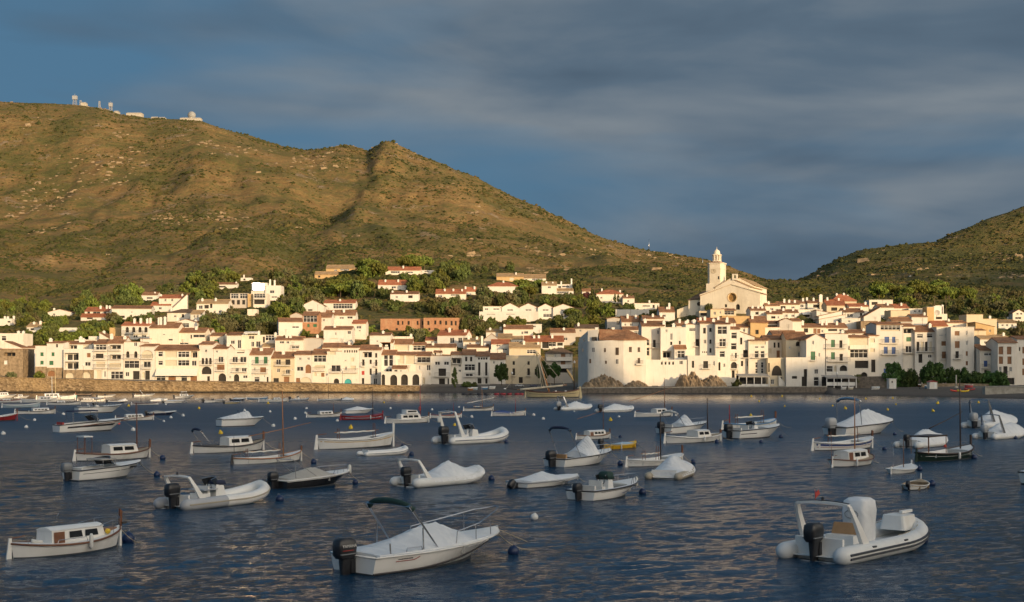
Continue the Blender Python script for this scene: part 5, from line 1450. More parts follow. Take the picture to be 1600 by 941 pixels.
def rock(label, px0, px1, row_top, row_base, d, seed, depth=6.0):
 x0, _, zt = W(px0, row_top, d)
 x1, _, zb = W(px1, row_base, d)
 nx, ny = 100, 56
 U, V = np.meshgrid(np.linspace(0, 1, nx), np.linspace(0, 1, ny), indexing='xy')
 prof = np.sin(np.pi * U) ** 0.6 * np.sin(np.pi * (0.06 + V * 0.9)) ** 0.75
 X = (U - .5) * (x1 - x0)
 Y = V * depth
 n_ = fbm(X / 3.0 + seed * 7.3, Y / 3.0 + seed, 5, 0.6)
 n2 = np.abs(fbm((X + Y * .5) / 1.6 + seed, (Y - X * .6) / 5.0, 3))
 strat = np.abs(((X * .8 + Y * .5 + 1.6 * n_) / .9) % 1 - .5) * 2
 H = (zt - zb) * np.clip(prof * (1.05 + 1.1 * n_) - 0.55 * n2 - .16 * strat - .25 * np.abs(fbm(X / .5 + seed, Y / .5, 3)), 0, 1.25)
 H = np.where((U <= 0) | (U >= 1) | (V <= 0) | (V >= 1), -1.0, H)
 Yd = Y + 0.7 * fbm(X / 1.3 + seed, H / 0.8, 3)
 v = np.stack([X, Yd, H], -1).reshape(-1, 3)
 o = bpy.data.objects.new('rock_outcrop', np_mesh('rock_outcrop', v, grid_faces(ny, nx), 'rock', smooth=False))
 COL.objects.link(o)
 o.location = ((x0 + x1) / 2, d, zb)
 tag(o, label, 'rock')
rock('large brown rock outcrop under the rounded corner of the bastion house', 908, 980, 586, 608, 349.5, 1, 7)
rock('smaller brown rock mound between bastion house and blank retaining house', 972, 1018, 592, 608, 349.5, 2, 7)
rock('high brown rock outcrop under the white cube house', 1056, 1108, 580, 608, 349.5, 3, 8)
rock('long low brown rock outcrop beside the cafe awning', 1090, 1142, 588, 608, 349.5, 4, 8)
def pavilion(label, px0, px1, row_top, row_base, d, dep, post_n, name='cafe_pavilion'):
 x0, _, zt = W(px0, row_top, d)
 x1, _, zb = W(px1, row_base, d)
 root = empty(name, ((x0 + x1) / 2, d, zb))
 tag(root, label, 'pavilion')
 hw, H = (x1 - x0) / 2, zt - zb
 rb = MB()
 rb.hexa([(-hw, 0, H - .5), (hw, 0, H - .5), (hw, dep, H), (-hw, dep, H), (-hw, 0, H - .38), (hw, 0, H - .38), (hw, dep, H + .12), (-hw, dep, H + .12)])
 rb.box(-hw, hw, -.03, -.003, H - .75, H - .38)
 rb.build('awning', 'canvas_grey', root)
 for i in range(post_n):
  pb = MB()
  x = -hw + .15 + (2 * hw - .3) * i / (post_n - 1)
  pb.box(x - .09, x + .09, .05, .23, -.5, H - .5)
  pb.build('post', 'frame_white', root)
 gb = MB()
 gb.box(-hw + .3, hw - .3, .5, .56, 0, .9)
 gb.build('rail_panel', 'frame_white', root)
 db = MB()
 db.box(-hw + .2, hw - .2, dep - .1, dep, -.5, H - .3)
 db.build('glazing', 'window_glass', root)
pavilion('cafe pavilion with a grey flat awning beside the pointed arch porch', 1154, 1203, 585, 606, 351, 5.0, 5)
pavilion('cafe terrace with long pale awning below the arched glass porch', 1291, 1339, 587, 603, 349, 6.0, 5)
# -------- trees and scrub
def leaf_mat(name, c0, c1, c2):
 m, t, b = new_mat(name)
 co = t.add('ShaderNodeTexCoord').outputs['Object']
 n = t.noise(co, 0.9, 4.0, 0.7)
 fine = t.noise(co, 4.5, 3.0, 0.7)
 c = t.ramp(t.math('ADD', t.math('MULTIPLY', n, 0.6), t.math('MULTIPLY', fine, 0.4)), [(0.32, c0), (0.5, c1), (0.68, c2)])
 r = t.add('ShaderNodeObjectInfo').outputs['Random']
 k = t.map(r, 0, 1, 0.7, 1.25)
 k2 = t.map(r, 0, 1, 0.9, 1.15)
 c = t.mix(1.0, c, t.add('ShaderNodeCombineXYZ', {0: k2, 1: k, 2: k}).outputs[0], 'MULTIPLY')
 t.put(b.inputs['Base Color'], c)
 b.inputs['Roughness'].default_value = 0.75
 b.inputs['Specular IOR Level'].default_value = 0.2
 return m
leaf_mat('pine_needles', (0.070, 0.090, 0.016), (0.126, 0.155, 0.028), (0.190, 0.220, 0.046))
leaf_mat('dark_leaves', (0.052, 0.070, 0.018), (0.094, 0.116, 0.032), (0.145, 0.165, 0.050))
leaf_mat('olive_leaves', (0.075, 0.080, 0.032), (0.120, 0.120, 0.052), (0.170, 0.165, 0.075))
leaf_mat('plane_leaves', (0.030, 0.066, 0.017), (0.058, 0.112, 0.030), (0.095, 0.155, 0.042))
simple('bark', (0.12, 0.085, 0.055), 0.95, var=0.3, scale=4, bump=0.4)
simple('plum_leaves', (0.11, 0.035, 0.03), 0.8, var=0.3, scale=2)
def crown_mesh(name, mat, seed, shape, n_clump=44, n_leaf=30, leaf=0.13, clump=0.3):
 r = np.random.RandomState(seed)
 cs = []
 while len(cs) < n_clump:
  p = r.uniform(-1, 1, 3)
  q = np.linalg.norm(p)
  if q > 1 or q < 0.35:
   continue
  x, y, z = p
  if shape == 'umbrella':
   if z < -0.35:
    continue
   z = z * 0.42
   if r.rand() < .1:
    z -= 0.25
  elif shape == 'cypress':
   w_ = 0.16 + 0.16 * (1 - abs(z + 0.35) ** 1.3)
   if z > 0.3:
    w_ *= (1.08 - z) / 0.78
   x, y = x * max(w_, .05), y * max(w_, .05)
  elif shape == 'round':
   z = z * 0.85
   x *= 1 + 0.15 * sin(seed)
  elif shape == 'ragged':
   x *= 1 + 0.25 * r.randn() * .5
   z = z * 0.8 + 0.12 * r.randn()
  elif shape == 'low':
   z = max(z, -0.3) * 0.6
  cs.append((x, y, z))
 cs = np.array(cs)
 lob = r.uniform(0.7, 1.25, n_clump)
 if shape == 'cypress':
  clump, leaf = 0.11, 0.07
 c = np.repeat(cs, n_leaf, 0)
 dirs = r.randn(len(c), 3)
 dirs /= np.linalg.norm(dirs, axis=1)[:, None]
 rad = clump * np.repeat(lob, n_leaf) * r.uniform(0.55, 1.05, len(c))
 pos = c + dirs * rad[:, None] * np.array([1, 1, .75 if shape != 'cypress' else 1.6])
 up = dirs + 0.8 * r.randn(len(c), 3)
 up /= np.linalg.norm(up, axis=1)[:, None]
 a = np.cross(up, r.randn(len(c), 3))
 a /= np.linalg.norm(a, axis=1)[:, None]
 b_ = np.cross(up, a)
 s_ = (leaf * r.uniform(0.55, 1.2, len(c)))[:, None]
 v = np.stack([pos - a * s_ - b_ * s_ * .6, pos + a * s_ - b_ * s_ * .7, pos + a * s_ * .8 + b_ * s_ * .6, pos - a * s_ * .7 + b_ * s_ * .7], 1).reshape(-1, 3)
 f = np.arange(len(v)).reshape(-1, 4)
 return np_mesh(name, v, f, mat, smooth=False)
def trunk_mesh(name, seed, kind):
 r = random.Random(seed)
 mb = MB()
 if kind == 'umbrella':
  mb.tube([(0, 0, -.3), (.02, .01, .5), (.05, .0, 1.0)], .055, 6, r2=.035)
  for k in range(5):
   a = k * 1.26 + r.random()
   mb.tube([(.05, 0, .92), (.05 + .3 * cos(a), .3 * sin(a), 1.15), (.05 + .6 * cos(a), .6 * sin(a), 1.28)], .026, 5, r2=.01)
 elif kind == 'cypress':
  mb.tube([(0, 0, -.3), (0, 0, 1.0)], .03, 6, r2=.015)
 else:
  mb.tube([(0, 0, -.3), (.03, .02, .45), (.0, .03, .9)], .075, 7, r2=.045)
  for k in range(5):
   a = k * 1.26 + r.random()
   mb.tube([(0, .03, .6), (.28 * cos(a), .28 * sin(a), .95), (.5 * cos(a), .5 * sin(a), 1.25)], .035, 5, r2=.012)
 return mb.mesh(name, 'bark')
KINDS = {   # object name, crown shape, leaf material, how far the crown's centre stands above the ground (of crown radius), category, words for labels
'pine': ('pine_tree', 'umbrella', 'pine_needles', 1.25, 'umbrella pine'),
'bush': ('bush', 'low', 'dark_leaves', 0.35, 'dark bush'),
'oak': ('evergreen_tree', 'ragged', 'dark_leaves', 0.95, 'dark evergreen tree'),
'green': ('leafy_tree', 'round', 'pine_needles', 0.95, 'bright green tree'),
'olive': ('olive_tree', 'ragged', 'olive_leaves', 0.9, 'grey-green olive tree'),
'cyp': ('cypress_tree', 'cypress', 'dark_leaves', 1.0, 'slim dark cypress'),
'plane': ('plane_tree', 'round', 'plane_leaves', 1.15, 'leafy plane tree'),
'plum': ('plum_tree', 'low', 'plum_leaves', 0.6, 'dark red tree'),
}
CROWN, TRUNK = {}, {}
for i_, (k_, v_) in enumerate(KINDS.items()):
 big = k_ == 'plane'
 CROWN[k_] = [crown_mesh('crown', v_[2], 17 * i_ + j, v_[1], n_clump=70 if big else 46, n_leaf=60 if big else 30, leaf=.085 if big else (.12 if k_ != 'cyp' else .07), clump=.26 if big else .3) for j in range(5)]
 TRUNK[k_] = [trunk_mesh('trunk', 31 * i_ + j, v_[1]) for j in range(2)]
TREES = []
TR = random.Random(5)
def plant(kind, px, py_base, h_px, w_px=None, label=None, group=None, d=None, clear=False):
 """a tree standing where the sight line through (px, py_base) meets the ground; h_px and w_px are its height and crown width in the photograph"""
 nm, shape, mat, lift, words_ = KINDS[kind]
 if d is None:
  d = ground(px, py_base)
 k = d / F
 w_px = w_px or h_px
 if clear:
  for x0, x1, ry, by, hd, lb in PLACED:
   if hd > d - 2:
    ov = min(px + w_px * .5, x1) - max(px - w_px * .5, x0)
    if ov > 0 and d < hd + 10 and py_base - h_px < by - 3 and py_base > ry + 2:
     oy_ = min(py_base, by) - max(py_base - h_px, ry)
     if ov * oy_ > 0.16 * (x1 - x0) * (by - ry) or ov * oy_ > .55 * w_px * h_px:
      return None
   elif d < hd + 11 and x0 - 3 < px < x1 + 3 and hd <= d:
    return None
 x = (px - CX) * k
 zb = float(land_h(x, d)[0])
 H, R = h_px * k, w_px * k / 2
 root = empty(nm, (x, d, zb), TR.uniform(0, 6.28))
 root.empty_display_size = .1
 tag(root, label, 'bush' if kind == 'bush' else 'tree', group)
 c = bpy.data.objects.new('crown', TR.choice(CROWN[kind]))
 COL.objects.link(c)
 c.parent = root
 if kind == 'cyp':
  c.scale = (R / .36, R / .36, H / 2.1)
  c.location = (0, 0, H / 2)
  ts = (R, R, H * .5)
 else:
  top = {'umbrella': .55, 'low': .72, 'round': 1.02, 'ragged': 1.0}[shape]
  if kind in ('pine',):
   sz = min(R * .95, H * .62)
  else:
   sz = min(H / (top + .45), R * 1.3)
  c.scale = (R * .9, R * .9, sz)
  zc = H - top * sz
  c.location = (0, 0, zc)
  ts = (R, R, zc if zc > .3 else .3)
 if kind not in ('bush', 'plum') :
  tk = bpy.data.objects.new('trunk', TR.choice(TRUNK[kind]))
  COL.objects.link(tk)
  tk.parent = root
  tk.scale = ts
 TREES.append([root, kind, px, py_base - h_px / 2, label])
 return root
def grove(fr, cx, cy, rx, ry, n, kinds, h0, h1):
 ox, oy, s = FR[fr]
 made, tries = 0, 0
 while made < n and tries < n * 7:
  tries += 1
  a, q = TR.uniform(0, 2 * pi), sqrt(TR.random())
  px, py = ox + (cx + rx * q * cos(a)) / s, oy + (cy + ry * q * sin(a)) / s
  hp = TR.uniform(h0, h1)
  kind = TR.choice(kinds.split())
  wf = {'pine': TR.uniform(1.05, 1.5), 'cyp': .26, 'bush': 1.5, 'oak': TR.uniform(.85, 1.15), 'green': TR.uniform(.9, 1.2), 'olive': 1.2}.get(kind, 1.0)
  if kind == 'cyp':
   hp *= 1.25
  if plant(kind, px, py + hp / 2, hp, hp * wf, clear=True):
   made += 1
plant('plane', 1280 + 500 / 4.278, 590, 42, 41, 'pale wide plane tree in front of the blue shuttered house', d=351)
plant('plane', 1280 + 608 / 4.278, 590, 30, 30, 'small dark plane tree beside the pale wide plane tree', d=349)
plant('plane', 1280 + 765 / 4.278, 593, 40, 38, 'big round dark plane tree below the plain flat house', d=348)
plant('plane', 1280 + 885 / 4.278, 593, 31, 26, 'narrow plane tree between the big round one and the spreading one', d=348)
plant('plane', 1280 + 955 / 4.278, 592, 30, 30, 'spreading plane tree below the tall corner house', d=348)
plant('plane', 1280 + 1040 / 4.278, 604, 24, 34, 'low clipped plane tree by the terrace near the kayaks', d=345)
plant('plane', 1280 + 1130 / 4.278, 604, 25, 32, 'low clipped plane tree in front of the blue balcony door', d=345)
plant('plane', 1280 + 1205 / 4.278, 603, 24, 28, 'low clipped plane tree before the stone-framed windows', d=345)
plant('oak', 1280 + 258 / 4.278, 590, 22, 13, 'dark upright shrub beside the garage archway', d=352)
plant('plane', 580 + 872 / 4.278, 599, 36, 24, 'round dark tree in the square before the beige mansion', d=372)
plant('plane', 580 + 1150 / 4.278, 600, 38, 24, 'dark tree behind the moored sailboat mast', d=376)
plant('plane', 580 + 1225 / 4.278, 600, 36, 20, 'dark tree before the grey apartment house', d=377)
plant('cyp', 580 + 558 / 4.278, 602, 33, 10.5, 'clipped dark cypress before the open loggia house', d=366)
plant('bush', 580 + 640 / 4.278, 602, 9, 16, 'dark clipped hedge bush below the wide glazed bay', d=368)
plant('bush', 580 + 690 / 4.278, 602, 8, 10, 'small dark hedge bush near the round square tree', d=368)
plant('olive', 18, 583, 13, 17, 'round olive bush before the brown stone house', d=366)
plant('green', 62, 574, 12, 17, 'leafy vine over the ivy pergola of the green shuttered house', d=368.5)
plant('oak', 912, 575, 44, 10, 'tall dark cypress shade tree between grey flats and bastion', d=384)
plant('oak', 860 + 1240 / 4.278, 605, 14, 16, 'leafy shrub beside the cafe pavilion', d=350)
plant('pine', 892, 499, 17, 31, 'flat bright green umbrella pine above the bastion roof')
plant('green', 860 + 300 / 4.278, 492, 24, 24, 'bright pine crown above the stairs of the red hip-roofed villa')
plant('green', 860 + 385 / 4.278, 494, 22, 28, 'wide green pine crown over the blank garden wall house')
plant('plum', 860 + 235 / 4.278, 466, 10, 16, 'dark red plum tree above the white gabled row')
plant('oak', 1040 + 265 / 3.921, 489, 17, 13, 'dark bushy tree against the church front wall', d=517)
for q, hh, lb in [(275, 17, 'first'), (298, 15, 'second')]:
 plant('cyp', 860 + q / 4.278, 467, hh, 5, f'{lb} slim cypress before the red hip-roofed villa counting from the plum tree')
for q, hh, lb in [(382, 14, 'alone'), (432, 16, 'first of the cypress cluster'), (455, 15, 'second of the cypress cluster'), (478, 11, 'last of the cypress cluster')]:
 plant('cyp', 860 + q / 4.278, 474, hh, 5, f'cypress {lb} in the garden of the red hip-roofed villa')
plant('cyp', 860 + 543 / 4.278, 476, 17, 5, 'cypress standing by the white annex of the red villa')
plant('cyp', 860 + 600 / 4.278, 480, 13, 4, 'small cypress by the long white flat villa')
plant('cyp', 860 + 718 / 4.278, 488, 11, 4, 'small cypress near the two very tall chimneys')
plant('cyp', 300 + 895 / 4.278, 425, 18, 5, 'lone cypress beside the long tan house high on the slope')
plant('oak', 860 + 178 / 4.278, 462, 26, 17, 'tall dark evergreen by the villa with the tall chimney')
plant('oak', 860 + 740 / 4.278, 499, 12, 22, 'low green tree below the two very tall chimneys')
plant('pine', 1280 + 570 / 4.278, 481, 19, 32, 'bright umbrella pine above the pergola terrace house')
plant('green', 1280 + 640 / 4.278, 481, 11, 14, 'small bright pine beside the bright umbrella pine')
for a_, y_, w_, lb in [(838, 466, 12, 'first'), (860, 466, 10, 'second'), (920, 458, 16, 'third')]:
 plant('green', 1040 + a_ / 3.921, y_, 11, w_, f'{lb} bright green tree behind the hilltop chimneys')
for g in [
('A', 60, 265, 90, 45, 24, 'green oak pine', 14, 20), ('A', 200, 240, 110, 40, 10, 'green oak', 12, 18), ('A', 330, 330, 130, 45, 16, 'green oak olive', 12, 18),
('A', 110, 350, 120, 35, 14, 'olive oak green', 12, 18), ('A', 400, 430, 220, 50, 36, 'green pine oak', 16, 24), ('A', 640, 400, 110, 45, 18, 'green oak', 14, 20),
('A', 560, 220, 70, 60, 10, 'green oak', 18, 26), ('A', 690, 215, 60, 40, 7, 'olive oak', 12, 16), ('A', 870, 175, 90, 50, 13, 'oak green', 16, 26), ('A', 880, 320, 140, 30, 16, 'olive oak', 12, 16),
('A', 230, 430, 80, 50, 14, 'oak green', 14, 20), ('A', 1330, 130, 120, 40, 8, 'green oak', 14, 20), ('A', 1120, 140, 70, 30, 6, 'oak olive', 10, 14), ('A', 1350, 340, 60, 45, 5, 'cyp oak', 14, 18),
('B', 130, 150, 150, 50, 16, 'green oak pine', 14, 22), ('B', 90, 230, 100, 40, 8, 'pine oak', 14, 20), ('B', 260, 350, 40, 30, 5, 'oak olive', 12, 18), ('B', 200, 440, 170, 50, 32, 'oak green olive', 14, 22),
('B', 450, 440, 140, 55, 26, 'oak olive', 14, 20), ('B', 640, 330, 120, 50, 16, 'oak olive green', 16, 24), ('B', 620, 160, 70, 60, 11, 'olive oak', 16, 24), ('B', 760, 250, 110, 70, 18, 'olive oak green', 16, 22),
('B', 900, 180, 140, 50, 20, 'oak green olive', 14, 22), ('B', 1080, 210, 130, 60, 17, 'green pine oak', 18, 24), ('B', 1180, 85, 90, 35, 9, 'pine green', 18, 26), ('B', 990, 435, 70, 30, 5, 'green', 12, 18),
('B', 1200, 480, 60, 25, 4, 'green', 12, 16), ('B', 740, 495, 60, 25, 4, 'green olive', 10, 14), ('B', 560, 480, 50, 40, 5, 'oak', 12, 16), ('B', 1190, 330, 80, 25, 5, 'oak olive', 10, 16),
('C', 340, 150, 150, 60, 24, 'oak green', 18, 24), ('C', 360, 55, 140, 22, 9, 'pine', 18, 24), ('C', 560, 100, 120, 40, 15, 'green oak', 16, 22), ('C', 80, 250, 90, 30, 6, 'oak', 12, 18), ('C', 700, 100, 70, 30, 5, 'oak olive', 10, 14),
('C', 560, 330, 180, 40, 18, 'olive oak', 14, 22), ('C', 720, 260, 60, 40, 7, 'oak olive', 16, 22), ('C', 900, 270, 120, 30, 12, 'olive oak', 14, 20), ('C', 1060, 200, 80, 50, 10, 'pine oak', 18, 24),
('C', 730, 460, 120, 45, 15, 'olive oak', 16, 22), ('C', 300, 500, 60, 40, 4, 'green olive', 16, 24), ('C', 980, 430, 60, 30, 3, 'green', 18, 22), ('C', 1240, 290, 120, 28, 12, 'oak olive', 12, 18),
('C', 1300, 430, 90, 50, 12, 'oak', 16, 24), ('C', 110, 330, 120, 25, 6, 'bush oak', 8, 14), ('C', 400, 330, 100, 30, 6, 'bush oak', 8, 14), ('C', 830, 80, 120, 30, 8, 'oak olive', 9, 14),
('D', 60, 290, 110, 35, 11, 'olive oak green', 14, 20), ('D', 200, 300, 90, 25, 7, 'oak green', 12, 18), ('D', 260, 440, 80, 30, 6, 'green oak', 14, 20), ('D', 700, 395, 100, 20, 6, 'bush oak', 8, 12), ('D', 500, 335, 60, 15, 3, 'oak', 10, 12),
('F', 420, 150, 60, 25, 6, 'pine green', 16, 22), ('F', 560, 150, 80, 25, 8, 'pine green', 14, 20), ('F', 740, 140, 110, 28, 12, 'pine', 16, 24), ('F', 860, 160, 70, 22, 6, 'pine', 14, 18), ('F', 960, 165, 70, 22, 6, 'pine green', 14, 20),
('F', 700, 190, 180, 22, 10, 'oak olive', 10, 14), ('F', 980, 260, 130, 45, 16, 'olive oak', 12, 18), ('F', 1120, 230, 130, 40, 14, 'olive oak green', 12, 18), ('F', 1220, 270, 100, 50, 12, 'green olive oak', 12, 18),
('F', 1330, 190, 110, 40, 10, 'olive oak', 12, 18), ('F', 1340, 400, 60, 40, 7, 'olive oak', 12, 18), ('F', 250, 190, 90, 18, 6, 'green oak', 9, 13), ('F', 200, 150, 60, 20, 5, 'oak', 9, 13),
]:
 grove(*g)
# ---- scrub: low bushes scattered over all the hills, nobody could count them
def scrub():
 r = np.random.RandomState(3)
 ico = np.array([(0, 0, 1), (.89, 0, .45), (.28, .85, .45), (-.72, .53, .45), (-.72, -.53, .45), (.28, -.85, .45), (.72, .53, -.2), (-.28, .85, -.2), (-.89, 0, -.2), (-.28, -.85, -.2), (.72, -.53, -.2)])
 tri = np.array([(0, 1, 2), (0, 2, 3), (0, 3, 4), (0, 4, 5), (0, 5, 1), (1, 6, 2), (2, 7, 3), (3, 8, 4), (4, 9, 5), (5, 10, 1), (2, 6, 7), (3, 7, 8), (4, 8, 9), (5, 9, 10), (1, 10, 6)])
 N = 195000
 u = r.uniform(-200, 1780, N)
 dd = np.exp(r.uniform(np.log(455), np.log(2150), N))
 x = (u - CX) / F * dd
 dens = fbm(x / 70.0, dd / 90.0, 4) + 0.55 * fbm(x / 22.0 + 5, dd / 22.0, 3)
 thr = np.interp(u, [0, 1150, 1250, 1600], [0.05, 0.02, -0.06, -0.04])
 thr = np.where(dd > 1300, thr + .02, thr)
 keep = dens > thr + r.uniform(-.26, .26, N)
 east = (u > 1225) & (u < 1480) & (dd > 900)
 keep = keep | (east & (np.abs(((x * .8 + dd * .25) / 13.0) % 1 - .5) < .16) & (r.rand(N) < .8))
 x, dd, u = x[keep], dd[keep], u[keep]
 rowp = HOR - (land_h(x, dd) - EYE) / dd * F
 ok = np.ones(len(x), bool)
 for x0, x1, ry, by, hd, lb in PLACED:
  ok &= ~((u > x0 - 2) & (u < x1 + 2) & (dd > hd - 3) & (dd < hd + 13))
  ok &= ~((u > x0) & (u < x1) & (dd < hd) & (dd > hd - 25) & (rowp < by + 1))
 x, dd = x[ok], dd[ok]
 n = len(x)
 z = land_h(x, dd)
 size = r.gamma(4.0, .25, n) * np.interp(dd, [450, 800, 1500, 2200], [0.7, 0.85, 1.05, 1.25])
 rot = r.uniform(0, 6.28, n)
 jit = r.uniform(.6, 1.3, (n, 11, 3))
 v = ico[None] * jit
 c, s_ = np.cos(rot)[:, None], np.sin(rot)[:, None]
 vx = (v[..., 0] * c - v[..., 1] * s_) * size[:, None] * 1.15
 vy = (v[..., 0] * s_ + v[..., 1] * c) * size[:, None] * 1.15
 vz = v[..., 2] * (size * .85)[:, None]
 V = np.stack([vx + x[:, None], vy + dd[:, None], vz + z[:, None]], -1).reshape(-1, 3)
 Fc = (tri[None] + (np.arange(n) * 11)[:, None, None]).reshape(-1, 3)
 m, t, b = new_mat('scrub_leaves')
 P_ = t.add('ShaderNodeNewGeometry').outputs['Position']
 q = t.math('ADD', t.math('MULTIPLY', t.noise(P_, 0.02, 4.0, .6), .55), t.math('MULTIPLY', t.noise(P_, .6, 4.0, .7), .45))
 t.put(b.inputs['Base Color'], t.ramp(q, [(0.36, (0.026, 0.034, 0.010)), (0.5, (0.058, 0.062, 0.018)), (0.62, (0.12, 0.088, 0.030))]))
 b.inputs['Roughness'].default_value = 0.85
 b.inputs['Specular IOR Level'].default_value = 0.15
 o = bpy.data.objects.new('scrub', np_mesh('scrub', V, Fc, 'scrub_leaves', smooth=False))
 COL.objects.link(o)
 tag(o, 'low scrub and small bushes scattered over the dry hillsides', 'scrub', kind='stuff')
 print('scrub', n)
scrub()
def rocks():
 """outcrops that break the hillsides, uncountable"""
 r = np.random.RandomState(8)
 N = 12000
 u = r.uniform(-40, 1640, N)
 dd = r.uniform(1150, 2190, N)
 x = (u - CX) / F * dd
 dens = fbm(x / 110.0 + 3, dd / 160.0 + 9, 4) + .6 * fbm(x / 26.0, dd / 60.0 + 2, 3)
 rd = np.interp(u, UG, RD)
 keep = (dens > .19) & (dd < rd + 10)
 crest = (np.abs(dd - rd) < 45) & (r.rand(N) < .5) & (((u > 105) & (u < 190)) | ((u > 480) & (u < 680)))
 keep = keep | crest
 x, dd, u = x[keep], dd[keep], u[keep]
 n = len(x)
 z = land_h(x, dd)
 base = np.array([(-1, -1, -.6), (1, -1, -.6), (1, 1, -.6), (-1, 1, -.6), (-.6, -.7, .6), (.7, -.6, .8), (.6, .6, .7), (-.7, .7, .5)])
 fc = np.array([(4, 5, 6, 7), (0, 1, 5, 4), (1, 2, 6, 5), (2, 3, 7, 6), (3, 0, 4, 7)])
 size = r.gamma(3.0, .30, n)
 rot = r.uniform(-.6, .6, n)
 v = base[None] * r.uniform(.55, 1.35, (n, 8, 3)) * np.array([1.9, 1.0, .85])
 c, s_ = np.cos(rot)[:, None], np.sin(rot)[:, None]
 V = np.stack([(v[..., 0] * c - v[..., 1] * s_) * size[:, None] + x[:, None], (v[..., 0] * s_ + v[..., 1] * c) * size[:, None] + dd[:, None], v[..., 2] * size[:, None] + z[:, None]], -1).reshape(-1, 3)
 Fc = (fc[None] + (np.arange(n) * 8)[:, None, None]).reshape(-1, 4)
 simple('hill_rock', (0.25, 0.18, 0.105), 0.95, var=.35, scale=.25, bump=.3)
 o = bpy.data.objects.new('rocks', np_mesh('rocks', V, Fc, 'hill_rock', smooth=False))
 COL.objects.link(o)
 tag(o, 'pale rock outcrops strewn over the upper mountain slopes', 'rocks', kind='stuff')
 print('rocks', n)
rocks()
# -------- boats
simple('gelcoat', (0.82, 0.80, 0.76), 0.3, var=0.03, scale=1.5, spec=0.5, stain=(0.50, 0.46, 0.38), stain_amt=0.35)
simple('boat_white', (0.82, 0.80, 0.76), 0.45, var=0.05, scale=1.5, stain=(0.48, 0.43, 0.34), stain_amt=0.5)
simple('boat_cream', (0.62, 0.50, 0.28), 0.45, var=0.05, scale=1.2, stain=(0.42, 0.32, 0.16), stain_amt=0.5)
simple('boat_black', (0.018, 0.018, 0.020), 0.22, var=0.2, scale=1.5, spec=0.6)
simple('boat_navy', (0.02, 0.03, 0.07), 0.3, var=0.15, scale=1.5)
simple('boat_blue', (0.10, 0.24, 0.42), 0.4, var=0.1, scale=1.5)
simple('boat_pale_blue', (0.42, 0.52, 0.58), 0.4, var=0.08, scale=1.5)
simple('boat_red', (0.28, 0.022, 0.025), 0.4, var=0.15, scale=1.5)
simple('boat_yellow', (0.72, 0.42, 0.02), 0.4, var=0.08, scale=1.5)
simple('boat_green', (0.012, 0.030, 0.020), 0.35, var=0.2, scale=1.5)
simple('varnish', (0.17, 0.065, 0.028), 0.35, var=0.25, scale=5, spec=0.6)
simple('mast_wood', (0.40, 0.17, 0.06), 0.45, var=0.15, scale=3)
simple('mast_dark', (0.05, 0.03, 0.022), 0.5, var=0.2, scale=3)
simple('teak_deck', (0.36, 0.27, 0.17), 0.7, var=0.15, scale=6)
simple('deck_white', (0.76, 0.75, 0.72), 0.6, var=0.05, scale=3)
simple('grey_tube', (0.40, 0.41, 0.43), 0.55, var=0.05, scale=2, stain=(0.27, 0.26, 0.24), stain_amt=0.4)
simple('pale_tube', (0.70, 0.70, 0.68), 0.55, var=0.04, scale=2, stain=(0.42, 0.40, 0.36), stain_amt=0.4)
simple('dark_tube', (0.16, 0.18, 0.21), 0.55, var=0.08, scale=2)
simple('tan_tube', (0.38, 0.33, 0.25), 0.6, var=0.08, scale=2)
simple('rubber_band', (0.05, 0.055, 0.065), 0.6, var=0.1, scale=4)
simple('engine_black', (0.022, 0.022, 0.025), 0.35, var=0.2, scale=3, spec=0.5)
simple('engine_grey', (0.36, 0.37, 0.38), 0.35, var=0.08, scale=3)
simple('engine_silver', (0.20, 0.21, 0.22), 0.3, var=0.1, scale=3)
simple('steel', (0.55, 0.55, 0.56), 0.25, metal=1.0, var=0.05)
simple('vinyl_tan', (0.42, 0.24, 0.11), 0.6, var=0.1, scale=4)
simple('vinyl_white', (0.64, 0.62, 0.58), 0.55, var=0.06, scale=4)
simple('bimini_green', (0.015, 0.045, 0.038), 0.75, var=0.2, scale=4)
simple('bimini_navy', (0.015, 0.022, 0.055), 0.75, var=0.2, scale=4)
simple('canvas_blue', (0.05, 0.085, 0.22), 0.8, var=0.15, scale=3)
simple('sail_cloth', (0.60, 0.52, 0.38), 0.85, var=0.1, scale=2, bump=.3)
simple('rope', (0.42, 0.36, 0.26), 0.9, var=0.15, scale=8)
simple('stripe_gold', (0.55, 0.33, 0.05), 0.5)
simple('stripe_blue', (0.03, 0.06, 0.22), 0.45)
simple('stripe_red', (0.32, 0.04, 0.03), 0.45)
simple('stripe_dark', (0.04, 0.035, 0.035), 0.45)
simple('buoy_white', (0.74, 0.73, 0.70), 0.5, var=0.05, stain=(0.45, 0.42, 0.30), stain_amt=0.6)
simple('buoy_navy', (0.012, 0.028, 0.085), 0.4, var=0.15, scale=4)
simple('buoy_yellow', (0.75, 0.50, 0.03), 0.45, var=0.08)
simple('buoy_red', (0.75, 0.10, 0.06), 0.45, var=0.08)
simple('waterline_paint', (0.03, 0.035, 0.04), 0.7, var=0.3, scale=3)
m, t, b = new_mat('boat_cover')
co = t.add('ShaderNodeTexCoord').outputs['Object']
fold = t.add('ShaderNodeTexWave', {'Vector': co, 'Scale': 0.9, 'Distortion': 7.0, 'Detail': 3.0, 'Detail Scale': 1.6}, bands_direction='X').outputs[1]
t.put(b.inputs['Base Color'], t.ramp(t.noise(co, 1.1, 5.0, .6), [(0.3, (0.64, 0.65, 0.66)), (0.7, (0.80, 0.80, 0.79))]))
b.inputs['Roughness'].default_value = 0.7
t.put(b.inputs['Normal'], t.add('ShaderNodeBump', {'Height': fold, 'Strength': 0.45, 'Distance': 0.05}))
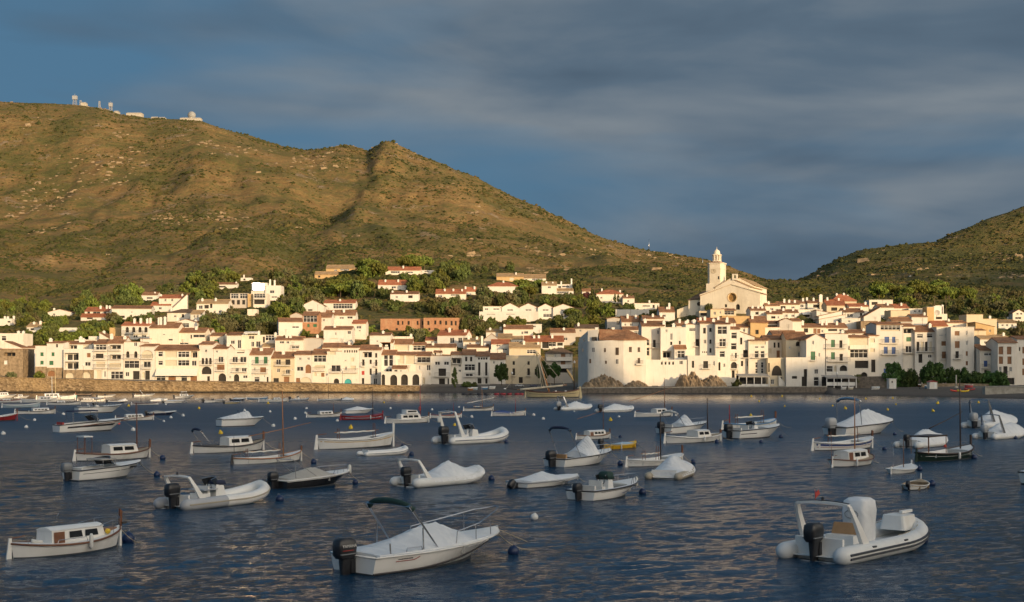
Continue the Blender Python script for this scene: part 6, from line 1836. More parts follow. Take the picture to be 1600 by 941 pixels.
m, t, b = new_mat('beige_cover')
co = t.add('ShaderNodeTexCoord').outputs['Object']
fold = t.add('ShaderNodeTexWave', {'Vector': co, 'Scale': 0.9, 'Distortion': 7.0, 'Detail': 3.0, 'Detail Scale': 1.6}, bands_direction='X').outputs[1]
t.put(b.inputs['Base Color'], t.ramp(t.noise(co, 1.1, 5.0, .6), [(0.3, (0.40, 0.37, 0.32)), (0.7, (0.50, 0.46, 0.40))]))
b.inputs['Roughness'].default_value = 0.75
t.put(b.inputs['Normal'], t.add('ShaderNodeBump', {'Height': fold, 'Strength': 0.45, 'Distance': 0.05}))
m, t, b = new_mat('tinted_screen')
b.inputs['Base Color'].default_value = (0.02, 0.022, 0.025, 1)
b.inputs['Roughness'].default_value = 0.08
BOATS = []          # (centre column, row, label) for naming buoys
BR = random.Random(21)
class Hull:
 """stations of a hull: gunwale x, waterline x, half breadth at gunwale and waterline, sheer height"""
 def __init__(s, L, B, fs, fm, fb, kind, n=21):
  s.L, s.B, s.kind = L, B, kind
  s.st = []
  for i in range(n):
   t = i / (n - 1)
   if kind == 'double':
    q = abs(2 * t - 1)
    b = B / 2 * max(0.0, 1 - q ** 2.7) ** 0.72
    bw = b * (0.80 - .1 * q)
    z = fm + (fb - fm) * max(0, 2 * t - 1) ** 2.0 + (fs - fm) * max(0, 1 - 2 * t) ** 2.0
    xg = -L / 2 + L * t
    xw = -L / 2 + .025 * L + L * .935 * t
   else:
    if t < .42:
     b = B / 2 * (0.86 + .14 * sin(t / .42 * pi / 2))
    else:
     b = B / 2 * max(0.0, 1 - ((t - .42) / .58) ** 2.35) ** 0.82
    bw = b * (0.84 - .30 * max(0, t - .4) / .6)
    z = fm + (fb - fm) * max(0, (t - .3) / .7) ** 1.5 + (fs - fm) * max(0, 1 - t / .35)
    xg = -L / 2 + L * t
    xw = -L / 2 + (L * .77) * t
   s.st.append((xg, xw, b, bw, z))
 def at(s, t):
  f = t * (len(s.st) - 1)
  i = min(int(f), len(s.st) - 2)
  f -= i
  return tuple(a * (1 - f) + b * f for a, b in zip(s.st[i], s.st[i + 1]))
 def gun(s, t, side, inset=0.0, dz=0.0):
  xg, xw, b, bw, z = s.at(t)
  return (xg, side * max(b - inset, 0), z + dz)
 def side(s, t, side, v, out=0.0):
  """point on the topsides: v = 0 at the water, 1 at the gunwale"""
  xg, xw, b, bw, z = s.at(t)
  bb = bw + (b - bw) * v ** .8
  return (xw + (xg - xw) * v, side * (bb + out), z * v)
 def hull(s, mat, root, name='hull', boot=True):
  mb = MB()
  rings = []
  for xg, xw, b, bw, z in s.st:
   prof = []
   for v in (1, .72, .4, .08):
    bb = bw + (b - bw) * v ** .8
    prof.append((xw + (xg - xw) * v, bb, z * v))
   prof.append((xw, bw * .86, -.12))
   prof.append((xw - .02 * s.L * 0, bw * .45, -.3))
   mid = (xw, 0, -.38)
   rings.append([p for p in prof] + [mid] + [(p[0], -p[1], p[2]) for p in prof[::-1]])
  mb.loft(rings)
  n = len(rings[0])
  mb.add(rings[0], [tuple(range(n))])
  mb.build(name, mat, root, smooth=True, angle=40)
  if boot:
   sb = MB()
   for sd in (1, -1):
    top = [s.side(i / 20, sd, .10, .008) for i in range(21)]
    bot = [(p[0], p[1] * .985, -.1) for p in top]
    sb.loft([top, bot])
   if s.kind != 'double':
    a, b_ = s.side(0, 1, .10, .008), s.side(0, -1, .10, .008)
    sb.quad((a[0] - .01, a[1], a[2]), (b_[0] - .01, b_[1], b_[2]), (b_[0] - .01, b_[1], -.1), (a[0] - .01, a[1], -.1))
   sb.build('waterline_band', 'waterline_paint', root, smooth=True)
 def rail(s, mat, root, r=.045, t0=0.0, t1=1.0, name='rub_rail', dz=-.02):
  mb = MB()
  pts = [s.gun(t0 + (t1 - t0) * i / 20, 1, -.01, dz) for i in range(21)] + [s.gun(t1 - (t1 - t0) * i / 20, -1, -.01, dz) for i in range(0 if t1 < 1 else 1, 21)]
  mb.tube(pts, r, 5)
  if s.kind != 'double' and t0 == 0:
   mb.tube([s.gun(0, 1, 0, dz), s.gun(0, -1, 0, dz)], r, 5)
  mb.build(name, mat, root, smooth=True)
 def stripe(s, mat, root, v0, v1, t0=0.02, t1=.98, name='stripe'):
  mb = MB()
  for sd in (1, -1):
   a = [s.side(t0 + (t1 - t0) * i / 24, sd, v1, .012) for i in range(25)]
   b = [s.side(t0 + (t1 - t0) * i / 24, sd, v0, .012) for i in range(25)]
   mb.loft([a, b])
  mb.build(name, mat, root, smooth=True)
 def deck(s, mat, root, t0, t1, dz=0.0, camber=.06, inset=.0, name='deck', n=14):
  mb = MB()
  rings = []
  for i in range(n + 1):
   t = t0 + (t1 - t0) * i / n
   xg, xw, b, bw, z = s.at(t)
   b = max(b - inset, 0.0)
   rings.append([(xg, b * k, z + dz + camber * (1 - k * k)) for k in (1, .6, .2, -.2, -.6, -1)])
  mb.loft(rings)
  for rg in (rings[0], rings[-1]):
   mb.add(rg + [(rg[-1][0], rg[-1][1], rg[-1][2] - .25), (rg[0][0], rg[0][1], rg[0][2] - .25)], [tuple(range(8))])
  mb.build(name, mat, root, smooth=True, angle=40)
 def well(s, mat, root, t0, t1, floor=.18, cap=.16, name='cockpit'):
  """open inside: side decks, inner walls and a floor"""
  mb = MB()
  n = 16
  A, Bt, C = [], [], []
  for sd in (1, -1):
   for i in range(n):
    ta, tb = t0 + (t1 - t0) * i / n, t0 + (t1 - t0) * (i + 1) / n
    o1, o2 = s.gun(ta, sd, 0, .012), s.gun(tb, sd, 0, .012)
    i1, i2 = s.gun(ta, sd, cap, .012), s.gun(tb, sd, cap, .012)
    f1, f2 = (i1[0], i1[1] * .92, floor), (i2[0], i2[1] * .92, floor)
    mb.quad(o1, o2, i2, i1)
    mb.quad(i1, i2, f2, f1)
    mb.quad(f1, f2, (f2[0], 0, floor), (f1[0], 0, floor))
  for t in (t0, t1):
   a, b_ = s.gun(t, 1, cap, .012), s.gun(t, -1, cap, .012)
   mb.quad(a, b_, (b_[0], b_[1] * .92, floor), (a[0], a[1] * .92, floor))
  mb.build(name, mat, root)
 def cover(s, mat, root, t0, t1, peaks, over=.03, width=1.0, drop=.10, name='canvas_cover', flat=.04, inset=0.0):
  """a canvas stretched over the boat; peaks = [(t, height above the gunwale)]"""
  mb = MB()
  rings = []
  n = 30
  r = random.Random(int(s.L * 977))
  for i in range(n + 1):
   t = t0 + (t1 - t0) * i / n
   xg, xw, b, bw, z = s.at(t)
   b = max(b - inset, 0)
   h = .84 * np.interp(t, [p[0] for p in peaks], [p[1] for p in peaks])
   j = 1 + .05 * sin(i * 2.3) + .03 * r.uniform(-1, 1)
   row = []
   for k in range(13):
    q = -1 + 2 * k / 12
    a = abs(q)
    if a > .96:
     row.append((xg, q / a * (b + over) * width, z - drop))
    else:
     aa = a / .84
     hh = h * j * (1 - max(0, (aa - flat) / (1 - flat)) ** 1.15) if aa < 1 else 0
     row.append((xg, max(-1, min(1, q / .84)) * (b + over) * width, z + .035 + hh))
   rings.append(row)
  mb.loft(rings)
  for rg in (rings[0], rings[-1]):
   mb.add(rg, [tuple(range(13))])
  mb.build(name, mat, root, smooth=True, angle=24)
def superbox(mb, secs, mi=0, e=.35, n=16):
 """loft of rounded rectangles: (centre x, centre y, z, half length, half width)"""
 rings = []
 for cx, cy, z, a, b in secs:
  rg = []
  for k in range(n):
   q = 2 * pi * k / n
   c, s_ = cos(q), sin(q)
   rg.append((cx + a * math.copysign(abs(c) ** e, c), cy + b * math.copysign(abs(s_) ** e, s_), z))
  rings.append(rg)
 mb.loft(rings, closed=True, caps=True, mi=mi)
def outboard(root, x, z, k=1.0, mat='engine_black', y=0.0, tilt=0.0, name='outboard_motor'):
 mb = MB()
 superbox(mb, [(-.28 * k, 0, .12 * k, .20 * k, .13 * k), (-.27 * k, 0, .2 * k, .27 * k, .17 * k), (-.26 * k, 0, .42 * k, .29 * k, .18 * k), (-.27 * k, 0, .56 * k, .26 * k, .16 * k), (-.28 * k, 0, .62 * k, .18 * k, .11 * k)])
 o = mb.build(name, mat, root, smooth=True, angle=50)
 o.location = (x, y, z)
 o.rotation_euler = (0, tilt, 0)
 lb = MB()
 superbox(lb, [(-.26 * k, 0, -.75 * k, .13 * k, .035 * k), (-.25 * k, 0, -.35 * k, .13 * k, .06 * k), (-.25 * k, 0, .12 * k, .15 * k, .1 * k)])
 lb.box(-.5 * k, -.12 * k, -.12 * k, .12 * k, -.5 * k, -.47 * k)
 lb.box(-.14 * k, .03 * k, -.1 * k, .1 * k, -.25 * k, .1 * k)
 lb.build('motor_leg', 'engine_black', o, smooth=True, angle=40)
 bb = MB()
 bb.box(-.52 * k, -.02 * k, -.183 * k, .183 * k, .225 * k, .25 * k)
 bb.build('cowl_trim', 'engine_silver' if mat == 'engine_black' else 'engine_black', o)
 return o
def seat_boat(name, label, px0, px1, row, head, ratio, cat='boat', group=None, bow_left=False, lean=0.0, aft=0.0, kind='transom'):
 """a boat's place and length from its ends and waterline in the photograph; returns root, length"""
 d = EYE * F / (row - HOR)
 x = ((px0 + px1) / 2 - CX) * d / F
 L = (px1 - px0) * d / F
 ca, sa = cos(radians(head)), sin(radians(head))
 for _ in range(12):
  pts = [(L / 2, 0), (-L / 2 - aft * L, 0)]
  pts += [(-L / 2, .43 * ratio * L), (-L / 2, -.43 * ratio * L)] if kind != 'double' else []
  pts += [(q * L, sd * .46 * ratio * L) for q in (-.15, .1) for sd in (1, -1)] + [(.27 * L, sd * (.43 if kind == 'rib' else .30) * ratio * L) for sd in (1, -1)]
  us = [CX + F * (x + a * ca - b * sa) / (d + a * sa + b * ca) for a, b in pts]
  u0, u1 = min(us), max(us)
  L *= ((px1 - px0) / (u1 - u0)) ** .9
  x += ((px0 + px1) / 2 - (u0 + u1) / 2) * d / F
 root = empty(name, (x, d, 0), radians(head))
 root.rotation_euler = (radians(lean), radians(-BR.uniform(0.0, 1.2)), radians(head))
 tag(root, label, cat, group)
 BOATS.append(((px0 + px1) / 2, row - 4, label, (px1 - px0) / 2))
 return root, L
def windows_side(root, x0, x1, y, z0, z1, n, mat='tinted_screen', name='window'):
 for i in range(n):
  a = x0 + (x1 - x0) * (i + .1) / n
  b = x0 + (x1 - x0) * (i + .9) / n
  for sd in (1, -1):
   mb = MB()
   mb.box(a, b, sd * y - .012, sd * y + .012, z0, z1)
   mb.build(name, mat, root)
def cabin(root, h, t0, t1, ht, w=.62, front_slope=.25, mat='boat_white', wins=2, door=False, name='cabin', trim=None):
 xa, xb = h.at(t0)[0], h.at(t1)[0]
 za = min(h.at(t0)[4], h.at(t1)[4], h.at((t0 + t1) / 2)[4]) - .05
 ba, bb = h.at(t0)[2] * w, h.at(t1)[2] * w
 zt = za + ht + .05
 bb = max(bb, ba * .55)
 mb = MB()
 fs = front_slope
 mb.hexa([(xa, -ba, za), (xb, -bb, za), (xb, bb, za), (xa, ba, za), (xa, -ba * .9, zt - .05), (xb - fs, -bb * .88, zt - .05), (xb - fs, bb * .88, zt - .05), (xa, ba * .9, zt - .05)])
 c = mb.build(name, mat, root)
 rb = MB()
 rings = []
 for i in range(7):
  q = i / 6
  x = xa - .02 + (xb - fs + .05 - xa) * q
  bw = (ba + (bb - ba) * q) * .9 + .015
  rings.append([(x, bw * k, zt - .047 + .09 * (1 - k * k)) for k in (1, .5, 0, -.5, -1)] + [(x, bw * k, zt - .06) for k in (-1, 1)])
 rb.loft(rings, closed=True, caps=True)
 rb.build('cabin_roof', mat if not trim else trim, c)
 n = wins
 for i in range(n):
  q0, q1 = (.30 if door else .08) + (.9 - (.30 if door else .08)) * (i + .08) / n, (.30 if door else .08) + (.9 - (.30 if door else .08)) * (i + .92) / n
  for sd in (1, -1):
   wb = MB()
   x0, x1 = xa + (xb - fs * .6 - xa) * q0, xa + (xb - fs * .6 - xa) * q1
   y0, y1 = ba + (bb - ba) * q0, ba + (bb - ba) * q1
   lo, hi = za + ht * .42, za + ht * .85
   f = lambda y, z: sd * (y * (1 - .1 * (z - za) / (zt - za)) + .012)
   wb.quad((x0, f(y0, lo), lo), (x1, f(y1, lo), lo), (x1 - .04, f(y1, hi), hi), (x0, f(y0, hi), hi))
   wb.build('window', 'tinted_screen', c)
 if door:
  for sd in (-1,):
   wb = MB()
   x0, x1 = xa + (xb - xa) * .03, xa + (xb - xa) * .22
   f = lambda z: sd * (ba * (1 - .1 * (z - za) / (zt - za)) + .014)
   wb.quad((x0, f(za + .02), za + .02), (x1, f(za + .02), za + .02), (x1, f(zt - .1), zt - .1), (x0, f(zt - .1), zt - .1))
   wb.build('door', 'varnish', c)
 for sd in (1, -1):
  wb = MB()
  lo, hi = .45, .85
  fx_ = lambda q: xb - fs * q + .012
  zz = lambda q: za + (zt - .05 - za) * q
  bbx = lambda q: bb * (1 - .12 * q)
  wb.quad((fx_(lo), sd * bbx(lo) * .1, zz(lo)), (fx_(lo), sd * bbx(lo) * .9, zz(lo)), (fx_(hi), sd * bbx(hi) * .9, zz(hi)), (fx_(hi), sd * bbx(hi) * .1, zz(hi)))
  wb.build('window', 'tinted_screen', c)
 return c, zt
def mast(root, x, z0, ht, mat='mast_wood', r=.055, lean=0.0, name='mast'):
 mb = MB()
 mb.tube([(x, 0, z0), (x + lean * .5, 0, z0 + ht * .5), (x + lean, 0, z0 + ht)], r, 7, r2=r * .6)
 m_ = mb.build(name, mat, root, smooth=True)
 return m_
def spar(root, a, b, r, mat, sail=None, name='yard'):
 mb = MB()
 mb.tube([a, ((a[0] + b[0]) / 2, (a[1] + b[1]) / 2, (a[2] + b[2]) / 2 - .03), b], r, 6, r2=r * .6)
 o = mb.build(name, mat, root, smooth=True)
 if sail:
  sb = MB()
  n = 10
  pts = [tuple(a[i] + (b[i] - a[i]) * (.06 + .86 * q / n) + (0.018 * sin(q * 2.1) if i == 2 else 0) - (.05 if i == 2 else 0) for i in range(3)) for q in range(n + 1)]
  sb.tube(pts, r * 2.2, 7, r2=r * 1.6)
  sb.build('furled_sail', sail, o, smooth=True)
 return o
def wire(root, a, b, r=.012, mat='rope', name='rope'):
 mb = MB()
 mb.tube([a, b], r, 4)
 return mb.build(name, mat, root)
def fender(root, p, r=.09, mat='buoy_white'):
 mb = MB()
 mb.lathe([(.02, -.25), (r, -.18), (r, .14), (.03, .22)], 8, p)
 mb.build('fender', mat, root, smooth=True)
def moor(root, p, k):
 mb = MB()
 n = 6
 q = (p[0] + 1.5 * k, BR.uniform(-.3, .3) * k, -.05)
 mb.tube([(p[0] + (q[0] - p[0]) * i / n, q[1] * i / n, p[2] + (q[2] - p[2]) * i / n - .18 * k * sin(pi * i / n)) for i in range(n + 1)], .013, 4)
 mb.build('mooring_line', 'rope', root)
def llaut(label, px0, px1, row, head=46, hull='boat_white', rail='varnish', cab=None, mst=None, yrd=None, boom=None, deck='teak_deck', stripe=None, awn=None, rudder='boat_white', prow=.42,
extra=None, ratio=.35, fr=(.62, .46, .8), bow_left=False, cat='boat', group=None, name='wooden_boat', bow_post='varnish', open_=False, bimini=None, lean=0, hv=1.0):
 root, L = seat_boat(name, label, px0, px1, row, head, ratio, cat, group, bow_left, lean, kind='double')
 k = L / 6.0
 h = Hull(L, L * ratio, fr[0] * k * hv, fr[1] * k * hv, fr[2] * k * hv, 'double')
 h.hull(hull, root)
 h.rail(rail, root, .05 * k)
 h.stripe('boat_white' if hull not in ('boat_white', 'boat_cream') else hull, root, .80, .86, name='rubbing_strake') if stripe is None else None
 for sm, v0, v1 in (stripe or []):
  h.stripe(sm, root, v0, v1)
 if open_:
  h.deck(deck, root, .75, .995, -.04 * k)
  h.deck(deck, root, .005, .16, -.04 * k)
  h.well(deck, root, .16, .75, .12 * k, .14 * k)
  for t_ in (.32, .52):
   xg, _, b_, _, z = h.at(t_)
   tb = MB()
   tb.box(xg - .12 * k, xg + .12 * k, -b_ + .1 * k, b_ - .1 * k, z - .16 * k, z - .11 * k)
   tb.build('thwart', 'varnish' if rail == 'varnish' else 'deck_white', root)
 else:
  h.deck(deck, root, .005, .995, -.05 * k)
 x, z = h.at(1)[0], h.at(1)[4]
 sb = MB()
 sb.box(x - .07 * k, x + .04 * k, -.05 * k, .05 * k, -.25, z - .06 * k)
 sb.build('stem', hull, root)
 sb = MB()
 sb.hexa([(x - .07 * k, -.05 * k, z - .058 * k), (x + .05 * k, -.05 * k, z - .058 * k), (x + .05 * k, .05 * k, z - .058 * k), (x - .07 * k, .05 * k, z - .058 * k),
(x - .05 * k, -.05 * k, z + prow * k), (x + .09 * k, -.05 * k, z + prow * k * .85), (x + .09 * k, .05 * k, z + prow * k * .85), (x - .05 * k, .05 * k, z + prow * k)])
 sb.build('stem_post', bow_post, root)
 rb = MB()
 x, z = h.at(0)[0], h.at(0)[4]
 rb.hexa([(x - .30 * k, -.03 * k, -.25), (x + .02 * k, -.03 * k, -.25), (x + .02 * k, .03 * k, -.25), (x - .30 * k, .03 * k, -.25),
(x - .10 * k, -.03 * k, z + .22 * k), (x + .03 * k, -.03 * k, z + .22 * k), (x + .03 * k, .03 * k, z + .22 * k), (x - .10 * k, .03 * k, z + .22 * k)])
 rb.build('rudder', rudder, root)
 if not rudder == 'none':
  tb = MB()
  tb.tube([(x - .06 * k, 0, z + .2 * k), (x + .7 * k, 0, z + .26 * k)], .03 * k, 5)
  tb.build('tiller', 'varnish', root)
 cz = None
 if cab:
  t0, t1, ht, wins, door = cab[:5]
  c, cz = cabin(root, h, t0, t1, ht * k, wins=wins, door=door, front_slope=.2 * k)
 if mst:
  t_, ht, mm = mst
  mast(root, h.at(t_)[0], h.at(t_)[4] - .1 if not (cab and cab[0] < t_ < cab[1]) else cz, ht * k, mm, .055 * k)
 if yrd:
  t_, zc, ln, ang, mm, sail = yrd
  xc = h.at(t_)[0]
  ca, sa = cos(radians(ang)) * ln * k / 2, sin(radians(ang)) * ln * k / 2
  spar(root, (xc - ca, .1 * k, zc * k - sa), (xc + ca, .1 * k, zc * k + sa), .035 * k, mm, sail)
 if boom:
  t0, t1, zc, mm = boom
  spar(root, (h.at(t0)[0], 0, zc * k), (h.at(t1)[0], 0, zc * k + .02), .03 * k, 'mast_wood', mm, name='boom')
  for t_ in (t0 + .05, t1 - .06):
   xg = h.at(t_)[0]
   cb = MB()
   for sd in (1, -1):
    cb.tube([(xg, sd * .16 * k, h.at(t_)[4] - .1 * k), (xg, sd * .1 * k, zc * k + .5 * k if t_ > .5 else zc * k + .25 * k)], .025 * k, 5)
   cb.build('boom_crutch', 'varnish', root)
 if awn:
  t0, t1, zt, mm = awn
  ab = MB()
  xa, xb = h.at(t0)[0], h.at(t1)[0]
  bw = h.at((t0 + t1) / 2)[2] * .8
  ab.box(xa, xb, -bw, bw, zt * k - .05, zt * k + .03)
  a_ = ab.build('awning', mm, root)
  for x in (xa + .05, xb - .05):
   for sd in (1, -1):
    pb = MB()
    pb.tube([(x, sd * bw * .9, h.at(t0)[4] - .1), (x, sd * bw * .9, zt * k - .05)], .025 * k, 5)
    pb.build('awning_post', 'varnish', root)
 if bimini:
  bimini_frame(root, h.at(bimini[0])[0], h.at(bimini[0])[4], h.at(bimini[0])[2] * .8, k, bimini[1])
 if extra:
  extra(root, h, k)
 if px1 - px0 > 45:
  moor(root, (h.at(1)[0], 0, h.at(1)[4] * .85), k)
  if BR.random() < .55:
   t_ = BR.uniform(.25, .7)
   fender(root, (h.at(t_)[0], -h.at(t_)[2] - .07 * k, h.at(t_)[4] * .7), .08 * k)
 return root, h, k
def bimini_frame(root, x, z, b, k, mat, back=.9, up=1.15, name='folded_bimini'):
 """a sun top folded back on its steel hoops"""
 fb = MB()
 for dx_, dz_ in ((0, 0), (-.04 * k, -.03 * k)):
  fb.tube([(x, b, z), (x - back * k + dx_, b * .92, z + up * k + dz_), (x - back * k + dx_, 0, z + up * k + dz_ + .05 * k), (x - back * k + dx_, -b * .92, z + up * k + dz_), (x, -b, z)], .018 * k, 5)
 f_ = fb.build('bimini_frame', 'steel', root)
 cb = MB()
 pts = [(x - (back + .02) * k + .25 * k * abs(q) ** 4 * .5, b * .95 * q, z + up * k + .10 * k * (1 - q * q) - .12 * k * abs(q) ** 5) for q in np.linspace(-1, 1, 11)]
 cb.tube(pts, .075 * k, 8)
 cb.build(name, mat, f_, smooth=True)
def bow_rail(root, h, t0, t1, ht, k, mat='steel', n=3):
 mb = MB()
 N = 14
 pts = [h.gun(t0 + (t1 - t0) * i / N, 1, .08 * k, ht * k * min(1, .15 + i / 2.5)) for i in range(N + 1)] + [h.gun(t1 - (t1 - t0) * i / N, -1, .08 * k, ht * k * min(1, .15 + (N - i) / N * 0 + i * 0 + (N - i) / 2.5)) for i in range(0, N + 1)]
 pts[0] = h.gun(t0, 1, .08 * k, 0)
 pts[-1] = h.gun(t0, -1, .08 * k, 0)
 mb.tube(pts, .016 * k, 5)
 for i in range(1, n + 1):
  t_ = t0 + (t1 - t0) * (i - .3) / n
  for sd in (1, -1):
   mb.tube([h.gun(t_, sd, .08 * k, 0), h.gun(t_, sd, .08 * k, ht * k * .97)], .014 * k, 4)
 mb.build('bow_rail', mat, root)
def windshield(root, x, z, b, k, ht=.42, mat='tinted_screen', frame='steel', rake=.35):
 mb = MB()
 N = 8
 lo, hi = [], []
 for i in range(N + 1):
  q = -1 + 2 * i / N
  xx = x - .55 * k * abs(q) ** 2.2
  lo.append((xx, b * q, z))
  hi.append((xx - rake * k, b * q * .92, z + ht * k * (1 - .25 * abs(q) ** 3)))
 mb.loft([lo, hi])
 w_ = mb.build('windshield', mat, root, smooth=True)
 fb = MB()
 fb.tube(hi, .02 * k, 5)
 fb.build('windshield_frame', frame, w_)
def motorboat(label, px0, px1, row, head=51, hull='gelcoat', top=None, cover=None, cover_mat='boat_cover', engine='engine_black', ek=1.0, console=False, screen=None, bimini=None, rail_=None, stripe=None,
ratio=.38, fr=(.54, .55, .72), rub='stripe_dark', seats=True, cuddy=None, cabin_=None, extra=None, tilt=0.0, cat='boat', group=None, name='motorboat', lean=0, hardtop=None, rub_r=.035):
 root, L = seat_boat(name, label, px0, px1, row, head, ratio, cat, group, False, lean, aft=.095 * ek if engine else 0)
 k = L / 5.5
 h = Hull(L, L * ratio, fr[0] * k, fr[1] * k, fr[2] * k, 'transom')
 h.hull(hull, root)
 h.rail(rub, root, rub_r * k)
 for sm, v0, v1, *tt in (stripe or []):
  h.stripe(sm, root, v0, v1, *(tt or [.02, .97]))
 tm = top or 'deck_white'
 ct = cuddy or .56
 if hull != 'gelcoat' and top:
  h.stripe(top, root, .80, 1.0, 0.0, .995, name='topside_panel')
 h.deck(tm, root, ct, .995, .0, .10 * k)
 h.well(tm, root, .02, ct, .2 * k, .2 * k)
 tb = MB()
 xg, _, b_, _, z = h.at(.02)
 tb.box(xg - .03, xg + .12 * k, -b_ * .8, b_ * .8, .1 * k, z * .9)
 tb.build('transom', tm, root)
 if engine:
  outboard(root, h.at(0)[0], h.at(0)[4] * .62, .95 * k * ek, engine, tilt=tilt)
 if cover:
  t0, t1, peaks = cover
  h.cover(cover_mat, root, t0, t1, [(a, v * k) for a, v in peaks], inset=.04 * k, over=0.0)
 if seats and not (cover and cover[0] < .15):
  for x0, x1, zt in ((.05, .17, .5), ) :
   s_ = MB()
   xa, xb = h.at(x0)[0], h.at(x1)[0]
   bb = h.at(.15)[2] * .72
   s_.box(xa, xb, -bb, bb, .2 * k, zt * k)
   s_.box(xa, xa + .12 * k, -bb, bb, zt * k + .002, zt * k + .3 * k)
   s_.build('seat', 'vinyl_white' if seats is True else seats, root)
 if console:
  cb = MB()
  xc = h.at(.44)[0]
  cb.hexa([(xc - .3 * k, -.36 * k, .2 * k), (xc + .35 * k, -.36 * k, .2 * k), (xc + .35 * k, .36 * k, .2 * k), (xc - .3 * k, .36 * k, .2 * k),
(xc - .2 * k, -.33 * k, .98 * k), (xc + .18 * k, -.33 * k, .92 * k), (xc + .18 * k, .33 * k, .92 * k), (xc - .2 * k, .33 * k, .98 * k)])
  c_ = cb.build('console', tm, root)
  windshield(root, xc + .22 * k, .93 * k, .34 * k, k, .34, rake=.15)
  wb = MB()
  wb.tube([(xc - .32 * k + .03 * cos(a), .17 * k * cos(a), .88 * k + .17 * k * sin(a)) for a in np.linspace(0, 2 * pi, 13)], .02 * k, 5)
  wb.build('steering_wheel', 'engine_black', c_)
  s_ = MB()
  xs = h.at(.29)[0]
  s_.box(xs - .12 * k, xs + .2 * k, -.4 * k, .4 * k, .2 * k, .62 * k)
  s_.box(xs - .16 * k, xs - .08 * k, -.4 * k, .4 * k, .62 * k, .95 * k)
  s_.build('helm_seat', 'vinyl_white', root)
 if screen:
  t_, ht = screen
  windshield(root, h.at(t_)[0], h.at(t_)[4] + .05 * k, h.at(t_ - .08)[2] * .86, k, ht)
 if cabin_:
  t0, t1, ht, wins = cabin_
  cabin(root, h, t0, t1, ht * k, w=.7, wins=wins, front_slope=.35 * k, mat='gelcoat')
 if hardtop:
  t0, t1, zt, mm = hardtop
  hb = MB()
  xa, xb = h.at(t0)[0], h.at(t1)[0]
  bw = h.at(.3)[2] * .85
  superbox(hb, [((xa + xb) / 2, 0, zt * k, (xb - xa) / 2, bw), ((xa + xb) / 2, 0, zt * k + .08 * k, (xb - xa) / 2 * .96, bw * .95)])
  a_ = hb.build('sun_top', mm, root)
  for x in (xa + .2 * k, xb - .2 * k):
   for sd in (1, -1):
    pb = MB()
    pb.tube([(x, sd * bw * .95, h.at(.3)[4]), (x, sd * bw * .9, zt * k)], .02 * k, 5)
    pb.build('top_post', 'steel', root)
 if bimini:
  bimini_frame(root, h.at(bimini[0])[0], h.at(bimini[0])[4], h.at(bimini[0])[2] * .9, k, bimini[1], *(bimini[2:]))
 if rail_:
  bow_rail(root, h, rail_[0], .97, rail_[1], k)
 cl = MB()
 x, _, _, _, z = h.at(.97)
 cl.box(x - .06 * k, x + .1 * k, -.04 * k, .04 * k, z + .02, z + .09 * k)
 cl.build('anchor_roller', 'steel', root)
 if extra:
  extra(root, h, k)
 if px1 - px0 > 45:
  moor(root, (h.at(.98)[0], 0, h.at(.98)[4] * .9), k)
 return root, h, k
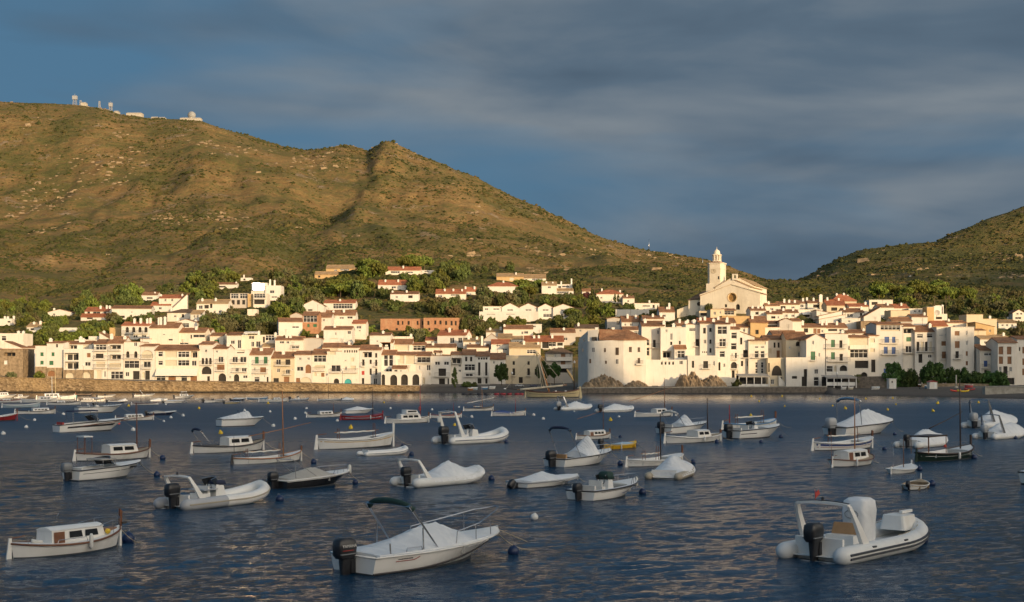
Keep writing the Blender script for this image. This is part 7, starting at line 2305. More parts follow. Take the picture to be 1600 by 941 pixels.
def rib(label, px0, px1, row, head=50, tube='grey_tube', cover=None, arch=None, engine='engine_black', console=None, band='rubber_band', ratio=.40, cover_mat='boat_cover', extra=None, tube2=None, cat='boat', group=None,
name='inflatable_boat', ek=1.0, tilt=0.0, bow=.42, tr=.26):
 root, L = seat_boat(name, label, px0, px1, row, head, ratio, cat, group, aft=.02, kind='rib')
 k = L / 5.6
 r = tr * k
 B = L * ratio
 hb = B / 2 - r * 1.05
 def plan(s_, sd):
  if s_ < .62:
   q = s_ / .62
   return (-L / 2 + .04 * L + q * .58 * L, sd * hb, r * .78 + .02 * k)
  a = (s_ - .62) / .38 * pi / 2
  ex, ey = (L / 2 - r - (-L / 2 + .62 * L)), hb
  x = -L / 2 + .62 * L + ex * sin(a) ** .95
  y = sd * ey * max(cos(a), 0) ** .75
  return (x, y, r * .78 + .02 * k + bow * k * ((s_ - .62) / .38) ** 1.5 * .9)
 N = 26
 left = [plan(i / N, 1) for i in range(N + 1)]
 path = left + [plan(i / N, -1) for i in range(N - 1, -1, -1)]
 def tube_mesh(p, mat, nm, rad, cap=True):
  mb = MB()
  pts = [Vector(q) for q in p]
  rings = []
  for i, c in enumerate(pts):
   t_ = (pts[min(i + 1, len(pts) - 1)] - pts[max(i - 1, 0)]).normalized()
   a = t_.cross(Vector((0, 0, 1))).normalized()
   b = a.cross(t_)
   rings.append([c + (a * cos(2 * pi * j / 14) + b * sin(2 * pi * j / 14)) * rad for j in range(14)])
  if cap:
   d0 = (pts[0] - pts[1]).normalized()
   d1 = (pts[-1] - pts[-2]).normalized()
   pre = [[c0 + (q - c0) * f + d0 * g * rad for q in rings[0]] for c0 in (pts[0],) for f, g in ((.25, .98), (.6, .78), (.88, .42))]
   post = [[c0 + (q - c0) * f + d1 * g * rad for q in rings[-1]] for c0 in (pts[-1],) for f, g in ((.88, .42), (.6, .78), (.25, .98))]
   rings = pre + rings + post
  mb.loft(rings, closed=True, caps=True)
  return mb.build(nm, mat, root, smooth=True)
 if tube2:
  n2 = 11
  tube_mesh(path[n2:len(path) - n2], tube, 'tube', r)
  for a_ in (path[:n2 + 1], path[len(path) - n2 - 1:][::-1]):
   tube_mesh(a_, tube2, 'tube', r * 1.004)
 else:
  tube_mesh(path, tube, 'tube', r)
 bm_ = MB()
 for dz_ in (.02, -.08) if band == 'stripe_navy2' else (.0,):
  outp = []
  for i, p in enumerate(path):
   q0, q1 = Vector(path[max(i - 1, 0)]), Vector(path[min(i + 1, len(path) - 1)])
   t_ = (q1 - q0).normalized()
   a = t_.cross(Vector((0, 0, 1))).normalized()
   c = Vector(p)
   out = a if (a.dot(Vector((c.x + L * .2, c.y, 0))) > 0) else -a
   outp.append(c + out * (r * .985) + Vector((0, 0, dz_ * k + .03 * k)))
  bm_.tube(outp, .035 * k, 5)
 if band:
  bm_.build('rubbing_band', 'rubber_band' if band == 'stripe_navy2' else band, root)
 hm = MB()
 rings = []
 for i in range(13):
  s_ = i / 12
  p = plan(s_, 1)
  y = max(abs(p[1]), .001)
  z0 = max(p[2] - r * .7, -.02)
  rings.append([(p[0], y, z0), (p[0] - .06 * L * s_, y * .75, z0 * .55 - .05 - .02), (p[0] - .12 * L * s_, 0, -.3 + .28 * s_ ** 3), (p[0] - .06 * L * s_, -y * .75, z0 * .55 - .07), (p[0], -y, z0)])
 hm.loft(rings)
 hm.add(rings[0], [tuple(range(5))])
 hm.build('hull', 'gelcoat', root, smooth=True, angle=40)
 fm = MB()
 rings = []
 for i in range(11):
  s_ = i / 10 * .93
  p = plan(s_, 1)
  rings.append([(p[0], abs(p[1]), max(.16 * k, p[2] - r * .55)), (p[0], -abs(p[1]), max(.16 * k, p[2] - r * .55))])
 fm.loft(rings)
 fm.build('floor', 'deck_white', root)
 tb = MB()
 xt = -L / 2 + .10 * L
 tb.box(xt - .06 * k, xt + .03 * k, -hb + r * .6, hb - r * .6, -.1, .62 * k)
 tb.build('transom', 'gelcoat', root)
 if engine:
  outboard(root, xt - .04 * k, .42 * k, 1.0 * k * ek, engine, tilt=tilt)
 hgt = 2 * r
 if arch:
  mat_, t_, ht = arch
  x0 = -L / 2 + t_ * L
  am = MB()
  zb = r * 1.75
  pts = []
  for sd in (1, -1):
   ring = []
   for q in range(6):
    f = q / 5
    x = x0 - .62 * k * f ** .9
    y = sd * (hb * 1.02 - .10 * k * f ** 2)
    z = zb + (ht * k - zb) * f
    w_, tk = (.34 - .20 * f ** .7) * k, (.06 - .025 * f) * k
    ring.append([(x - w_ / 2, y - tk, z), (x + w_ / 2, y - tk, z), (x + w_ / 2, y + tk, z), (x - w_ / 2, y + tk, z)])
   am.loft(ring, closed=True, caps=True)
  zt = ht * k
  xt_ = x0 - .62 * k
  arcp = [(xt_, (hb * 1.02 - .10 * k) * q, zt + .05 * k * (1 - q * q)) for q in np.linspace(-1, 1, 9)]
  rings = [[(p[0] - .07 * k, p[1], p[2] - .03 * k), (p[0] + .09 * k, p[1], p[2] - .03 * k), (p[0] + .09 * k, p[1], p[2] + .035 * k), (p[0] - .07 * k, p[1], p[2] + .035 * k)] for p in arcp]
  am.loft(rings, closed=True, caps=True)
  a_ = am.build('arch', mat_, root, smooth=True, angle=35)
  lm = MB()
  lm.lathe([(.03, 0), (.045, .04), (.04, .1), (.01, .12)], 8, (xt_, 0, zt + .09 * k))
  lm.build('navigation_light', 'engine_black', a_)
 if console:
  kind = console
  xc = -L / 2 + .47 * L
  cb = MB()
  if kind == 'covered':
   superbox(cb, [(xc, 0, .2 * k, .42 * k, .34 * k), (xc, 0, .8 * k, .40 * k, .36 * k), (xc + .02, 0, 1.15 * k, .42 * k, .38 * k), (xc + .02, 0, 1.42 * k, .36 * k, .36 * k), (xc + .02, 0, 1.5 * k, .24 * k, .26 * k)], e=.45)
   c_ = cb.build('console_cover', 'boat_cover', root, smooth=True, angle=60)
   eb = MB()
   eb.tube([(xc - .43 * k, .20 * k * cos(a) , 1.08 * k + .11 * k * sin(a)) for a in np.linspace(0, 2 * pi, 19)], .012 * k, 4)
   eb.build('cover_seam', 'engine_silver', c_)
  else:
   cb.hexa([(xc - .3 * k, -.36 * k, .15 * k), (xc + .38 * k, -.36 * k, .15 * k), (xc + .38 * k, .36 * k, .15 * k), (xc - .3 * k, .36 * k, .15 * k),
(xc - .22 * k, -.33 * k, .92 * k), (xc + .2 * k, -.33 * k, .86 * k), (xc + .2 * k, .33 * k, .86 * k), (xc - .22 * k, .33 * k, .92 * k)])
   c_ = cb.build('console', 'gelcoat', root)
   windshield(root, xc + .24 * k, .88 * k, .34 * k, k, .36, rake=.2)
   wb = MB()
   wb.tube([(xc - .34 * k + .03 * cos(a), .17 * k * cos(a), .82 * k + .17 * k * sin(a)) for a in np.linspace(0, 2 * pi, 13)], .02 * k, 5)
   wb.build('steering_wheel', 'engine_black', c_)
  s_ = MB()
  xs = -L / 2 + .31 * L
  s_.box(xs - .18 * k, xs + .24 * k, -.42 * k, .42 * k, .14 * k, .58 * k)
  s_.build('seat', 'gelcoat', root)
  s2 = MB()
  s2.hexa([(xs + .10 * k, -.40 * k, .582 * k), (xs + .24 * k, -.40 * k, .582 * k), (xs + .24 * k, .40 * k, .582 * k), (xs + .10 * k, .40 * k, .582 * k),
(xs + .17 * k, -.36 * k, .88 * k), (xs + .25 * k, -.36 * k, .88 * k), (xs + .25 * k, .36 * k, .88 * k), (xs + .17 * k, .36 * k, .88 * k)])
  s2.build('backrest', 'vinyl_tan' if kind == 'covered' else 'vinyl_white', root)
 if cover:
  t0, t1, peaks = cover
  mb = MB()
  rings = []
  n = 32
  for i in range(n + 1):
   s_ = t0 + (t1 - t0) * i / n
   p = plan(s_, 1)
   y = abs(p[1]) + r * 1.03
   if s_ > .9:
    y *= max(.25, 1 - ((s_ - .9) / .1) ** 2 * .7)
   top_ = p[2] + r * 1.02
   hh = np.interp(s_, [q[0] for q in peaks], [q[1] for q in peaks]) * k * .86 * (1 + .05 * sin(i * 2.1))
   xx = p[0] + (r * 1.03 * max(0, (s_ - .62) / .38) ** 1.2)
   row_ = []
   for q in np.linspace(-1, 1, 15):
    a = abs(q)
    if a > .8:
     f = (a - .8) / .2
     row_.append((xx, math.copysign(y * (.93 + .07 * sin(f * pi / 2)), q), top_ - r * .28 - f * r * .72 * (1 + .12 * sin(i * 1.7 + q))))
    else:
     f = a / .8
     row_.append((xx, q / .8 * y * .93, top_ - r * .28 * f ** 2 + hh * (1 - f ** 1.25)))
   rings.append(row_)
  mb.loft(rings)
  for rg in (rings[0], rings[-1]):
   mb.add(rg, [tuple(range(15))])
  mb.build('canvas_cover', cover_mat, root, smooth=True, angle=60)
 if extra:
  extra(root, plan, k, L, r, hb)
 return root, L, k
# -------- the boats at their moorings, near ones first
def text_part(txt, parent, loc, rot, size, mat, name='lettering'):
 cu = bpy.data.curves.new(name, 'FONT')
 cu.body = txt
 cu.size = size
 cu.extrude = .002
 cu.align_x = 'CENTER'
 cu.align_y = 'CENTER'
 tmp = bpy.data.objects.new(name, cu)
 me = bpy.data.meshes.new_from_object(tmp)
 me.materials.clear()
 me.materials.append(MATS[mat])
 bpy.data.objects.remove(tmp)
 o = bpy.data.objects.new(name, me)
 COL.objects.link(o)
 o.parent = parent
 o.location = loc
 o.rotation_euler = rot
 return o
def fly(root, h, k):
 b = MB()
 xa, xb = h.at(.42)[0], h.at(.70)[0]
 w = h.at(.55)[2] * .6
 b.hexa([(xa, -w, 1.15 * k), (xb, -w, 1.15 * k), (xb, w, 1.15 * k), (xa, w, 1.15 * k), (xa, -w * .9, 1.62 * k), (xb - .2 * k, -w * .9, 1.55 * k), (xb - .2 * k, w * .9, 1.55 * k), (xa, w * .9, 1.62 * k)])
 f = b.build('upper_helm', 'boat_white', root)
 for sd in (1, -1):
  q = MB()
  q.box(xa + .2 * k, xb - .3 * k, sd * w * .97 - .01, sd * w * .97 + .01, 1.32 * k, 1.5 * k)
  q.build('window', 'tinted_screen', f)
 r = MB()
 r.tube([(h.at(.80)[0] - .05, .0 + .22 * k * cos(a), 1.7 * k + .22 * k * sin(a)) for a in np.linspace(0, 2 * pi, 15)], .05 * k, 6)
 r.build('lifebuoy', 'buoy_red', root, smooth=True)
def near_llaut(root, h, k):
 x, _, _, _, z = h.at(.16)
 f = MB()
 f.tube([(x, -.1, z + .12 * k), (x + .45 * k, -.3 * k, z + .02 * k)], .09 * k, 8)
 f.build('fender_roll', 'vinyl_white', root, smooth=True)
 p = MB()
 p.tube([(h.at(.10)[0], -h.at(.10)[2] * .7, h.at(.1)[4]), (h.at(.10)[0], -h.at(.10)[2] * .7, h.at(.1)[4] + .45 * k)], .012 * k, 5)
 p.build('stern_staff', 'steel', root)
 r = MB()
 pts = [h.gun(.30, -1, .05, .02), h.gun(.31, -1, .05, .18 * k), h.gun(.56, -1, .08, .22 * k), h.gun(.57, -1, .08, .02)]
 r.tube(pts, .016 * k, 5)
 r.build('side_rail', 'steel', root)
 r = MB()
 pts = [h.gun(.70, -1, .16 * k, .60 * k), h.gun(.84, -1, .05 * k, .62 * k), h.gun(.97, -1, 0, .45 * k), h.gun(.99, 1, 0, .45 * k), h.gun(.84, 1, .05 * k, .62 * k), h.gun(.70, 1, .16 * k, .60 * k)]
 r.tube(pts, .016 * k, 5)
 for t_ in (.84, .96):
  for sd in (1, -1):
   r.tube([h.gun(t_, sd, .04 * k, 0), h.gun(t_, sd, .04 * k, .6 * k if t_ < .9 else .47 * k)], .013 * k, 4)
 r.build('bow_rail', 'steel', root)
 b = MB()
 b.ball(h.gun(.80, -1, .25 * k, .16 * k), .13 * k, 12, 8)
 b.build('yellow_float', 'buoy_yellow', root, smooth=True)
 fender(root, (h.at(.58)[0], -h.at(.58)[2] - .06 * k, h.at(.58)[4] + .02), .10 * k)
 c = MB()
 xc = h.at(.40)[0]
 c.tube([(xc, 0, h.at(.4)[4] + 1.02 * k), (xc, 0, h.at(.4)[4] + 1.22 * k)], .03 * k, 6)
 c.tube([(xc, -.02, h.at(.4)[4] + 1.2 * k), (xc - .05 * k, -.25 * k, h.at(.4)[4] + 1.34 * k)], .012 * k, 5)
 c.build('mast_stub', 'steel', root)
 a = MB()
 superbox(a, [(h.at(.88)[0], 0, h.at(.88)[4] + .0, .42 * k, .26 * k), (h.at(.88)[0], 0, h.at(.88)[4] + .16 * k, .40 * k, .22 * k)])
 a.build('fore_hatch', 'varnish', root)
 an = MB()
 an.box(h.at(1)[0] + .05 * k, h.at(1)[0] + .32 * k, -.12 * k, .12 * k, h.at(1)[4] + .06 * k, h.at(1)[4] + .16 * k)
 an.build('anchor', 'iron', root)
llaut('large white cabin boat with varnished door and tall brown stem post', 17, 188, 863, 54, cab=(.29, .80, .68, 2, True), deck='deck_white', prow=.80, rail='varnish', extra=near_llaut, hv=1.0, fr=(.72, .52, .98))
def speed_extra(root, h, k):
 eng = [c for c in COL.objects if c.parent == root and c.name.startswith('outboard_motor')][0]
 text_part('YAMAHA', eng, (-.27 * k * 1.064, -.197 * k * 1.064, .43 * k * 1.064), (radians(90), 0, 0), .115 * k, 'frame_white')
 rb = MB()
 rb.box(-.50 * k, -.14 * k, -.196 * k, -.190 * k, .335 * k, .355 * k)
 rb.build('cowl_stripe', 'stripe_red', eng)
 for sd in (1, -1):
  cs = MB()
  cs.tube([h.side(i / 24, sd, .10 + .80 * (i / 24) ** 3.2, .012) for i in range(25)], .028 * k, 5)
  cs.build('chine_strip', 'stripe_dark', root)
 sm = MB()
 for i in range(9):
  t_ = .14 + i * .0105
  a, b_ = h.side(t_, -1, .74, .016), h.side(t_ + .007, -1, .80, .016)
  sm.quad((a[0], a[1], a[2]), (b_[0], a[1], a[2]), (b_[0], b_[1], b_[2]), (a[0], b_[1], b_[2]))
 sm.build('hull_script', 'stripe_dark', root)
 ln = MB()
 pts = [h.side(.13 + .12 * i / 6, -1, .66, .016) for i in range(7)] + [h.side(.275, -1, .80, .016)]
 ln.tube(pts, .010 * k, 4)
 ln.build('hull_flourish', 'stripe_red', root)
 for t_, hh in ((.10, .30), (.30, .62)):
  pb = MB()
  for sd in (1, -1):
   pb.tube([h.gun(t_, sd, .1 * k, 0), h.gun(t_, sd, .12 * k, hh * k)], .02 * k, 5)
  pb.build('support_pole', 'steel', root)
 hb = MB()
 hb.tube([h.gun(.19, -1, .08 * k, 0), h.gun(.195, -1, .08 * k, .14 * k), h.gun(.285, -1, .08 * k, .14 * k), h.gun(.29, -1, .08 * k, 0)], .016 * k, 5)
 hb.build('grab_handle', 'steel', root)
 rl = MB()
 pts = [h.gun(.52, -1, .1 * k, 0), h.gun(.53, -1, .1 * k, .38 * k), h.gun(.70, -1, .08 * k, .46 * k), h.gun(.90, -1, .05 * k, .62 * k), h.gun(.985, -1, .0, .66 * k), h.gun(.985, 1, .0, .66 * k), h.gun(.90, 1, .05 * k, .62 * k), h.gun(.7, 1, .08 * k, .46 * k), h.gun(.53, 1, .1 * k, .38 * k), h.gun(.52, 1, .1 * k, 0)]
 rl.tube(pts, .016 * k, 6)
 for t_, hh in ((.68, .44), (.84, .56)):
  for sd in (1, -1):
   rl.tube([h.gun(t_, sd, .09 * k, 0), h.gun(t_, sd, .09 * k, hh * k)], .014 * k, 5)
 rl.build('bow_rail', 'steel', root)
 wire(root, (h.at(.99)[0], 0, h.at(.99)[4]), (h.at(1)[0] + .9 * k, -.3 * k, .25), .012)
motorboat('big white covered speedboat with dark green folded sun top', 517, 779, 879, 47, cover=(.03, .80, [(.03, .03), (.15, .12), (.46, .62), (.50, .64), (.56, .58), (.72, .12), (.80, .02)]),
engine='engine_black', ek=1.12, bimini=(.40, 'bimini_green', .95, 1.22), extra=speed_extra, fr=(.50, .50, .68), rub='boat_white', rub_r=.03, seats=False)
def rib_extra(root, plan, k, L, r, hb):
 for s_ in (.25, .58):
  for sd in (1, -1):
   p = plan(s_, sd)
   q = MB()
   q.box(p[0] - .09 * k, p[0] + .09 * k, p[1] + sd * r * .80 - .03, p[1] + sd * r * .80 + .03, p[2] + r * .50, p[2] + r * .66)
   q.build('handle', 'rubber_band', root)
 p0, p1 = [], []
 for sd in (1, -1):
  q = MB()
  pts = []
  for i in range(10):
   p = plan(.60 + i * .034, sd)
   pts.append((p[0], p[1] - sd * r * .25, p[2] + r * (1.02 if i % 2 == 0 else .94)))
  q.tube(pts, .014 * k, 4)
  q.build('grab_line', 'rope', root)
 b = MB()
 p = plan(1, 1)
 superbox(b, [(p[0] - .5 * k, 0, p[2] - .1 * k, .42 * k, .42 * k), (p[0] - .48 * k, 0, p[2] + r + .05 * k, .38 * k, .34 * k)], e=.3)
 b.build('bow_locker', 'gelcoat', root)
 a = MB()
 a.box(p[0] - .35 * k, p[0] + .25 * k, -.05 * k, .05 * k, p[2] + r + .06 * k, p[2] + r + .14 * k)
 a.build('anchor_roller', 'deck_white', root)
 w = MB()
 xt = -L / 2 + .25 * L - .62 * k
 w.tube([(xt, .25 * k, 1.48 * k), (xt - .02, .25 * k, 1.85 * k)], .01 * k, 4)
 w.quad((xt, .25 * k, 1.62 * k), (xt + .22 * k, .24 * k, 1.72 * k), (xt + .18 * k, .26 * k, 1.84 * k), (xt - .01, .25 * k, 1.76 * k))
 w.build('pennant', 'red_cloth', root)
 bb = MB()
 bb.tube([(xt + .02, (hb - .12 * k) * q, 1.50 * k + .05 * k * (1 - q * q)) for q in np.linspace(-1, 1, 9)], .045 * k, 6)
 bb.build('folded_sun_top', 'engine_black', root)
rib('large pale inflatable boat with white arch and tall covered console', 1214, 1439, 862, 47, tube='pale_tube', arch=('gelcoat', .24, 1.48), console='covered', band='stripe_navy2', extra=rib_extra, ratio=.40, tr=.25, bow=.36)
def rib2_extra(root, plan, k, L, r, hb):
 b = MB()
 superbox(b, [(-L / 2 + .49 * L, 0, .88 * k, .30 * k, .34 * k), (-L / 2 + .49 * L, 0, 1.06 * k, .28 * k, .30 * k)])
 b.build('console_cover', 'bimini_navy', root, smooth=True)
 g = MB()
 g.box(-L / 2 + .28 * L, -L / 2 + .42 * L, -.5 * k, .5 * k, .72 * k, .76 * k)
 g.build('sun_pad', 'grey_tube', root)
rib('open inflatable boat with grey stern tubes and white arch west of the black speedboat', 240, 413, 788, 54, tube='gelcoat', tube2='grey_tube', arch=('gelcoat', .20, 1.38), console='open', band='tan_tube', extra=rib2_extra, ek=1.15, bow=.45)
def black_extra(root, h, k):
 for sd in (1, -1):
  for x0, z0, x1, z1 in ((.10, 0, .04, 1.1), (.10, 0, .16, 1.3)):
   pass
 mb = MB()
 for sd in (1, -1):
  mb.tube([h.gun(.12, sd, .1 * k), h.gun(.12, sd, .2 * k, 1.0 * k)], .018 * k, 5)
  mb.tube([h.gun(.40, sd, .1 * k), h.gun(.10, sd, .2 * k, 1.12 * k)], .018 * k, 5)
 mb.tube([h.gun(.10, 1, .2 * k, 1.12 * k), h.gun(.10, -1, .2 * k, 1.12 * k)], .018 * k, 5)
 mb.build('cover_frame', 'steel', root)
 fender(root, (h.at(1)[0] + .02, 0, h.at(1)[4] + .05), .1 * k)
motorboat('black-hulled speedboat with beige cover and grey deck', 417, 546, 759, 49, hull='boat_black', top='deck_white', cover=(.05, .66, [(.05, .05), (.2, .28), (.42, .52), (.52, .48), (.66, .05)]), cover_mat='beige_cover', engine='engine_black', ek=1.15,
rail_=(.62, .35), extra=black_extra, rub='deck_white', rub_r=.04, seats=False, fr=(.52, .58, .74))
rib('covered grey inflatable boat with white arch beside the round blue buoy', 609, 748, 756, 47, tube='pale_tube', cover=(.20, .98, [(.2, .05), (.34, .18), (.55, .80), (.60, .82), (.74, .25), (.88, .10), (.98, .02)]), arch=('gelcoat', .19, 1.36), band=None, engine='engine_black')
motorboat('small low white speedboat with peaked cover and tilted outboard', 790, 903, 758, 47, cover=(.06, .97, [(.06, .06), (.3, .42), (.40, .52), (.62, .16), (.85, .12), (.97, .02)]), engine='engine_black', tilt=-.9, fr=(.34, .36, .46), rub='grey_tube', seats=False, rub_r=.05)
def open_extra(root, h, k):
 b = MB()
 xc = h.at(.46)[0]
 superbox(b, [(xc, 0, .95 * k, .34 * k, .36 * k), (xc - .05 * k, 0, 1.28 * k, .30 * k, .32 * k), (xc - .05 * k, 0, 1.36 * k, .2 * k, .22 * k)])
 b.build('helm_cover', 'bimini_green', root, smooth=True)
 fender(root, (h.at(1)[0] + .05 * k, 0, h.at(1)[4] - .1), .12 * k)
motorboat('open white motorboat with dark olive helm cover and blue hull flash', 884, 993, 776, 54, console=True, extra=open_extra, rail_=(.66, .34), stripe=[('stripe_dark', .80, .84, .1, .95), ('stripe_blue', .40, .47, .55, .80)], ek=1.05, cuddy=.62)
rib('inflatable boat wholly wrapped in a pale blue-grey cover seen from astern', 1009, 1084, 745, 70, tube='tan_tube', cover=(.05, .99, [(.05, .05), (.3, .25), (.45, 1.05), (.58, 1.10), (.75, .4), (.95, .1), (.99, .05)]), band=None, engine=None, ratio=.44)
motorboat('white cabin speedboat with silver outboard and open cockpit', 97, 220, 747, 54, engine='engine_silver', ek=1.25, screen=(.58, .55), hardtop=(.30, .55, 1.22, 'canvas_grey'), stripe=[('stripe_dark', .62, .66, .05, .9)], fr=(.68, .76, .96), seats=True,
extra=lambda root, h, k: [windows_side(root, h.at(.72)[0], h.at(.84)[0], h.at(.78)[2] * .985, h.at(.78)[4] * .72, h.at(.78)[4] * .84, 1)])
llaut('white cabin wooden boat with red mast, yard and stern awning frame', 118, 234, 718, 46, cab=(.40, .80, .62, 2, False), mst=(.82, 3.6, 'varnish'), yrd=(.52, 2.75, 5.4, 6, 'varnish', None), awn=(.06, .18, 1.75, 'deck_white'), prow=.6)
motorboat('long sleek white speedboat with dark side stripe and flat dark top', 82, 195, 674, 40, stripe=[('stripe_dark', .50, .70, .12, .9)], screen=(.62, .45), hardtop=(.16, .58, 1.55, 'bimini_navy'), engine=None, ratio=.30, fr=(.60, .72, .86), seats='red_cloth')
llaut('white wooden cabin boat with dark square windows near the white mooring balls', 24, 86, 647, 30, cab=(.42, .86, .45, 4, False), mst=None, rail='stripe_dark')
llaut('dark red wooden boat cut by the west edge', -62, 27, 658, 30, hull='boat_red', open_=True, rail='boat_white', deck='deck_white')
motorboat('white console motorboat behind the long sleek speedboat', 116, 190, 645, 34, console=True, rail_=(.6, .35), fr=(.7, .72, .9), hardtop=(.36, .52, 1.75, 'deck_white'), engine=None)
motorboat('dark navy-hulled motorboat with white deck and pinkish cover', 226, 276, 649, 34, hull='boat_navy', top='deck_white', cover=(.08, .55, [(.08, .1), (.3, .4), (.55, .1)]), cover_mat='beige_cover', rub='deck_white', seats=False)
llaut('white wooden cabin boat before the dark navy motorboat', 181, 240, 657, 34, cab=(.25, .72, .5, 4, False), mst=(.52, 1.7, 'varnish'))
llaut('long low pale blue boat at the west moorings', 4, 62, 637, 20, hull='boat_pale_blue', open_=True, rail='boat_white', deck='deck_white', prow=.15, bow_post='boat_white')
llaut('cream sunlit wooden boat with black outboard beside it', 74, 126, 633, 20, cab=(.30, .55, .3, 2, False), rail='stripe_dark')
llaut('sunlit white cabin boat with pale mast by the sea wall', 34, 90, 629, 18, cab=(.5, .85, .55, 3, False), mst=(.85, 4.0, 'boat_white'), rail='boat_white')
llaut('sunlit white cabin boat with yellowish mast and flag', 58, 118, 625, 16, cab=(.2, .6, .6, 3, False), mst=(.48, 4.2, 'boat_cream'), rail='boat_white')
llaut('white wooden boat with red deck canvas at the west shore', -8, 34, 629, 18, cab=(.3, .6, .3, 2, False), mst=(.75, 4.4, 'mast_dark'), rail='boat_red')
motorboat('white cruiser moored against the west sea wall', -12, 26, 622, 14, cabin_=(.3, .7, .8, 3), engine=None)
motorboat('small white cabin cruiser touching the west sea wall', 22, 46, 622, 14, cabin_=(.25, .6, .7, 2), engine=None)
llaut('dark brown boat hugging the west sea wall', 117, 144, 619, 12, hull='stripe_dark', open_=True, rail='varnish', deck='teak_deck')
llaut('teal-hulled boat behind the sunlit cabin boats', 92, 120, 621, 12, hull='teal_paint', open_=True, rail='boat_white', deck='deck_white')
llaut('grey white cabin boat with three portholes', 122, 164, 628, 18, cab=(.2, .6, .4, 3, False), rail='stripe_dark')
motorboat('white motorboat with triangular pale blue cover', 165, 200, 630, 20, hull='boat_navy', top='deck_white', cover=(.5, .95, [(.5, .1), (.88, .7), (.95, .05)]), ek=1.1, rub='deck_white')
motorboat('small white motorboat close to the sea wall', 150, 181, 621, 14, screen=(.5, .4))
llaut('white wooden boat with brown deck and tall dark mast', 206, 247, 633, 18, mst=(.35, 7.2, 'mast_dark'), rail='varnish', deck='varnish', prow=.2, fr=(.5, .38, .6))
motorboat('white motorboat with folded sun top under the sea wall', 206, 242, 620, 14, bimini=(.45, 'canvas_white'), ek=1.1)
motorboat('pale grey sharp-nosed motorboat with bagged outboard', 252, 290, 630, 22, engine='engine_grey', ek=1.4, cover=(.1, .9, [(.1, .2), (.4, .25), (.9, .05)]), seats=False)
rib('white inflatable boat with seats behind the sharp-nosed motorboat', 234, 262, 627, 18, tube='gelcoat', band='boat_white', engine=None, cover=(.1, .9, [(.1, .2), (.5, .6), (.9, .1)]))
motorboat('white sport cruiser with dark bridge by the sea wall', 270, 304, 622, 14, cabin_=(.25, .72, .6, 3), hardtop=(.3, .62, 1.75, 'deck_white'), ek=1.1)
motorboat('pink-tinged white boat by the end of the sunlit wall boats', 304, 318, 624, 14, engine=None)
motorboat('white motorboat with black outboard below the sunlit wall', 315, 352, 629, 20, ek=1.2, screen=(.5, .35))
motorboat('small cream motorboat with black outboard beside it', 348, 377, 631, 22, ek=1.2, hull='boat_cream', seats=False)
motorboat('dark motorboat with grey cover behind the cream one', 358, 386, 626, 20, hull='boat_navy', cover=(.1, .9, [(.1, .1), (.3, .5), (.9, .1)]), top='deck_white', seats=False)
llaut('blue and white wooden boat near the sea wall', 386, 418, 624, 16, hull='boat_blue', open_=True, rail='boat_white', deck='deck_white', stripe=[('boat_white', .55, .98)])
llaut('white low cabin boat with a very tall red-brown mast', 405, 450, 628, 18, cab=(.5, .75, .35, 2, False), mst=(.45, 6.4, 'mast_dark'), rail='boat_white', rudder='boat_white')
rib('grey inflatable boat with two dark engines in front of the sea wall', 451, 483, 626, 18, tube='grey_tube', console='open', ek=1.2)
llaut('white low boat with tall thin mast and blue-covered neighbour', 497, 536, 626, 16, mst=(.42, 5.6, 'mast_dark'), rail='boat_white', deck='deck_white', fr=(.36, .3, .42), prow=.15)
rib('small inflatable boat under a pale blue peaked cover', 532, 553, 626, 16, tube='grey_tube', cover=(.05, .98, [(.05, .2), (.4, 1.2), (.98, .1)]), ek=1.1)
motorboat('white motor cruiser wholly under a tapering cover', 337, 412, 666, 34, cover=(.02, .72, [(.02, .15), (.35, .55), (.62, .95), (.66, .9), (.72, .1)]), engine=None, seats=False, fr=(.85, .88, 1.0), stripe=[('stripe_dark', .84, .88)])
llaut('white wooden cabin boat west of the red boat', 480, 533, 652, 32, cab=(.34, .74, .52, 3, False), rail='stripe_dark', mst=(.78, 1.9, 'varnish'))
llaut('bright red open wooden boat with black mast', 533, 598, 656, 32, hull='boat_red', rail='boat_red', open_=True, deck='boat_red', mst=(.76, 3.6, 'mast_dark'), stripe=[('boat_pale_blue', .45, .62)], bow_post='boat_red', rudder='boat_red', prow=.35)
motorboat('pale covered motorboat behind the red wooden boat', 534, 584, 646, 28, cover=(.05, .85, [(.05, .2), (.45, .7), (.85, .1)]), engine=None, seats=False)
def bow_flag(root, h, k):
 pass
llaut('white cabin wooden boat with steel hoop top and broad white rudder', 301, 412, 706, 44, cab=(.44, .80, .62, 2, False), rail='stripe_dark', bimini=(.2, 'bimini_navy'), prow=.6)
llaut('white open wooden boat with tall orange mast and long yard', 364, 471, 723, 42, open_=True, deck='deck_white', rail='mast_wood', mst=(.73, 5.0, 'mast_wood'), yrd=(.70, 2.45, 5.6, 8, 'mast_wood', None), boom=(.15, .74, .92, 'canvas_white'), fr=(.55, .40, .78), ratio=.30, rudder='stripe_dark', prow=.35,
extra=lambda root, h, k: mast(root, h.at(.02)[0], h.at(.02)[4], 1.7 * k, 'mast_dark', .02 * k, name='stern_pole'))
llaut('long white wooden boat with golden line and two pairs of dark posts', 496, 615, 700, 38, open_=True, deck='deck_white', rail='boat_white', boom=(.22, .80, 1.12, 'canvas_white'), stripe=[('stripe_gold', .70, .76)], ratio=.27, prow=.65, fr=(.80, .62, .95), rudder='boat_white', bow_post='boat_white')
rib('slim grey and white inflatable boat without engine beside the golden-lined boat', 557, 636, 711, 40, tube='gelcoat', band='dark_tube', engine=None, ratio=.34)
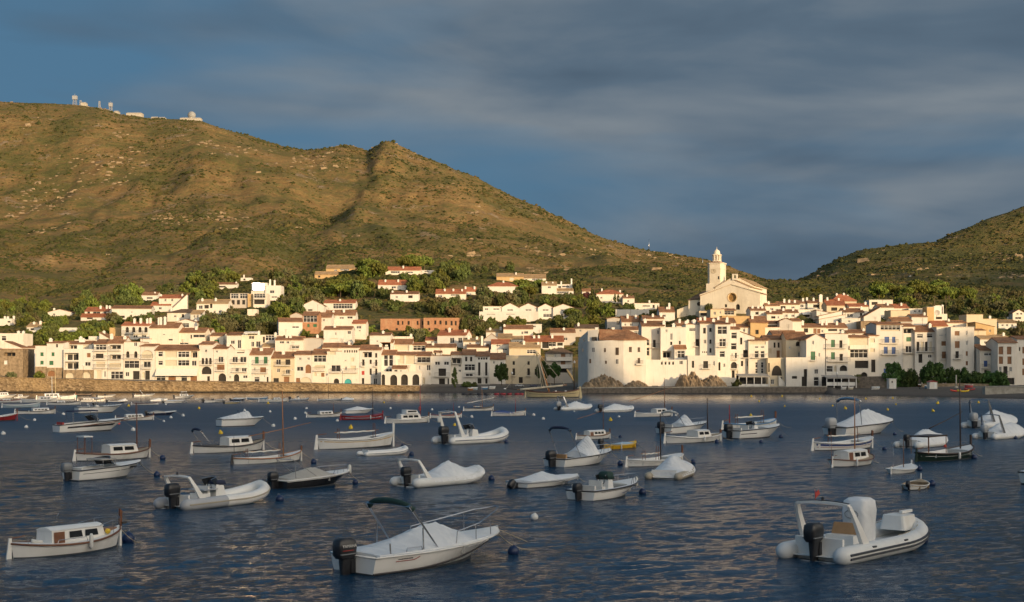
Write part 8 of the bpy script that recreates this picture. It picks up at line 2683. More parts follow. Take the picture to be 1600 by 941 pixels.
llaut('white two-deck cabin boat with red mast and lifebuoy', 603, 670, 661, 34, cab=(.30, .78, .62, 3, False), mst=(.80, 4.2, 'boat_red'), rail='boat_white', prow=.5,
extra=lambda root, h, k: fly(root, h, k))
llaut('white wooden boat with thin red line and short red mast', 673, 721, 653, 30, rail='stripe_red', mst=(.74, 2.2, 'boat_red'), boom=(.28, .68, .95, 'canvas_white'))
llaut('white wooden boat with a long slanting white sail roll', 725, 771, 642, 28, rail='stripe_dark', mst=(.62, 4.2, 'mast_wood'), yrd=(.58, 1.95, 6.5, 9, 'mast_wood', 'canvas_white'), boom=(.30, .62, .85, 'canvas_white'))
llaut('white wooden boat with a blue canvas over its stern', 769, 821, 650, 30, rail='boat_white', mst=(.7, 2.3, 'boat_red'), extra=lambda root, h, k: h.cover('canvas_blue', root, .06, .55, [(.06, .1), (.3, .4), (.55, .15)]))
rib('white inflatable boat with leaning white arch and steering console', 674, 789, 692, 44, tube='gelcoat', band='dark_tube', arch=('gelcoat', .20, 2.05), console='open', engine='engine_black', ek=1.2, bow=.55,
extra=lambda root, plan, k, L, r, hb: [fender(root, (-L / 2 + .20 * L - .6 * k, hb, 1.55 * k), .1 * k)])
rib('small covered inflatable boat below the moored sailboat', 865, 923, 641, 32, tube='pale_tube', cover=(.18, .98, [(.18, .1), (.5, .85), (.58, .85), (.8, .2), (.98, .03)]), engine='engine_grey', ek=1.3, arch=('steel', .2, 1.9), band=None)
rib('second small covered inflatable boat east of the moored sailboat', 929, 988, 644, 32, tube='pale_tube', cover=(.12, .98, [(.12, .1), (.45, .8), (.6, .65), (.8, .2), (.98, .03)]), engine='engine_black', ek=1.1, band='dark_tube')
llaut('white cabin wooden boat with very long slanting yard', 993, 1050, 651, 32, cab=(.50, .82, .55, 2, False), mst=(.80, 4.0, 'varnish'), yrd=(.42, 2.9, 7.2, 13, 'mast_wood', None), rail='boat_white')
llaut('white cabin wooden boat with brown rail and tall brown mast', 901, 953, 686, 40, cab=(.30, .82, .62, 3, True), mst=(.80, 4.6, 'varnish'), yrd=(.42, 3.2, 4.8, 12, 'mast_wood', None), rail='varnish', hv=1.05)
llaut('bright yellow open boat with a small black outboard', 942, 993, 701, 44, hull='boat_yellow', open_=True, rail='boat_yellow', deck='boat_yellow', rudder='boat_yellow', bow_post='boat_yellow', prow=.12, ratio=.38, fr=(.62, .52, .80), cat='boat', extra=lambda root, h, k: [outboard(root, h.at(0)[0], .55 * k, 1.3 * k), h.cover('boat_pale_blue', root, .35, .8, [(.35, .05), (.6, .15), (.8, .05)], inset=.2 * k)])
motorboat('white motorboat with tall windscreen and black outboard before the dark mast', 1024, 1104, 676, 42, ek=1.2, cover=(.32, .52, [(.32, .25), (.47, .98), (.5, 1.0), (.52, .2)]), rail_=(.6, .36), bimini=(.3, 'canvas_white'), fr=(.56, .62, .80))
llaut('low white wooden cabin boat with dark mast and white tiller', 1040, 1126, 691, 38, cab=(.48, .74, .50, 2, False), mst=(.76, 3.0, 'mast_dark'), rail='boat_white', fr=(.66, .42, .58), prow=.3)
motorboat('white sport boat with wedge-shaped cover and dark blue folded top', 849, 955, 726, 47, engine='engine_black', ek=1.25, cover=(.36, .60, [(.36, .35), (.55, 1.28), (.585, 1.28), (.60, .2)]), bimini=(.26, 'bimini_navy', .95, 1.75), rail_=(.60, .36), seats='vinyl_tan', fr=(.54, .60, .80))
llaut('white open wooden boat with thin dark mast behind the blue-grey wrapped boat', 980, 1066, 727, 40, open_=True, deck='deck_white', rail='boat_white', mst=(.60, 3.6, 'mast_dark'), boom=(.25, .6, .95, 'canvas_white'), stripe=[('stripe_dark', .55, .58)], prow=.62)
motorboat('white open motorboat with curved dark flank line and dark red outboard', 1128, 1218, 684, 40, console=True, engine='engine_black', ek=1.25, stripe=[('stripe_dark', .52, .60, .02, .35)], fr=(.62, .70, .9), seats=True)
llaut('greyish white wooden boat behind the open motorboat', 1130, 1212, 671, 36, open_=True, deck='deck_white', rail='boat_blue', prow=.6, ratio=.3, boom=(.2, .8, 1.05, 'canvas_white'), mst=(.12, 1.6, 'boat_red'))
motorboat('white motorboat under one long tapering cover with bagged outboard', 1285, 1395, 678, 38, engine='engine_grey', ek=1.3, cover=(.02, .99, [(.02, .08), (.25, .42), (.52, .98), (.58, .95), (.8, .45), (.99, .06)]), seats=False, fr=(.5, .6, .76), bimini=(.25, 'steel', .1, 1.5))
motorboat('white cabin cruiser peeping from behind the long tapering cover', 1338, 1384, 660, 34, cabin_=(.35, .75, .75, 3), engine=None)
llaut('white wooden boat with broad blue and thin red stripes', 1271, 1363, 702, 36, open_=True, deck='deck_white', rail='boat_white', stripe=[('stripe_blue', .58, .80), ('stripe_red', .40, .44)], boom=(.22, .78, .98, 'canvas_white'), ratio=.28, prow=.4, rudder='boat_white')
llaut('small white cabin boat with orange door and brown mast', 1300, 1359, 727, 50, cab=(.22, .80, .72, 2, True), mst=(.60, 4.0, 'mast_wood'), rail='varnish', prow=.3, ratio=.42, extra=lambda root, h, k: mast(root, h.at(.0)[0] - .2 * k, h.at(.02)[4] - .4 * k, 1.6 * k, 'varnish', .025 * k, name='stern_pole'))
llaut('small white dinghy with thin mast and white mooring ball aloft', 1387, 1429, 738, 55, deck='deck_white', rail='boat_white', mst=(.60, 3.2, 'varnish'), ratio=.42, prow=.4, stripe=[('stripe_blue', .80, .85)], bow_post='boat_white', hv=.9,
extra=lambda root, h, k: [mast(root, h.at(.1)[0], h.at(.1)[4], 2.4 * k, 'steel', .012 * k, name='stern_pole')])
llaut('small cream dinghy with yellow line and tilted dark outboard', 1409, 1450, 763, 62, open_=True, deck='teak_deck', rail='boat_white', stripe=[('stripe_gold', .72, .80)], ratio=.46, prow=.7, bow_post='boat_white', rudder='boat_white',
extra=lambda root, h, k: outboard(root, h.at(0)[0] - .05, .62 * k, 1.2 * k, tilt=-.7))
llaut('dark green wooden boat with black mast and low wooden awning', 1433, 1517, 718, 40, hull='boat_green', rail='mast_dark', open_=True, deck='deck_white', mst=(.80, 4.6, 'mast_dark'), yrd=(.56, 2.5, 3.9, 14, 'mast_dark', None), awn=(.04, .38, 1.6, 'mast_dark'), stripe=[('boat_white', .60, .64)], bow_post='mast_dark', rudder='boat_green', prow=.65)
rib('covered inflatable boat behind the dark green wooden boat', 1396, 1476, 698, 46, tube='pale_tube', cover=(.15, .98, [(.15, .15), (.45, .95), (.62, .95), (.8, .4), (.98, .06)]), band=None, engine='engine_black')
rib('large covered inflatable boat with dark blue folded top and bagged outboard', 1501, 1584, 668, 42, tube='pale_tube', cover=(.15, .98, [(.15, .15), (.5, 1.0), (.6, .95), (.85, .3), (.98, .06)]), band=None, engine='engine_grey', ek=1.25, arch=('steel', .28, 2.1))
rib('white covered inflatable boat with steel hoop close to the east edge', 1519, 1597, 685, 42, tube='gelcoat', cover=(.12, .98, [(.12, .15), (.45, .95), (.55, .7), (.72, .85), (.9, .35), (.98, .06)]), band=None, engine='engine_grey', ek=1.15, arch=('steel', .3, 1.9))
motorboat('boat cut by the east edge so that only its dark outboard shows', 1591, 1700, 752, 49, ek=1.4, cover=(.1, .8, [(.1, .1), (.45, .6), (.8, .1)]), seats=False)
# -------- the old sailing boat at the quay
def sailboat():
 d = 296.0
 row_w = HOR + EYE * F / d
 px0, px1 = 821.0, 906.0
 k0 = d / F
 L = (px1 - px0) * k0
 x0 = ((px0 + px1) / 2 - CX) * k0
 root = empty('sailing_boat', (x0, d, 0), radians(180))
 tag(root, 'old cream wooden sailing boat with furled lateen sail, bowsprit and many stays', 'sailing boat')
 BOATS.append((863, 612, 'old cream sailing boat', 45))
 lx = lambda p: -((p - (px0 + px1) / 2) * k0)
 lz = lambda r: EYE + (HOR - r) * k0
 h = Hull(L, L * .29, lz(608), lz(613), lz(610.5), 'double')
 h.hull('boat_cream', root)
 h.rail('varnish', root, .07)
 h.stripe('stripe_dark', root, .56, .62)
 h.stripe('varnish', root, .86, .93)
 h.deck('teak_deck', root, .005, .995, -.12)
 sp = MB()
 xa, za = h.at(1)[0], h.at(1)[4]
 sp.box(xa - .1, xa + .12, -.1, .1, -.3, za + .35)
 sp.build('stem_post', 'boat_cream', root)
 rd = MB()
 xs, zs = h.at(0)[0], h.at(0)[4]
 rd.hexa([(xs - .55, -.06, -.3), (xs + .05, -.06, -.3), (xs + .05, .06, -.3), (xs - .55, .06, -.3), (xs - .15, -.06, zs + .6), (xs + .08, -.06, zs + .6), (xs + .08, .06, zs + .6), (xs - .15, .06, zs + .6)])
 rd.build('rudder', 'boat_cream', root)
 T = (lx(838.5), 0, lz(549))
 B = (lx(858), 0, lz(612))
 mb = MB()
 mb.tube([B, ((B[0] + T[0]) / 2, 0, (B[2] + T[2]) / 2), T], .20, 8, r2=.11)
 mb.build('main_mast', 'mast_wood', root, smooth=True)
 tp = MB()
 tp.tube([(T[0], 0, T[2] - .2), (T[0] - .15, 0, T[2] - 1.0)], .22, 8)
 tp.build('masthead', 'boat_cream', root, smooth=True)
 bs = MB()
 bs.tube([(lx(834), 0, lz(611)), (lx(788), 0, lz(607))], .11, 7, r2=.06)
 bs.build('bowsprit', 'mast_dark', root, smooth=True)
 gk = MB()
 superbox(gk, [(lx(789), 0, lz(608), .28, .16), (lx(789), 0, lz(606.6), .2, .1)])
 gk.build('bowsprit_cap', 'boat_white', root)
 spar(root, (lx(808), .25, lz(609)), (lx(886), .25, lz(601.5)), .11, 'mast_wood', 'sail_cloth', name='main_yard')
 for i, (px_, rw, sd, wd) in enumerate([(846, 606, .25, .10), (850, 607, -.3, .16), (854, 606, .35, .13), (862, 604, -.4, .07), (841, 600, .5, .05), (856, 609, .1, .12)]):
  f = MB()
  e = (lx(px_), sd, lz(rw))
  f.tube([T, ((T[0] + e[0]) / 2 + .05 * (i - 2), sd * .6, (T[2] + e[2]) / 2), e], wd, 6, r2=wd * .8)
  f.build('hanging_sail' if wd > .09 else 'shroud', 'sail_cloth' if wd > .09 else 'rope', root, smooth=True)
 for p, w_ in (((lx(883), .0, lz(602)), .09), ((lx(803), 0, lz(592)), .05), ((lx(829), .3, lz(565)), .06)):
  wire(root, T, p, w_ / 1.5, 'rope', 'stay')
 wire(root, (lx(803), 0, lz(592)), (lx(791), 0, lz(607)), .05, 'rope', 'stay')
 mz = MB()
 mz.tube([(lx(897), 0, lz(611)), (lx(897.5), 0, lz(572))], .11, 7, r2=.07)
 mz.build('mizzen_mast', 'mast_dark', root, smooth=True)
 sl = MB()
 a, b_ = (lx(885.5), 0, lz(577)), (lx(896), 0, lz(596))
 n = 8
 rings = []
 for i in range(n + 1):
  t_ = i / n
  c = [a[j] + (b_[j] - a[j]) * t_ for j in range(3)]
  r = .16 + .28 * sin(pi * min(1, t_ * 1.1)) ** .8
  rings.append([(c[0] - .05 + r * .9 * cos(q), r * .5 * sin(q), c[2] + r * .3 * cos(q)) for q in np.linspace(0, 2 * pi, 8, endpoint=False)])
 sl.loft(rings, closed=True, caps=True)
 sl.build('mizzen_sail', 'plaster_ochre', root, smooth=True)
 for px_ in (868.5, 884):
  cr = MB()
  superbox(cr, [(lx(px_), 0, h.at(.5)[4] - .15, .25, .2), (lx(px_), 0, h.at(.5)[4] + .35, .2, .16)])
  cr.build('deck_fitting', 'boat_white', root)
 hb = MB()
 hb.box(lx(876), lx(864), -.6, .6, h.at(.5)[4] - .2, h.at(.5)[4] + .18)
 hb.build('deck_hatch', 'varnish', root)
sailboat()
# -------- mooring buoys
def ring_mesh():
 mb = MB()
 mb.tube([(0.10 * cos(a), 0, .10 * sin(a)) for a in np.linspace(0, 2 * pi, 11)], .025, 5)
 return mb.mesh('shackle', 'steel', smooth=True)
def ball_mesh(mat):
 mb = MB()
 mb.ball((0, 0, 0), 1.0, 18, 12)
 mb.lathe([(.32, .88), (.30, 1.06), (.16, 1.12)], 12)
 return mb.mesh('float', mat, smooth=True)
def cone_mesh(mat):
 mb = MB()
 mb.lathe([(.75, -.6), (1.0, -.1), (.95, .5), (.55, 1.0), (.28, 1.5), (.1, 1.7)], 14)
 return mb.mesh('float', mat, smooth=True)
BM = {'w': ball_mesh('buoy_white'), 'n': ball_mesh('buoy_navy'), 'r': ball_mesh('buoy_red'), 'y': cone_mesh('buoy_yellow')}
SHK = ring_mesh()
BUOYS = []
BWORD = {'w': 'white round buoy', 'n': 'dark blue round buoy', 'y': 'yellow conical buoy', 'r': 'red round buoy'}
for spec in """n 200 840 20|n 802 860 18|n 1441 842 18|n 437 779 13|n 245 741 10|n 254 715 9|n 555 753 9|n 535 714 0|n 768 747 10|n 643 709 8|n 791 690 7|n 969 724 9|n 1004 768 12|n 1083 721 8
n 1120 690 7|n 1220 682 7|n 1189 690 6|n 1398 678 6|n 1456 755 12|n 1437 732 9|n 1382 701 7|n 1587 684 6|n 1522 714 9|n 490 721 9|n 629 695 5|n 627 762 0|n 917 702 7|n 993 694 6|n 969 682 5|n 372 642 2|n 408 644 2|n 475 638 2
w 835 807 12|w 5 677 7|w 41 667 6|w 54 656 5|w 99 647 5|w 208 671 7|w 267 652 5|w 286 649 5|w 256 658 4|w 382 641 4|w 422 643 4|w 427 665 6|w 461 654 5|w 479 638 4|w 477 645 4|w 527 657 5|w 610 638 4|w 675 640 4|w 686 658 5|w 737 651 5|w 834 648 5|w 849 654 5|w 717 636 3|w 897 643 3|w 967 651 4|w 1056 649 4|w 137 632 3|w 259 632 3|w 170 634 3
y 345 676 7|y 548 668 7|y 710 664 5|y 954 656 6|y 311 638 4|y 419 630 4|y 201 634 4|y 1173 649 5|y 1321 638 5|y 1387 640 4|y 1465 630 5|y 1458 642 5|y 1529 629 4|y 1547 645 5|y 1400 632 3|y 1301 634 3|y 1226 635 3|y 1186 627 3|y 1353 623 3|y 1174 619 3|y 1222 619 3|y 1395 622 3|y 600 629 3|y 1281 623 2.5
r 1477 697 5|r 186 662 4|r 623 618 2""".replace('\n', '|').split('|'):
 kd, px, row, dia = spec.split()
 px, row, dia = float(px), float(row), float(dia)
 if dia == 0:
  continue
 d = EYE * F / (row + dia * .32 - HOR)
 r = dia / 2 * d / F
 root = empty('mooring_buoy', ((px - CX) * d / F, d, r * (.45 if kd != 'y' else .3)), BR.uniform(0, 6))
 o = bpy.data.objects.new('float', BM[kd])
 COL.objects.link(o)
 o.parent = root
 o.scale = (r, r, r)
 o.rotation_euler = (BR.uniform(-.25, .25), BR.uniform(-.25, .25), 0)
 if kd != 'y':
  s_ = bpy.data.objects.new('shackle', SHK)
  COL.objects.link(s_)
  s_.parent = o
  s_.scale = (2.2, 2.2, 2.2)
  s_.location = (0, 0, 1.25)
 tag(root, None, 'buoy', {'w': 'white mooring buoys', 'n': 'blue mooring buoys', 'y': 'yellow channel buoys', 'r': 'red buoys'}[kd])
 BUOYS.append((root, kd, px, row))
def name_buoys():
 buckets = {}
 for root, kd, px, row in BUOYS:
  best = min(BOATS, key=lambda q: max(0, abs(q[0] - px) - q[3]) ** 2 + 3.5 * (q[1] - row) ** 2)
  dx_, dy_ = px - best[0], row - best[1]
  side = ('east of' if dx_ > 0 else 'west of') if abs(dx_) > abs(dy_) * 1.5 else ('beyond' if dy_ < 0 else 'in front of')
  buckets.setdefault((kd, best[2], side), []).append((dx_ ** 2 + dy_ ** 2, root))
 for (kd, lb, side), rows in buckets.items():
  rows.sort(key=lambda q: q[0])
  lw = lb.split()
  for i, (_, root) in enumerate(rows):
   head = (rank_word(min(i, 9)).split() if len(rows) > 1 else []) + BWORD[kd].split() + side.split() + ['the']
   cut = lw[:16 - len(head)]
   while len(cut) > 3 and cut[-1] in ('and', 'with', 'the', 'a', 'of', 'by', 'its', 'two', 'behind', 'before', 'under', 'dark', 'thin', 'tall', 'black', 'white', 'blue', 'in', 'steel', 'long', 'one', 'broad', 'at', 'long,'):
    cut = cut[:-1]
   root['label'] = ' '.join(head + cut)
# -------- things ashore
def beached(label, px, row, wpx, hull, rail, head=0, d=None, inside='deck_white', tilt=18):
 d = d or ground(px, row, 250)
 L = wpx * d / F / max(.5, abs(cos(radians(head))))
 z = float(land_h((px - CX) * d / F, d)[0])
 root = empty('rowing_boat', ((px - CX) * d / F, d, z + .22), radians(head))
 root.rotation_euler = (radians(tilt), 0, radians(head))
 tag(root, label, 'boat')
 h = Hull(L, L * .36, .45, .38, .5, 'double')
 h.hull(hull, root, boot=False)
 h.rail(rail, root, .04)
 h.well(inside, root, .08, .9, .1, .1)
 for t_ in (.35, .6):
  xg, _, b_, _, z_ = h.at(t_)
  tb = MB()
  tb.box(xg - .1, xg + .1, -b_ + .08, b_ - .08, z_ - .12, z_ - .08)
  tb.build('thwart', 'teak_deck', root)
beached('small white rowing boat lying alone in the middle of the beach', 1368, 609, 14, 'boat_white', 'boat_pale_blue', 14)
beached('white dinghy pulled up beside the pinkish one by the quay', 1318, 609, 9, 'boat_white', 'boat_white', 10)
beached('pinkish dinghy pulled up beside the white one by the quay', 1329, 609, 9, 'pale_blind', 'boat_white', 6)
beached('blue and white rowing boat by the beach hut', 1451, 607, 14, 'boat_blue', 'boat_white', 8)
beached('brown and white rowing boat behind the blue and white one', 1440, 605, 12, 'varnish', 'boat_white', 6)
beached('white and red rowing boat beside the kayaks', 1514, 606, 13, 'boat_red', 'boat_white', 170)
beached('pale blue skiff on the square beach beside the hedge', 741, 604.5, 11, 'boat_pale_blue', 'boat_white', 20, 362)
beached('blue skiff between pale ones on the square beach', 757, 604, 11, 'boat_blue', 'boat_white', 20, 363)
beached('white skiff on the square beach, third of the row', 769, 602.5, 10, 'boat_white', 'boat_white', 20, 364)
beached('orange brown skiff at the west end of the square beach row', 735, 606, 9, 'mast_wood', 'boat_white', 20, 361)
def kayak(label, px, row, wpx, mat, head):
 d = ground(px, row, 250)
 L = wpx * d / F
 z = float(land_h((px - CX) * d / F, d)[0])
 root = empty('kayak', ((px - CX) * d / F, d, z + .1), radians(head))
 tag(root, label, 'kayak', 'kayaks on the beach')
 mb = MB()
 rings = []
 for i in range(13):
  t_ = i / 12
  b = .40 * max(.03, 1 - abs(2 * t_ - 1) ** 2.2)
  z_ = .22 * abs(2 * t_ - 1) ** 2
  rings.append([(-L / 2 + L * t_, b * cos(a), z_ + .20 * sin(a) + .1) for a in np.linspace(0, 2 * pi, 10, endpoint=False)])
 mb.loft(rings, closed=True, caps=True)
 mb.build('kayak_hull', mat, root, smooth=True)
 for x in (-.16, .12):
  sb = MB()
  superbox(sb, [(x * L, 0, .27, .38, .24), (x * L, 0, .32, .34, .2)])
  sb.build('seat_well', 'engine_black', root)
kayak('red kayak at the west end of the kayak row', 1493, 612.5, 17, 'buoy_red', 4)
kayak('yellow kayak lying in front of the red ones', 1505, 613, 19, 'buoy_yellow', -3)
kayak('red kayak at the east end of the kayak row', 1515, 610.5, 18, 'boat_red', 5)
def hut(label, px, row_base, wpx, hpx, roof, d):
 k = d / F
 x, _, zb = W(px, row_base, d)
 w, hgt = wpx * k, hpx * k
 root = empty('beach_hut', (x, d, zb))
 tag(root, label, 'hut')
 mb = MB()
 mb.box(-w / 2, w / 2, 0, 2.2, -.3, hgt * (.8 if roof else 1))
 mb.build('wall', 'plaster', root)
 if roof:
  rb = MB()
  rb.add([(-w / 2, 0, hgt * .8 + .003), (w / 2, 0, hgt * .8 + .003), (0, 0, hgt), (-w / 2, 2.2, hgt * .8 + .003), (w / 2, 2.2, hgt * .8 + .003), (0, 2.2, hgt)], [(0, 1, 2), (3, 5, 4)])
  slab(rb, (-w / 2 - .15, -.15, hgt * .78 + .1), (0, -.15, hgt + .1), (0, 2.3, hgt + .1), (-w / 2 - .15, 2.3, hgt * .78 + .1), .08)
  slab(rb, (0, -.15, hgt + .1), (w / 2 + .15, -.15, hgt * .78 + .1), (w / 2 + .15, 2.3, hgt * .78 + .1), (0, 2.3, hgt + .1), .08)
  rb.build('roof', 'stripe_red', root)
 else:
  rb = MB()
  rb.box(-w / 2 - .12, w / 2 + .12, -.12, 2.3, hgt + .003, hgt + .12)
  rb.build('roof', 'frame_white', root)
  q = MB()
  q.box(-w * .18, w * .0, -.03, -.003, hgt * .55, hgt * .78)
  q.build('window', 'dark_inside', root)
 q = MB()
 q.box(w * .12, w * .36, -.04, -.003, 0, hgt * .66)
 q.build('door', 'frame_white' if not roof else 'deck_white', root)
hut('white square ticket hut on the beach with a tiny dark window', 1395, 605.5, 11, 13, False, 330)
hut('white beach hut with red gable roof', 1458.5, 606, 12, 11, True, 332)
def post(name, label, px, row_top, row_base, d, mat, r=.07, cat='pole', arm=None, lamp=False, group=None):
 x, _, zb = W(px, row_base, d)
 zt = EYE + (HOR - row_top) * d / F
 g = float(land_h(x, d)[0])
 root = empty(name, (x, d, min(zb, g)))
 tag(root, label, cat, group)
 H = zt - min(zb, g)
 mb = MB()
 mb.tube([(0, 0, -.3), (0, 0, H)], r, 7, r2=r * .65)
 mb.build('shaft', mat, root, smooth=True)
 fb = MB()
 fb.lathe([(r * 2.2, 0), (r * 2.2, .12), (r * 1.2, .35)], 8, (0, 0, 0))
 fb.build('foot', mat, root)
 if arm:
  ab = MB()
  ab.box(-arm, arm, -.05, .05, H - .5, H - .38)
  ab.build('crossarm', mat, root)
 if lamp:
  lb = MB()
  lb.lathe([(.06, 0), (.22, .1), (.26, .42), (.1, .6), (.03, .7)], 8, (0, 0, H))
  lb.build('lantern', 'frame_white', root, smooth=True)
 return root
for px, rt, rb_, d, lb in [(26, 449, 470, 760, 'wooden power pole on the golden slope at the west edge'), (145, 434, 457, 800, 'wooden power pole on the golden slope above the red-roofed villa'), (257, 421, 446, 860, 'wooden power pole above the big gabled villa'),
(929, 438, 470, 640, 'tall wooden pole above the tiny white house'), (1460, 462, 500, 520, 'tall pole behind the satellite dish terrace'), (1478, 470, 500, 520, 'thin pole east of the satellite dish terrace')]:
 post('power_pole', lb, px, rt, ground(px, rb_) and rb_, ground(px, rb_), 'bark', .14, 'pole', arm=.8)
post('antenna_mast', 'thin lattice-like mast alone on the long eastern ridge', 1014, 374, 391, 1850, 'steel', .45, 'mast')
post('antenna_mast', 'short mast on the ridge beside the church tower', 1098, 402, 417, 1700, 'steel', .4, 'mast')
post('lamp_post', 'slim lamp post at the east end of the dark quay wall', 1308, 586, 606, 346, 'iron', .07, 'lamp post', lamp=True)
post('stone_column', 'pale stone column on the beach before the clipped plane trees', 1494, 586, 605, 335, 'stone_pale', .22, 'column')
post('sign_post', 'signpost by the ticket hut on the beach', 1437, 592, 605, 336, 'iron', .06, 'sign', arm=.4)
post('lamp_post', 'lamp post on the quay beside the moored sailboat', 897.5, 568, 607, 350, 'iron', .08, 'lamp post', lamp=True)
post('lamp_post', 'lamp post on the shaded square before the beige mansion', 800, 585, 602, 366, 'iron', .07, 'lamp post', lamp=True)
post('lamp_post', 'lamp post on the promenade by the turquoise door', 535, 580, 602, 364, 'iron', .06, 'lamp post', lamp=True)
post('lamp_post', 'lamp post on the promenade by the stacked loggias', 130, 573, 594, 364, 'iron', .06, 'lamp post', lamp=True)
def car(label, px, row, wpx, mat, d, head=0):
 k = d / F
 x = (px - CX) * k
 z = float(land_h(x, d)[0])
 L = wpx * k
 s_ = L / 4.2
 root = empty('parked_car', (x, d, z + .02), radians(head))
 tag(root, label, 'car')
 mb = MB()
 prof = [(-2.1, .35), (-2.1, .8), (-1.7, .95), (-1.3, 1.0), (-.9, 1.42), (.5, 1.45), (1.1, 1.0), (1.9, .85), (2.1, .6), (2.1, .35)]
 rings = [[(p[0] * s_, -.8 * s_ * (1 if p[1] < 1.05 else .86), p[1] * s_) for p in prof], [(p[0] * s_, .8 * s_ * (1 if p[1] < 1.05 else .86), p[1] * s_) for p in prof]]
 mb.loft(rings, closed=True, caps=True)
 mb.build('body', mat, root)
 g = MB()
 for sd in (1, -1):
  g.quad((-1.15 * s_, sd * .815 * s_, 1.03 * s_), (.95 * s_, sd * .815 * s_, 1.03 * s_), (.48 * s_, sd * .72 * s_, 1.38 * s_), (-.82 * s_, sd * .72 * s_, 1.38 * s_))
 g.build('side_glass', 'tinted_screen', root)
 for xx in (-1.3, 1.3):
  for sd in (1, -1):
   w = MB()
   w.tube([(xx * s_, sd * .62 * s_, .32 * s_), (xx * s_, sd * .83 * s_, .32 * s_)], .32 * s_, 12)
   w.build('wheel', 'engine_black', root)
car('white small van parked in the garage archway street', 1351, 598, 9, 'boat_white', 352, 60)
car('silver car parked on the shaded square', 812, 600, 14, 'engine_grey', 369, 0)
car('dark car parked on the shaded square near the grey apartments', 834, 600, 13, 'boat_navy', 369, 0)
def summit():
 def tower(px, rt, rb_, d, w, lb, drum=True):
  x, _, z = W(px, rb_, d)
  z = min(z, float(land_h(x, d)[0]))
  H = EYE + (HOR - rt) * d / F - z
  root = empty('radio_tower', (x, d, z))
  tag(root, lb, 'radio tower')
  mb = MB()
  for sx in (-1, 1):
   for sy in (-1, 1):
    mb.tube([(sx * w, sy * w, -2), (sx * w * .55, sy * w * .55, H)], .35, 4)
  n = 6
  for i in range(n):
   z0, z1 = H * i / n, H * (i + 1) / n
   f0, f1 = w * (1 - .45 * i / n), w * (1 - .45 * (i + 1) / n)
   mb.tube([(-f0, -f0, z0), (f1, -f1, z1)], .22, 4)
   mb.tube([(f0, -f0, z0), (-f1, -f1, z1)], .22, 4)
  mb.build('lattice', 'steel_grey', root)
  if drum:
   db = MB()
   db.box(-w * 1.15, w * 1.15, -w * .9, w * .9, H * .72, H)
   db.build('antenna_panel', 'steel_grey', root)
   t_ = MB()
   t_.tube([(0, 0, H), (0, 0, H + 3)], .2, 4)
   t_.build('spike', 'steel_grey', root)
 simple('steel_grey', (.30, .30, .30), .6)
 simple('radome_grey', (.26, .26, .25), .7)
 D = 2185
 tower(117, 150, 165, D, 3.0, 'tallest square radio tower at the west end of the summit')
 tower(126, 157, 165, D, 1.6, 'thin radio tower beside the tallest square one', False)
 tower(155.5, 158, 171, D, 1.4, 'slim radio tower in the middle of the summit', False)
 tower(173, 161, 176, D, 2.4, 'square-headed radio tower above the long pale barrack')
 for px0, px1, rt, rb_, lb in [(126, 134, 160, 165, 'small white dome shelter between the summit towers'), (178, 185, 175, 179, 'small pale hut beside the square-headed radio tower'), (197, 222, 177, 183, 'long pale barrack on the summit'),
(236, 247, 183.5, 187, 'low barrack west of the radome'), (248, 258, 184.5, 187, 'low white shed west of the radome'), (281, 314, 181.5, 187, 'long stone barrack below the radome')]:
  d = 2165
  x, _, zt = W((px0 + px1) / 2, rt, d)
  g = float(land_h(x, d)[0])
  hw = (px1 - px0) / 2 * d / F
  root = empty('barrack', (x, d, g))
  tag(root, lb, 'building')
  mb = MB()
  H = min(max(zt - g, 2.2), 4.2)
  mb.box(-hw, hw, 0, 10, -8, H)
  mb.build('wall', 'stone_pale', root)
  rb2 = MB()
  rb2.hexa([(-hw - .4, -.4, H + .005), (hw + .4, -.4, H + .005), (hw + .4, 10.4, H + .005), (-hw - .4, 10.4, H + .005), (-hw * .8, 1.5, H + 1.4), (hw * .8, 1.5, H + 1.4), (hw * .8, 8.5, H + 1.4), (-hw * .8, 8.5, H + 1.4)])
  rb2.build('roof', 'steel_grey', root)
 d = 2170
 x, _, z = W(299.5, 180.5, d)
 r = 6.3 * d / F
 root = empty('radome', (x, d, z))
 tag(root, 'big grey round radome on the summit', 'radome')
 mb = MB()
 mb.ball((0, 0, 0), r, 24, 16)
 mb.build('dome', 'radome_grey', root, smooth=True)
 bb = MB()
 bb.lathe([(r * .8, -r * 1.3), (r * .75, -r * .55)], 20)
 bb.build('base', 'plaster_cream', root)
summit()
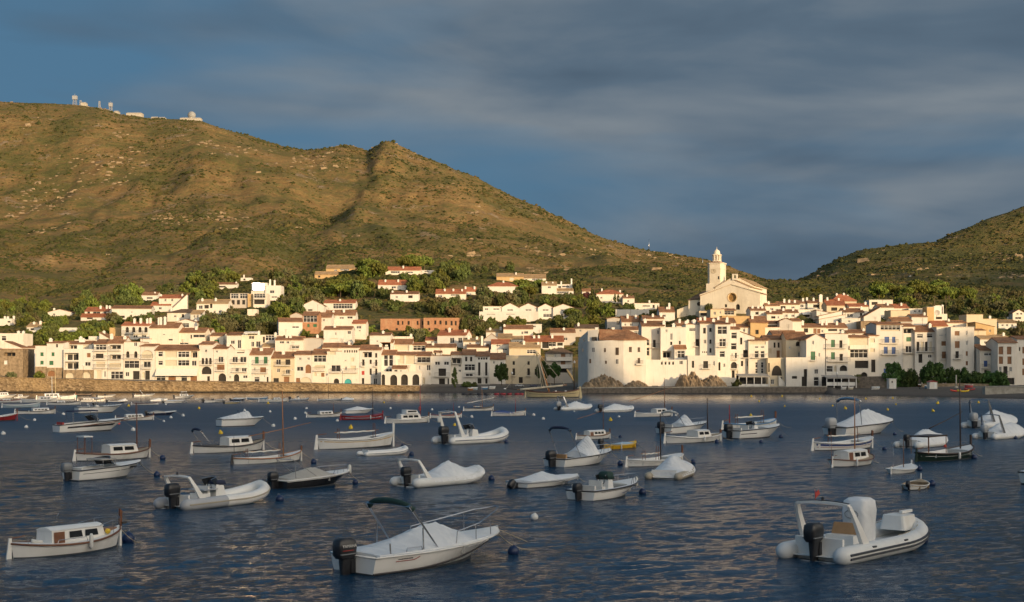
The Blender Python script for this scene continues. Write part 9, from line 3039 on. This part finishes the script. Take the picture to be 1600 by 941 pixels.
for i, (px, w_) in enumerate([(727, 9), (738, 8), (750, 10), (761, 9), (776, 8), (786, 9), (796, 7), (808, 7), (815, 6)]):
 d = EYE * F / (616.8 - HOR)
 x = (px - CX) * d / F
 root = empty('float_boom', (x, d, .0))
 tag(root, f"{['first', 'second', 'third', 'fourth', 'fifth', 'sixth', 'seventh', 'eighth', 'ninth'][i]} dark float from the west in the boom before the square beach", 'float', 'dark floats in a line')
 mb = MB()
 L = w_ * d / F
 mb.tube([(-L / 2, 0, .12), (L / 2, 0, .12)], .28, 8)
 mb.build('float', 'stripe_dark' if i < 4 else 'boat_red', root, smooth=True)
 eb = MB()
 eb.tube([(-L / 2 - .25, 0, .12), (-L / 2 - .003, 0, .12)], .1, 6)
 eb.tube([(L / 2 + .003, 0, .12), (L / 2 + .25, 0, .12)], .1, 6)
 eb.build('coupling', 'iron', root)
def dish():
 d = ground(1463, 500) - 20
 d = 455.0
 x, _, z = W(1463.5, 489, d)
 root = empty('satellite_dish', (x, d, z))
 tag(root, 'round satellite dish on a terrace of the upper town', 'satellite dish')
 mb = MB()
 rings = [[(r * cos(a), -.25 + .25 * (r / .9) ** 2 * -1, r * sin(a)) for a in np.linspace(0, 2 * pi, 18, endpoint=False)] for r in (.05, .35, .65, .9)]
 mb.loft(rings, closed=True)
 mb.build('reflector', 'plaster_grey', root, smooth=True)
 pb = MB()
 pb.tube([(0, .02, -1.6), (0, .02, 0)], .05, 6)
 pb.build('stand', 'iron', root)
dish()
# -------- labels of the slope's trees: each by its nearest landmark and its rank there
def rank_word(i):
 return ['nearest', 'second nearest', 'third nearest', 'fourth nearest', 'fifth nearest', 'sixth nearest', 'seventh nearest', 'eighth nearest', 'ninth nearest', 'tenth nearest'][i]
def short(lb):
 for p in ('white ',):
  pass
 wds = lb.split()
 return ' '.join(wds)
def name_trees():
 marks = [((x0 + x1) / 2, (ry + by) / 2, lb) for x0, x1, ry, by, d, lb in PLACED if len(lb.split()) <= 10]
 buckets = {}
 for tr in TREES:
  root, kind, px, py, lb = tr
  if lb:
   continue
  best = min(marks, key=lambda q: (q[0] - px) ** 2 + 2.2 * (q[1] - py) ** 2)
  dx_, dy_ = px - best[0], py - best[1]
  side = ('right of' if dx_ > 0 else 'left of') if abs(dx_) > abs(dy_) * 1.2 else ('above' if dy_ < 0 else 'below')
  buckets.setdefault((kind, best[2], side), []).append((dx_ ** 2 + dy_ ** 2, root))
 for (kind, lb, side), rows in buckets.items():
  rows.sort(key=lambda q: q[0])
  for i, (_, root) in enumerate(rows):
   wd = KINDS[kind][4]
   txt = f'{wd} {side} {lb}' if len(rows) == 1 else f'{rank_word(min(i, 9))} {wd} {side} {lb}'
   root['label'] = ' '.join(txt.split()[:16])
   root['group'] = 'trees on the slope above the town'
name_trees()
name_buoys()
